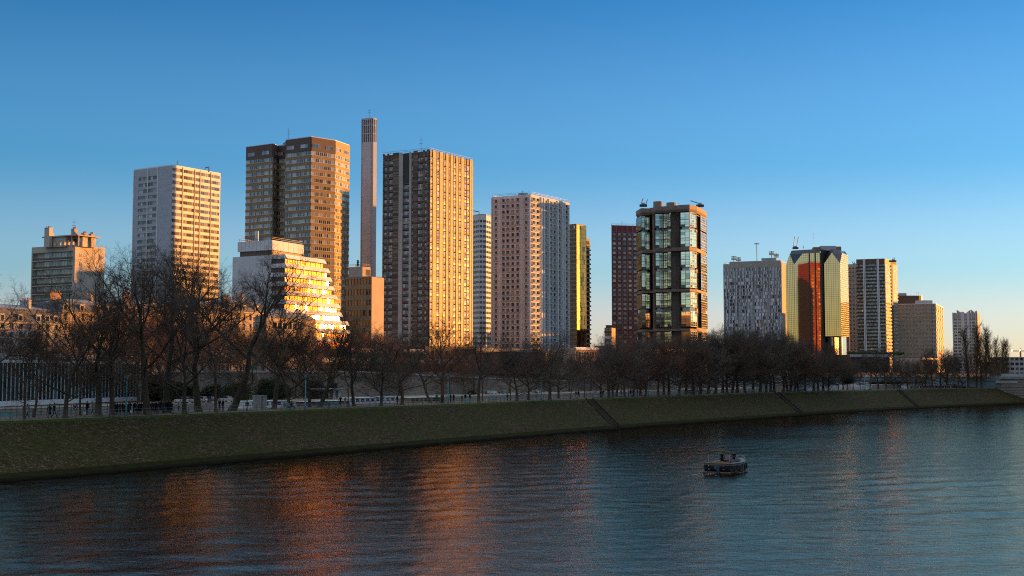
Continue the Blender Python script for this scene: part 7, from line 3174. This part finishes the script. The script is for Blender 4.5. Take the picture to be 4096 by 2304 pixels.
# the long white boat sits just beyond the island, under the bridge
p = g2(3715, 462)
o = thing('restaurant_boat', (p.x, p.y, 0), 'long white boat with a row of tall windows beneath the bridge', 'boat', None, math.atan2(1, 4.2))
mb = MB()
mb.prism([Vector((-11, -3)), Vector((9, -3)), Vector((11, 0)), Vector((9, 3)), Vector((-11, 3))], -.5, 3.4, M_HULLW)
mb.build('hull', o)
mb = MB()
mb.box(-10, 8.5, -2.6, 2.6, 3.4, 6.6, M_WHITE)
cb = mb.build('cabin', o)
mb = MB()
mb.box(-10.5, 9, -2.9, 2.9, 6.6, 6.8, M_HULLW)
mb.build('roof', cb)
for j in range(14):
    mb = MB()
    x = -9.4 + j * 1.3
    mb.box(x, x + .9, -2.64, -2.6, 4.2, 6.1, P_DARK)
    mb.build('window', cb)

# the motor launch in the river -----------------------------------------------------------------
bp_ = g2(2914, 141)
BH = azv(29)       # heading
o = thing('motor_launch', (bp_.x, bp_.y, 0), 'dark hulled open motor launch with a folded canopy frame crossing the river', 'boat', None, math.atan2(BH.y, BH.x))
M_BHULL = mat('launch_navy', (.012, .014, .02), .35, .1, 1, spec=.5)
M_CREAM = mat('launch_cream', (.15, .135, .11), .5, .12, 1)
M_DECK = mat('launch_deck', (.2, .21, .22), .6, .1, 1)
M_TAN = mat('canvas_tan', (.15, .1, .055), .9, .3, 2, bump=.6, bscale=6)
M_ANTI = mat('red_antifoul', (.13, .03, .02), .6, .2, 1)
BL, BW = 8.2, 1.6


def half(t):
    """half beam along the hull, t 0 stern .. 1 bow"""
    return BW * (1.0 - .05 * (1 - t)) * (1 - max(0, (t - .42) / .58) ** 2.3)


def sheer(t):
    return 1.02 + .1 * (1 - t) ** 2 + .42 * max(0, t - .35) ** 1.6


ts = [i / 18 for i in range(19)]


def hull_band(name, z0f, z1f, k0, k1, mt, parent=o, inner=0.0):
    mb = MB()
    vs, fs = [], []
    loop = [(t, -1) for t in ts] + [(t, 1) for t in ts[::-1]]
    for t, s in loop:
        w_ = half(t)
        x = -BL / 2 + BL * t
        vs.append((x, s * w_ * k0, z0f(t)))
        vs.append((x, s * w_ * k1, z1f(t)))
    m_ = len(loop)
    for i in range(m_):
        j = (i + 1) % m_
        fs.append((2 * i, 2 * j, 2 * j + 1, 2 * i + 1))
    if inner == 0:
        fs.append(tuple(2 * i for i in range(m_))[::-1])
    mb.add(vs, fs, mt)
    return mb.build(name, parent, True)


hull_band('antifouling', lambda t: -.35, lambda t: .1, .86, .95, M_ANTI)
hull_band('boot_line_stripe', lambda t: .1, lambda t: .17, .955, .962, M_CREAM, inner=1)
h_ = hull_band('hull', lambda t: .17, lambda t: sheer(t) - .24, .955, .99, M_BHULL)
hull_band('sheer_strake', lambda t: sheer(t) - .24, lambda t: sheer(t), .995, 1.0, M_CREAM, inner=1)
# side deck ring and cockpit
mb = MB()
vs, fs = [], []
loop = [(t, -1) for t in ts] + [(t, 1) for t in ts[::-1]]
for t, s in loop:
    w_ = half(t)
    x = -BL / 2 + BL * t
    xi = -BL / 2 + .35 + (BL - 1.15) * t
    vs += [(x, s * w_, sheer(t)), (xi, s * max(w_ - .3, .0) * .98, sheer(t) + .03), (xi, s * max(w_ - .33, .0), .5)]
m_ = len(loop)
for i in range(m_):
    j = (i + 1) % m_
    fs += [(3 * i, 3 * j, 3 * j + 1, 3 * i + 1), (3 * i + 1, 3 * j + 1, 3 * j + 2, 3 * i + 2)]
fs.append(tuple(3 * i + 2 for i in range(m_)))
mb.add(vs, fs, M_DECK)
mb.build('deck', o)
mb = MB()
pts = [(-BL / 2 + BL * t, s * half(t) * 1.015, sheer(t) - .02) for t, s in loop]
mb.tube(pts + [pts[0]], .045, 6, M_CREAM)
mb.build('rubbing_rail', o, True)
mb = MB()
pts = [(-BL / 2 + BL * t, s * half(t) * .93, sheer(t) + .3) for t, s in loop if t > .42]
mb.tube(pts, .018, 5, M_CONC)
for i in range(0, len(pts), 3):
    x, y, z = pts[i]
    mb.tube([(x, y, z), (x, y, z - .3)], .015, 4, M_CONC)
mb.build('bow_rail', o)
# transom: swim step, teak panel, lights, small plates, boarding ladder
mb = MB()
mb.box(-BL / 2 - .42, -BL / 2 + .02, -BW * .97, BW * .97, .12, .2, M_CREAM)
mb.box(-BL / 2 - .4, -BL / 2 + .02, -BW * .95, BW * .95, -.1, .119, M_ANTI)
mb.build('swim_step', o)
mb = MB()
mb.box(-BL / 2 - .03, -BL / 2 + .005, -.15, .3, .5, .82, M_TAN)
mb.build('transom_panel', o)
for y in (.95, -.72):
    mb = MB()
    mb.ball((-BL / 2 - .03, y, .8), .05, M_LAMPGLOW if False else M_FRAME_W, 8, 5)
    mb.build('stern_light', o)
for y, w_ in ((.93, .2), (.0, .2), (-.75, .22)):
    mb = MB()
    mb.box(-BL / 2 - .04, -BL / 2 - .0, y - w_ / 2, y + w_ / 2, .42, .48, M_FRAME_G)
    mb.build('name_plate', o)
mb = MB()
mb.box(-BL / 2 - .5, -BL / 2 - .06, -.42, -.12, .05, .75, mat('outboard_grey', (.03, .04, .05), .4))
mb.box(-BL / 2 - .45, -BL / 2 - .1, -.5, -.04, .55, .8, mat('outboard_grey', (.03, .04, .05), .4))
mb.build('outboard_motor', o)
# folded tan cover over the stern bench
mb = MB()
rr = random.Random(4)
nx, ny = 9, 14
vs = []
for i in range(nx):
    for j in range(ny):
        x = -BL / 2 + .05 + 1.3 * i / (nx - 1)
        y = -1.2 + 2.4 * j / (ny - 1)
        z = 1.08 + .2 * math.sin(PI * i / (nx - 1)) * (.7 + .5 * rr.random()) + .04 * math.sin(j * 1.9)
        vs.append((x, y, z))
mb.add(vs, [(i * ny + j, (i + 1) * ny + j, (i + 1) * ny + j + 1, i * ny + j + 1) for i in range(nx - 1) for j in range(ny - 1)], M_TAN)
mb.build('stern_cover', o, True)
# canopy hoop with rolled canvas
mb = MB()
x0 = -BL / 2 + .9
arc = [(x0 - .15 + .12 * math.sin(PI * k / 14), 1.22 * math.cos(PI * k / 14) * (1.0 if 0 < k < 14 else 1.0), 2.05 + .34 * math.sin(PI * k / 14) ** .6) for k in range(15)]
mb.tube(arc, [.075 + .05 * math.sin(PI * k / 14) + .012 * (k % 2) for k in range(15)], 8, M_TAN)
mb.build('rolled_canopy', o, True)
for s in (-1, 1):
    for dx in (-.28, .5, 1.1):
        mb = MB()
        mb.tube([(x0 - .15, s * 1.22, 2.05), (x0 + dx, s * 1.2, 1.1)], .034, 5, M_CONC)
        mb.build('canopy_strut', o)
# windscreen, console, wheel, bench
mb = MB()
mb.box(-.5, -.35, -.75, .2, .5, 1.35, M_DECK)
mb.tube([(-.55, -.28 + .2 * math.cos(a), 1.3 + .2 * math.sin(a)) for a in [2 * PI * k / 12 for k in range(13)]], .018, 5, M_SHOE)
mb.build('helm_console', o)
mb = MB()
pts = [(.55 + .3 * math.cos(a), .8 * math.sin(a), 1.2) for a in [-PI / 2 + PI * k / 10 for k in range(11)]]
for i in range(10):
    a, c = pts[i], pts[i + 1]
    mb.hexa([a, c, (c[0] - .03, c[1], c[2]), (a[0] - .03, a[1], a[2]), (a[0] - .12, a[1] * .95, 1.72), (c[0] - .12, c[1] * .95, 1.72), (c[0] - .15, c[1] * .95, 1.72), (a[0] - .15, a[1] * .95, 1.72)], M_LANT)
mb.build('windscreen', o)
mb = MB()
mb.box(1.35, 2.2, -.55, .55, .55, .95, M_FRAME_W)
mb.box(1.32, 2.2, -.56, .56, .951, 1.05, M_SHOE)
mb.build('bow_seat', o)
for k, t in enumerate((.12, .32, .55, .74)):
    for s in (-1,):
        mb = MB()
        x, y = -BL / 2 + BL * t, s * (half(t) + .12)
        z = sheer(t)
        mb.tube([(x, y, z - .28), (x, y, z - .34), (x, y, z - .85), (x, y, z - .92)], [.05, .12, .12, .05], 8, M_SHOE)
        mb.tube([(x, y, z - .28), (x, s * half(t) * .95, z + .04)], .012, 4, M_CREAM)
        mb.build('fender', o)
mb = MB()
mb.box(-1.05, -.65, -.25, .3, .5, 1.02, K_RED)
mb.box(-1.15, -1.051, -.25, .3, .5, 1.3, K_RED)
mb.build('red_seat', o)


def on_boat(x, y):
    c, s = BH.x, BH.y
    return Vector((bp_.x + x * c - y * s, bp_.y + x * s + y * c))


ba = math.atan2(BH.y, BH.x)
person(on_boat(-1.45, .35), .52, ba + PI / 2, 'stand', K_BLACK, K_BLACK, 'helmsman in black seen from behind under the canopy frame of the launch', None, 1.72, 'short', True)
person(on_boat(-.35, -.62), .52, ba - PI * .35, 'fold', K_BLACK, K_BLACK, 'woman in black with long brown hair facing astern in the launch', None, 1.68, 'long', False)
# wake
M_FOAM = mat('wake_foam', (.3, .32, .32), .6, .4, 2.0, bump=.5)
mb = MB()
rr = random.Random(8)
for k in range(46):
    t = rr.random()
    s = rr.choice((-1, 1))
    x = -BL / 2 - .3 - t * 2.2
    y = s * rr.uniform(0, 1.3 + t * .8)
    w_ = rr.uniform(.04, .12)
    mb.ball((x, y, .0), w_, M_FOAM, 6, 4, (2.0, .8, .3))
for k in range(26):
    t = rr.random()
    x = -BL / 2 + BL * (.2 + .7 * t)
    mb.ball((x, -(half(.2 + .7 * t) + rr.uniform(0.05, .3)), .0), rr.uniform(.04, .1), M_FOAM, 6, 4, (2.0, .8, .35))
mb.build('wake_foam', None, loc=(bp_.x, bp_.y, 0.0), rz=ba, kind='stuff', label='broken foam behind and beside the motor launch')
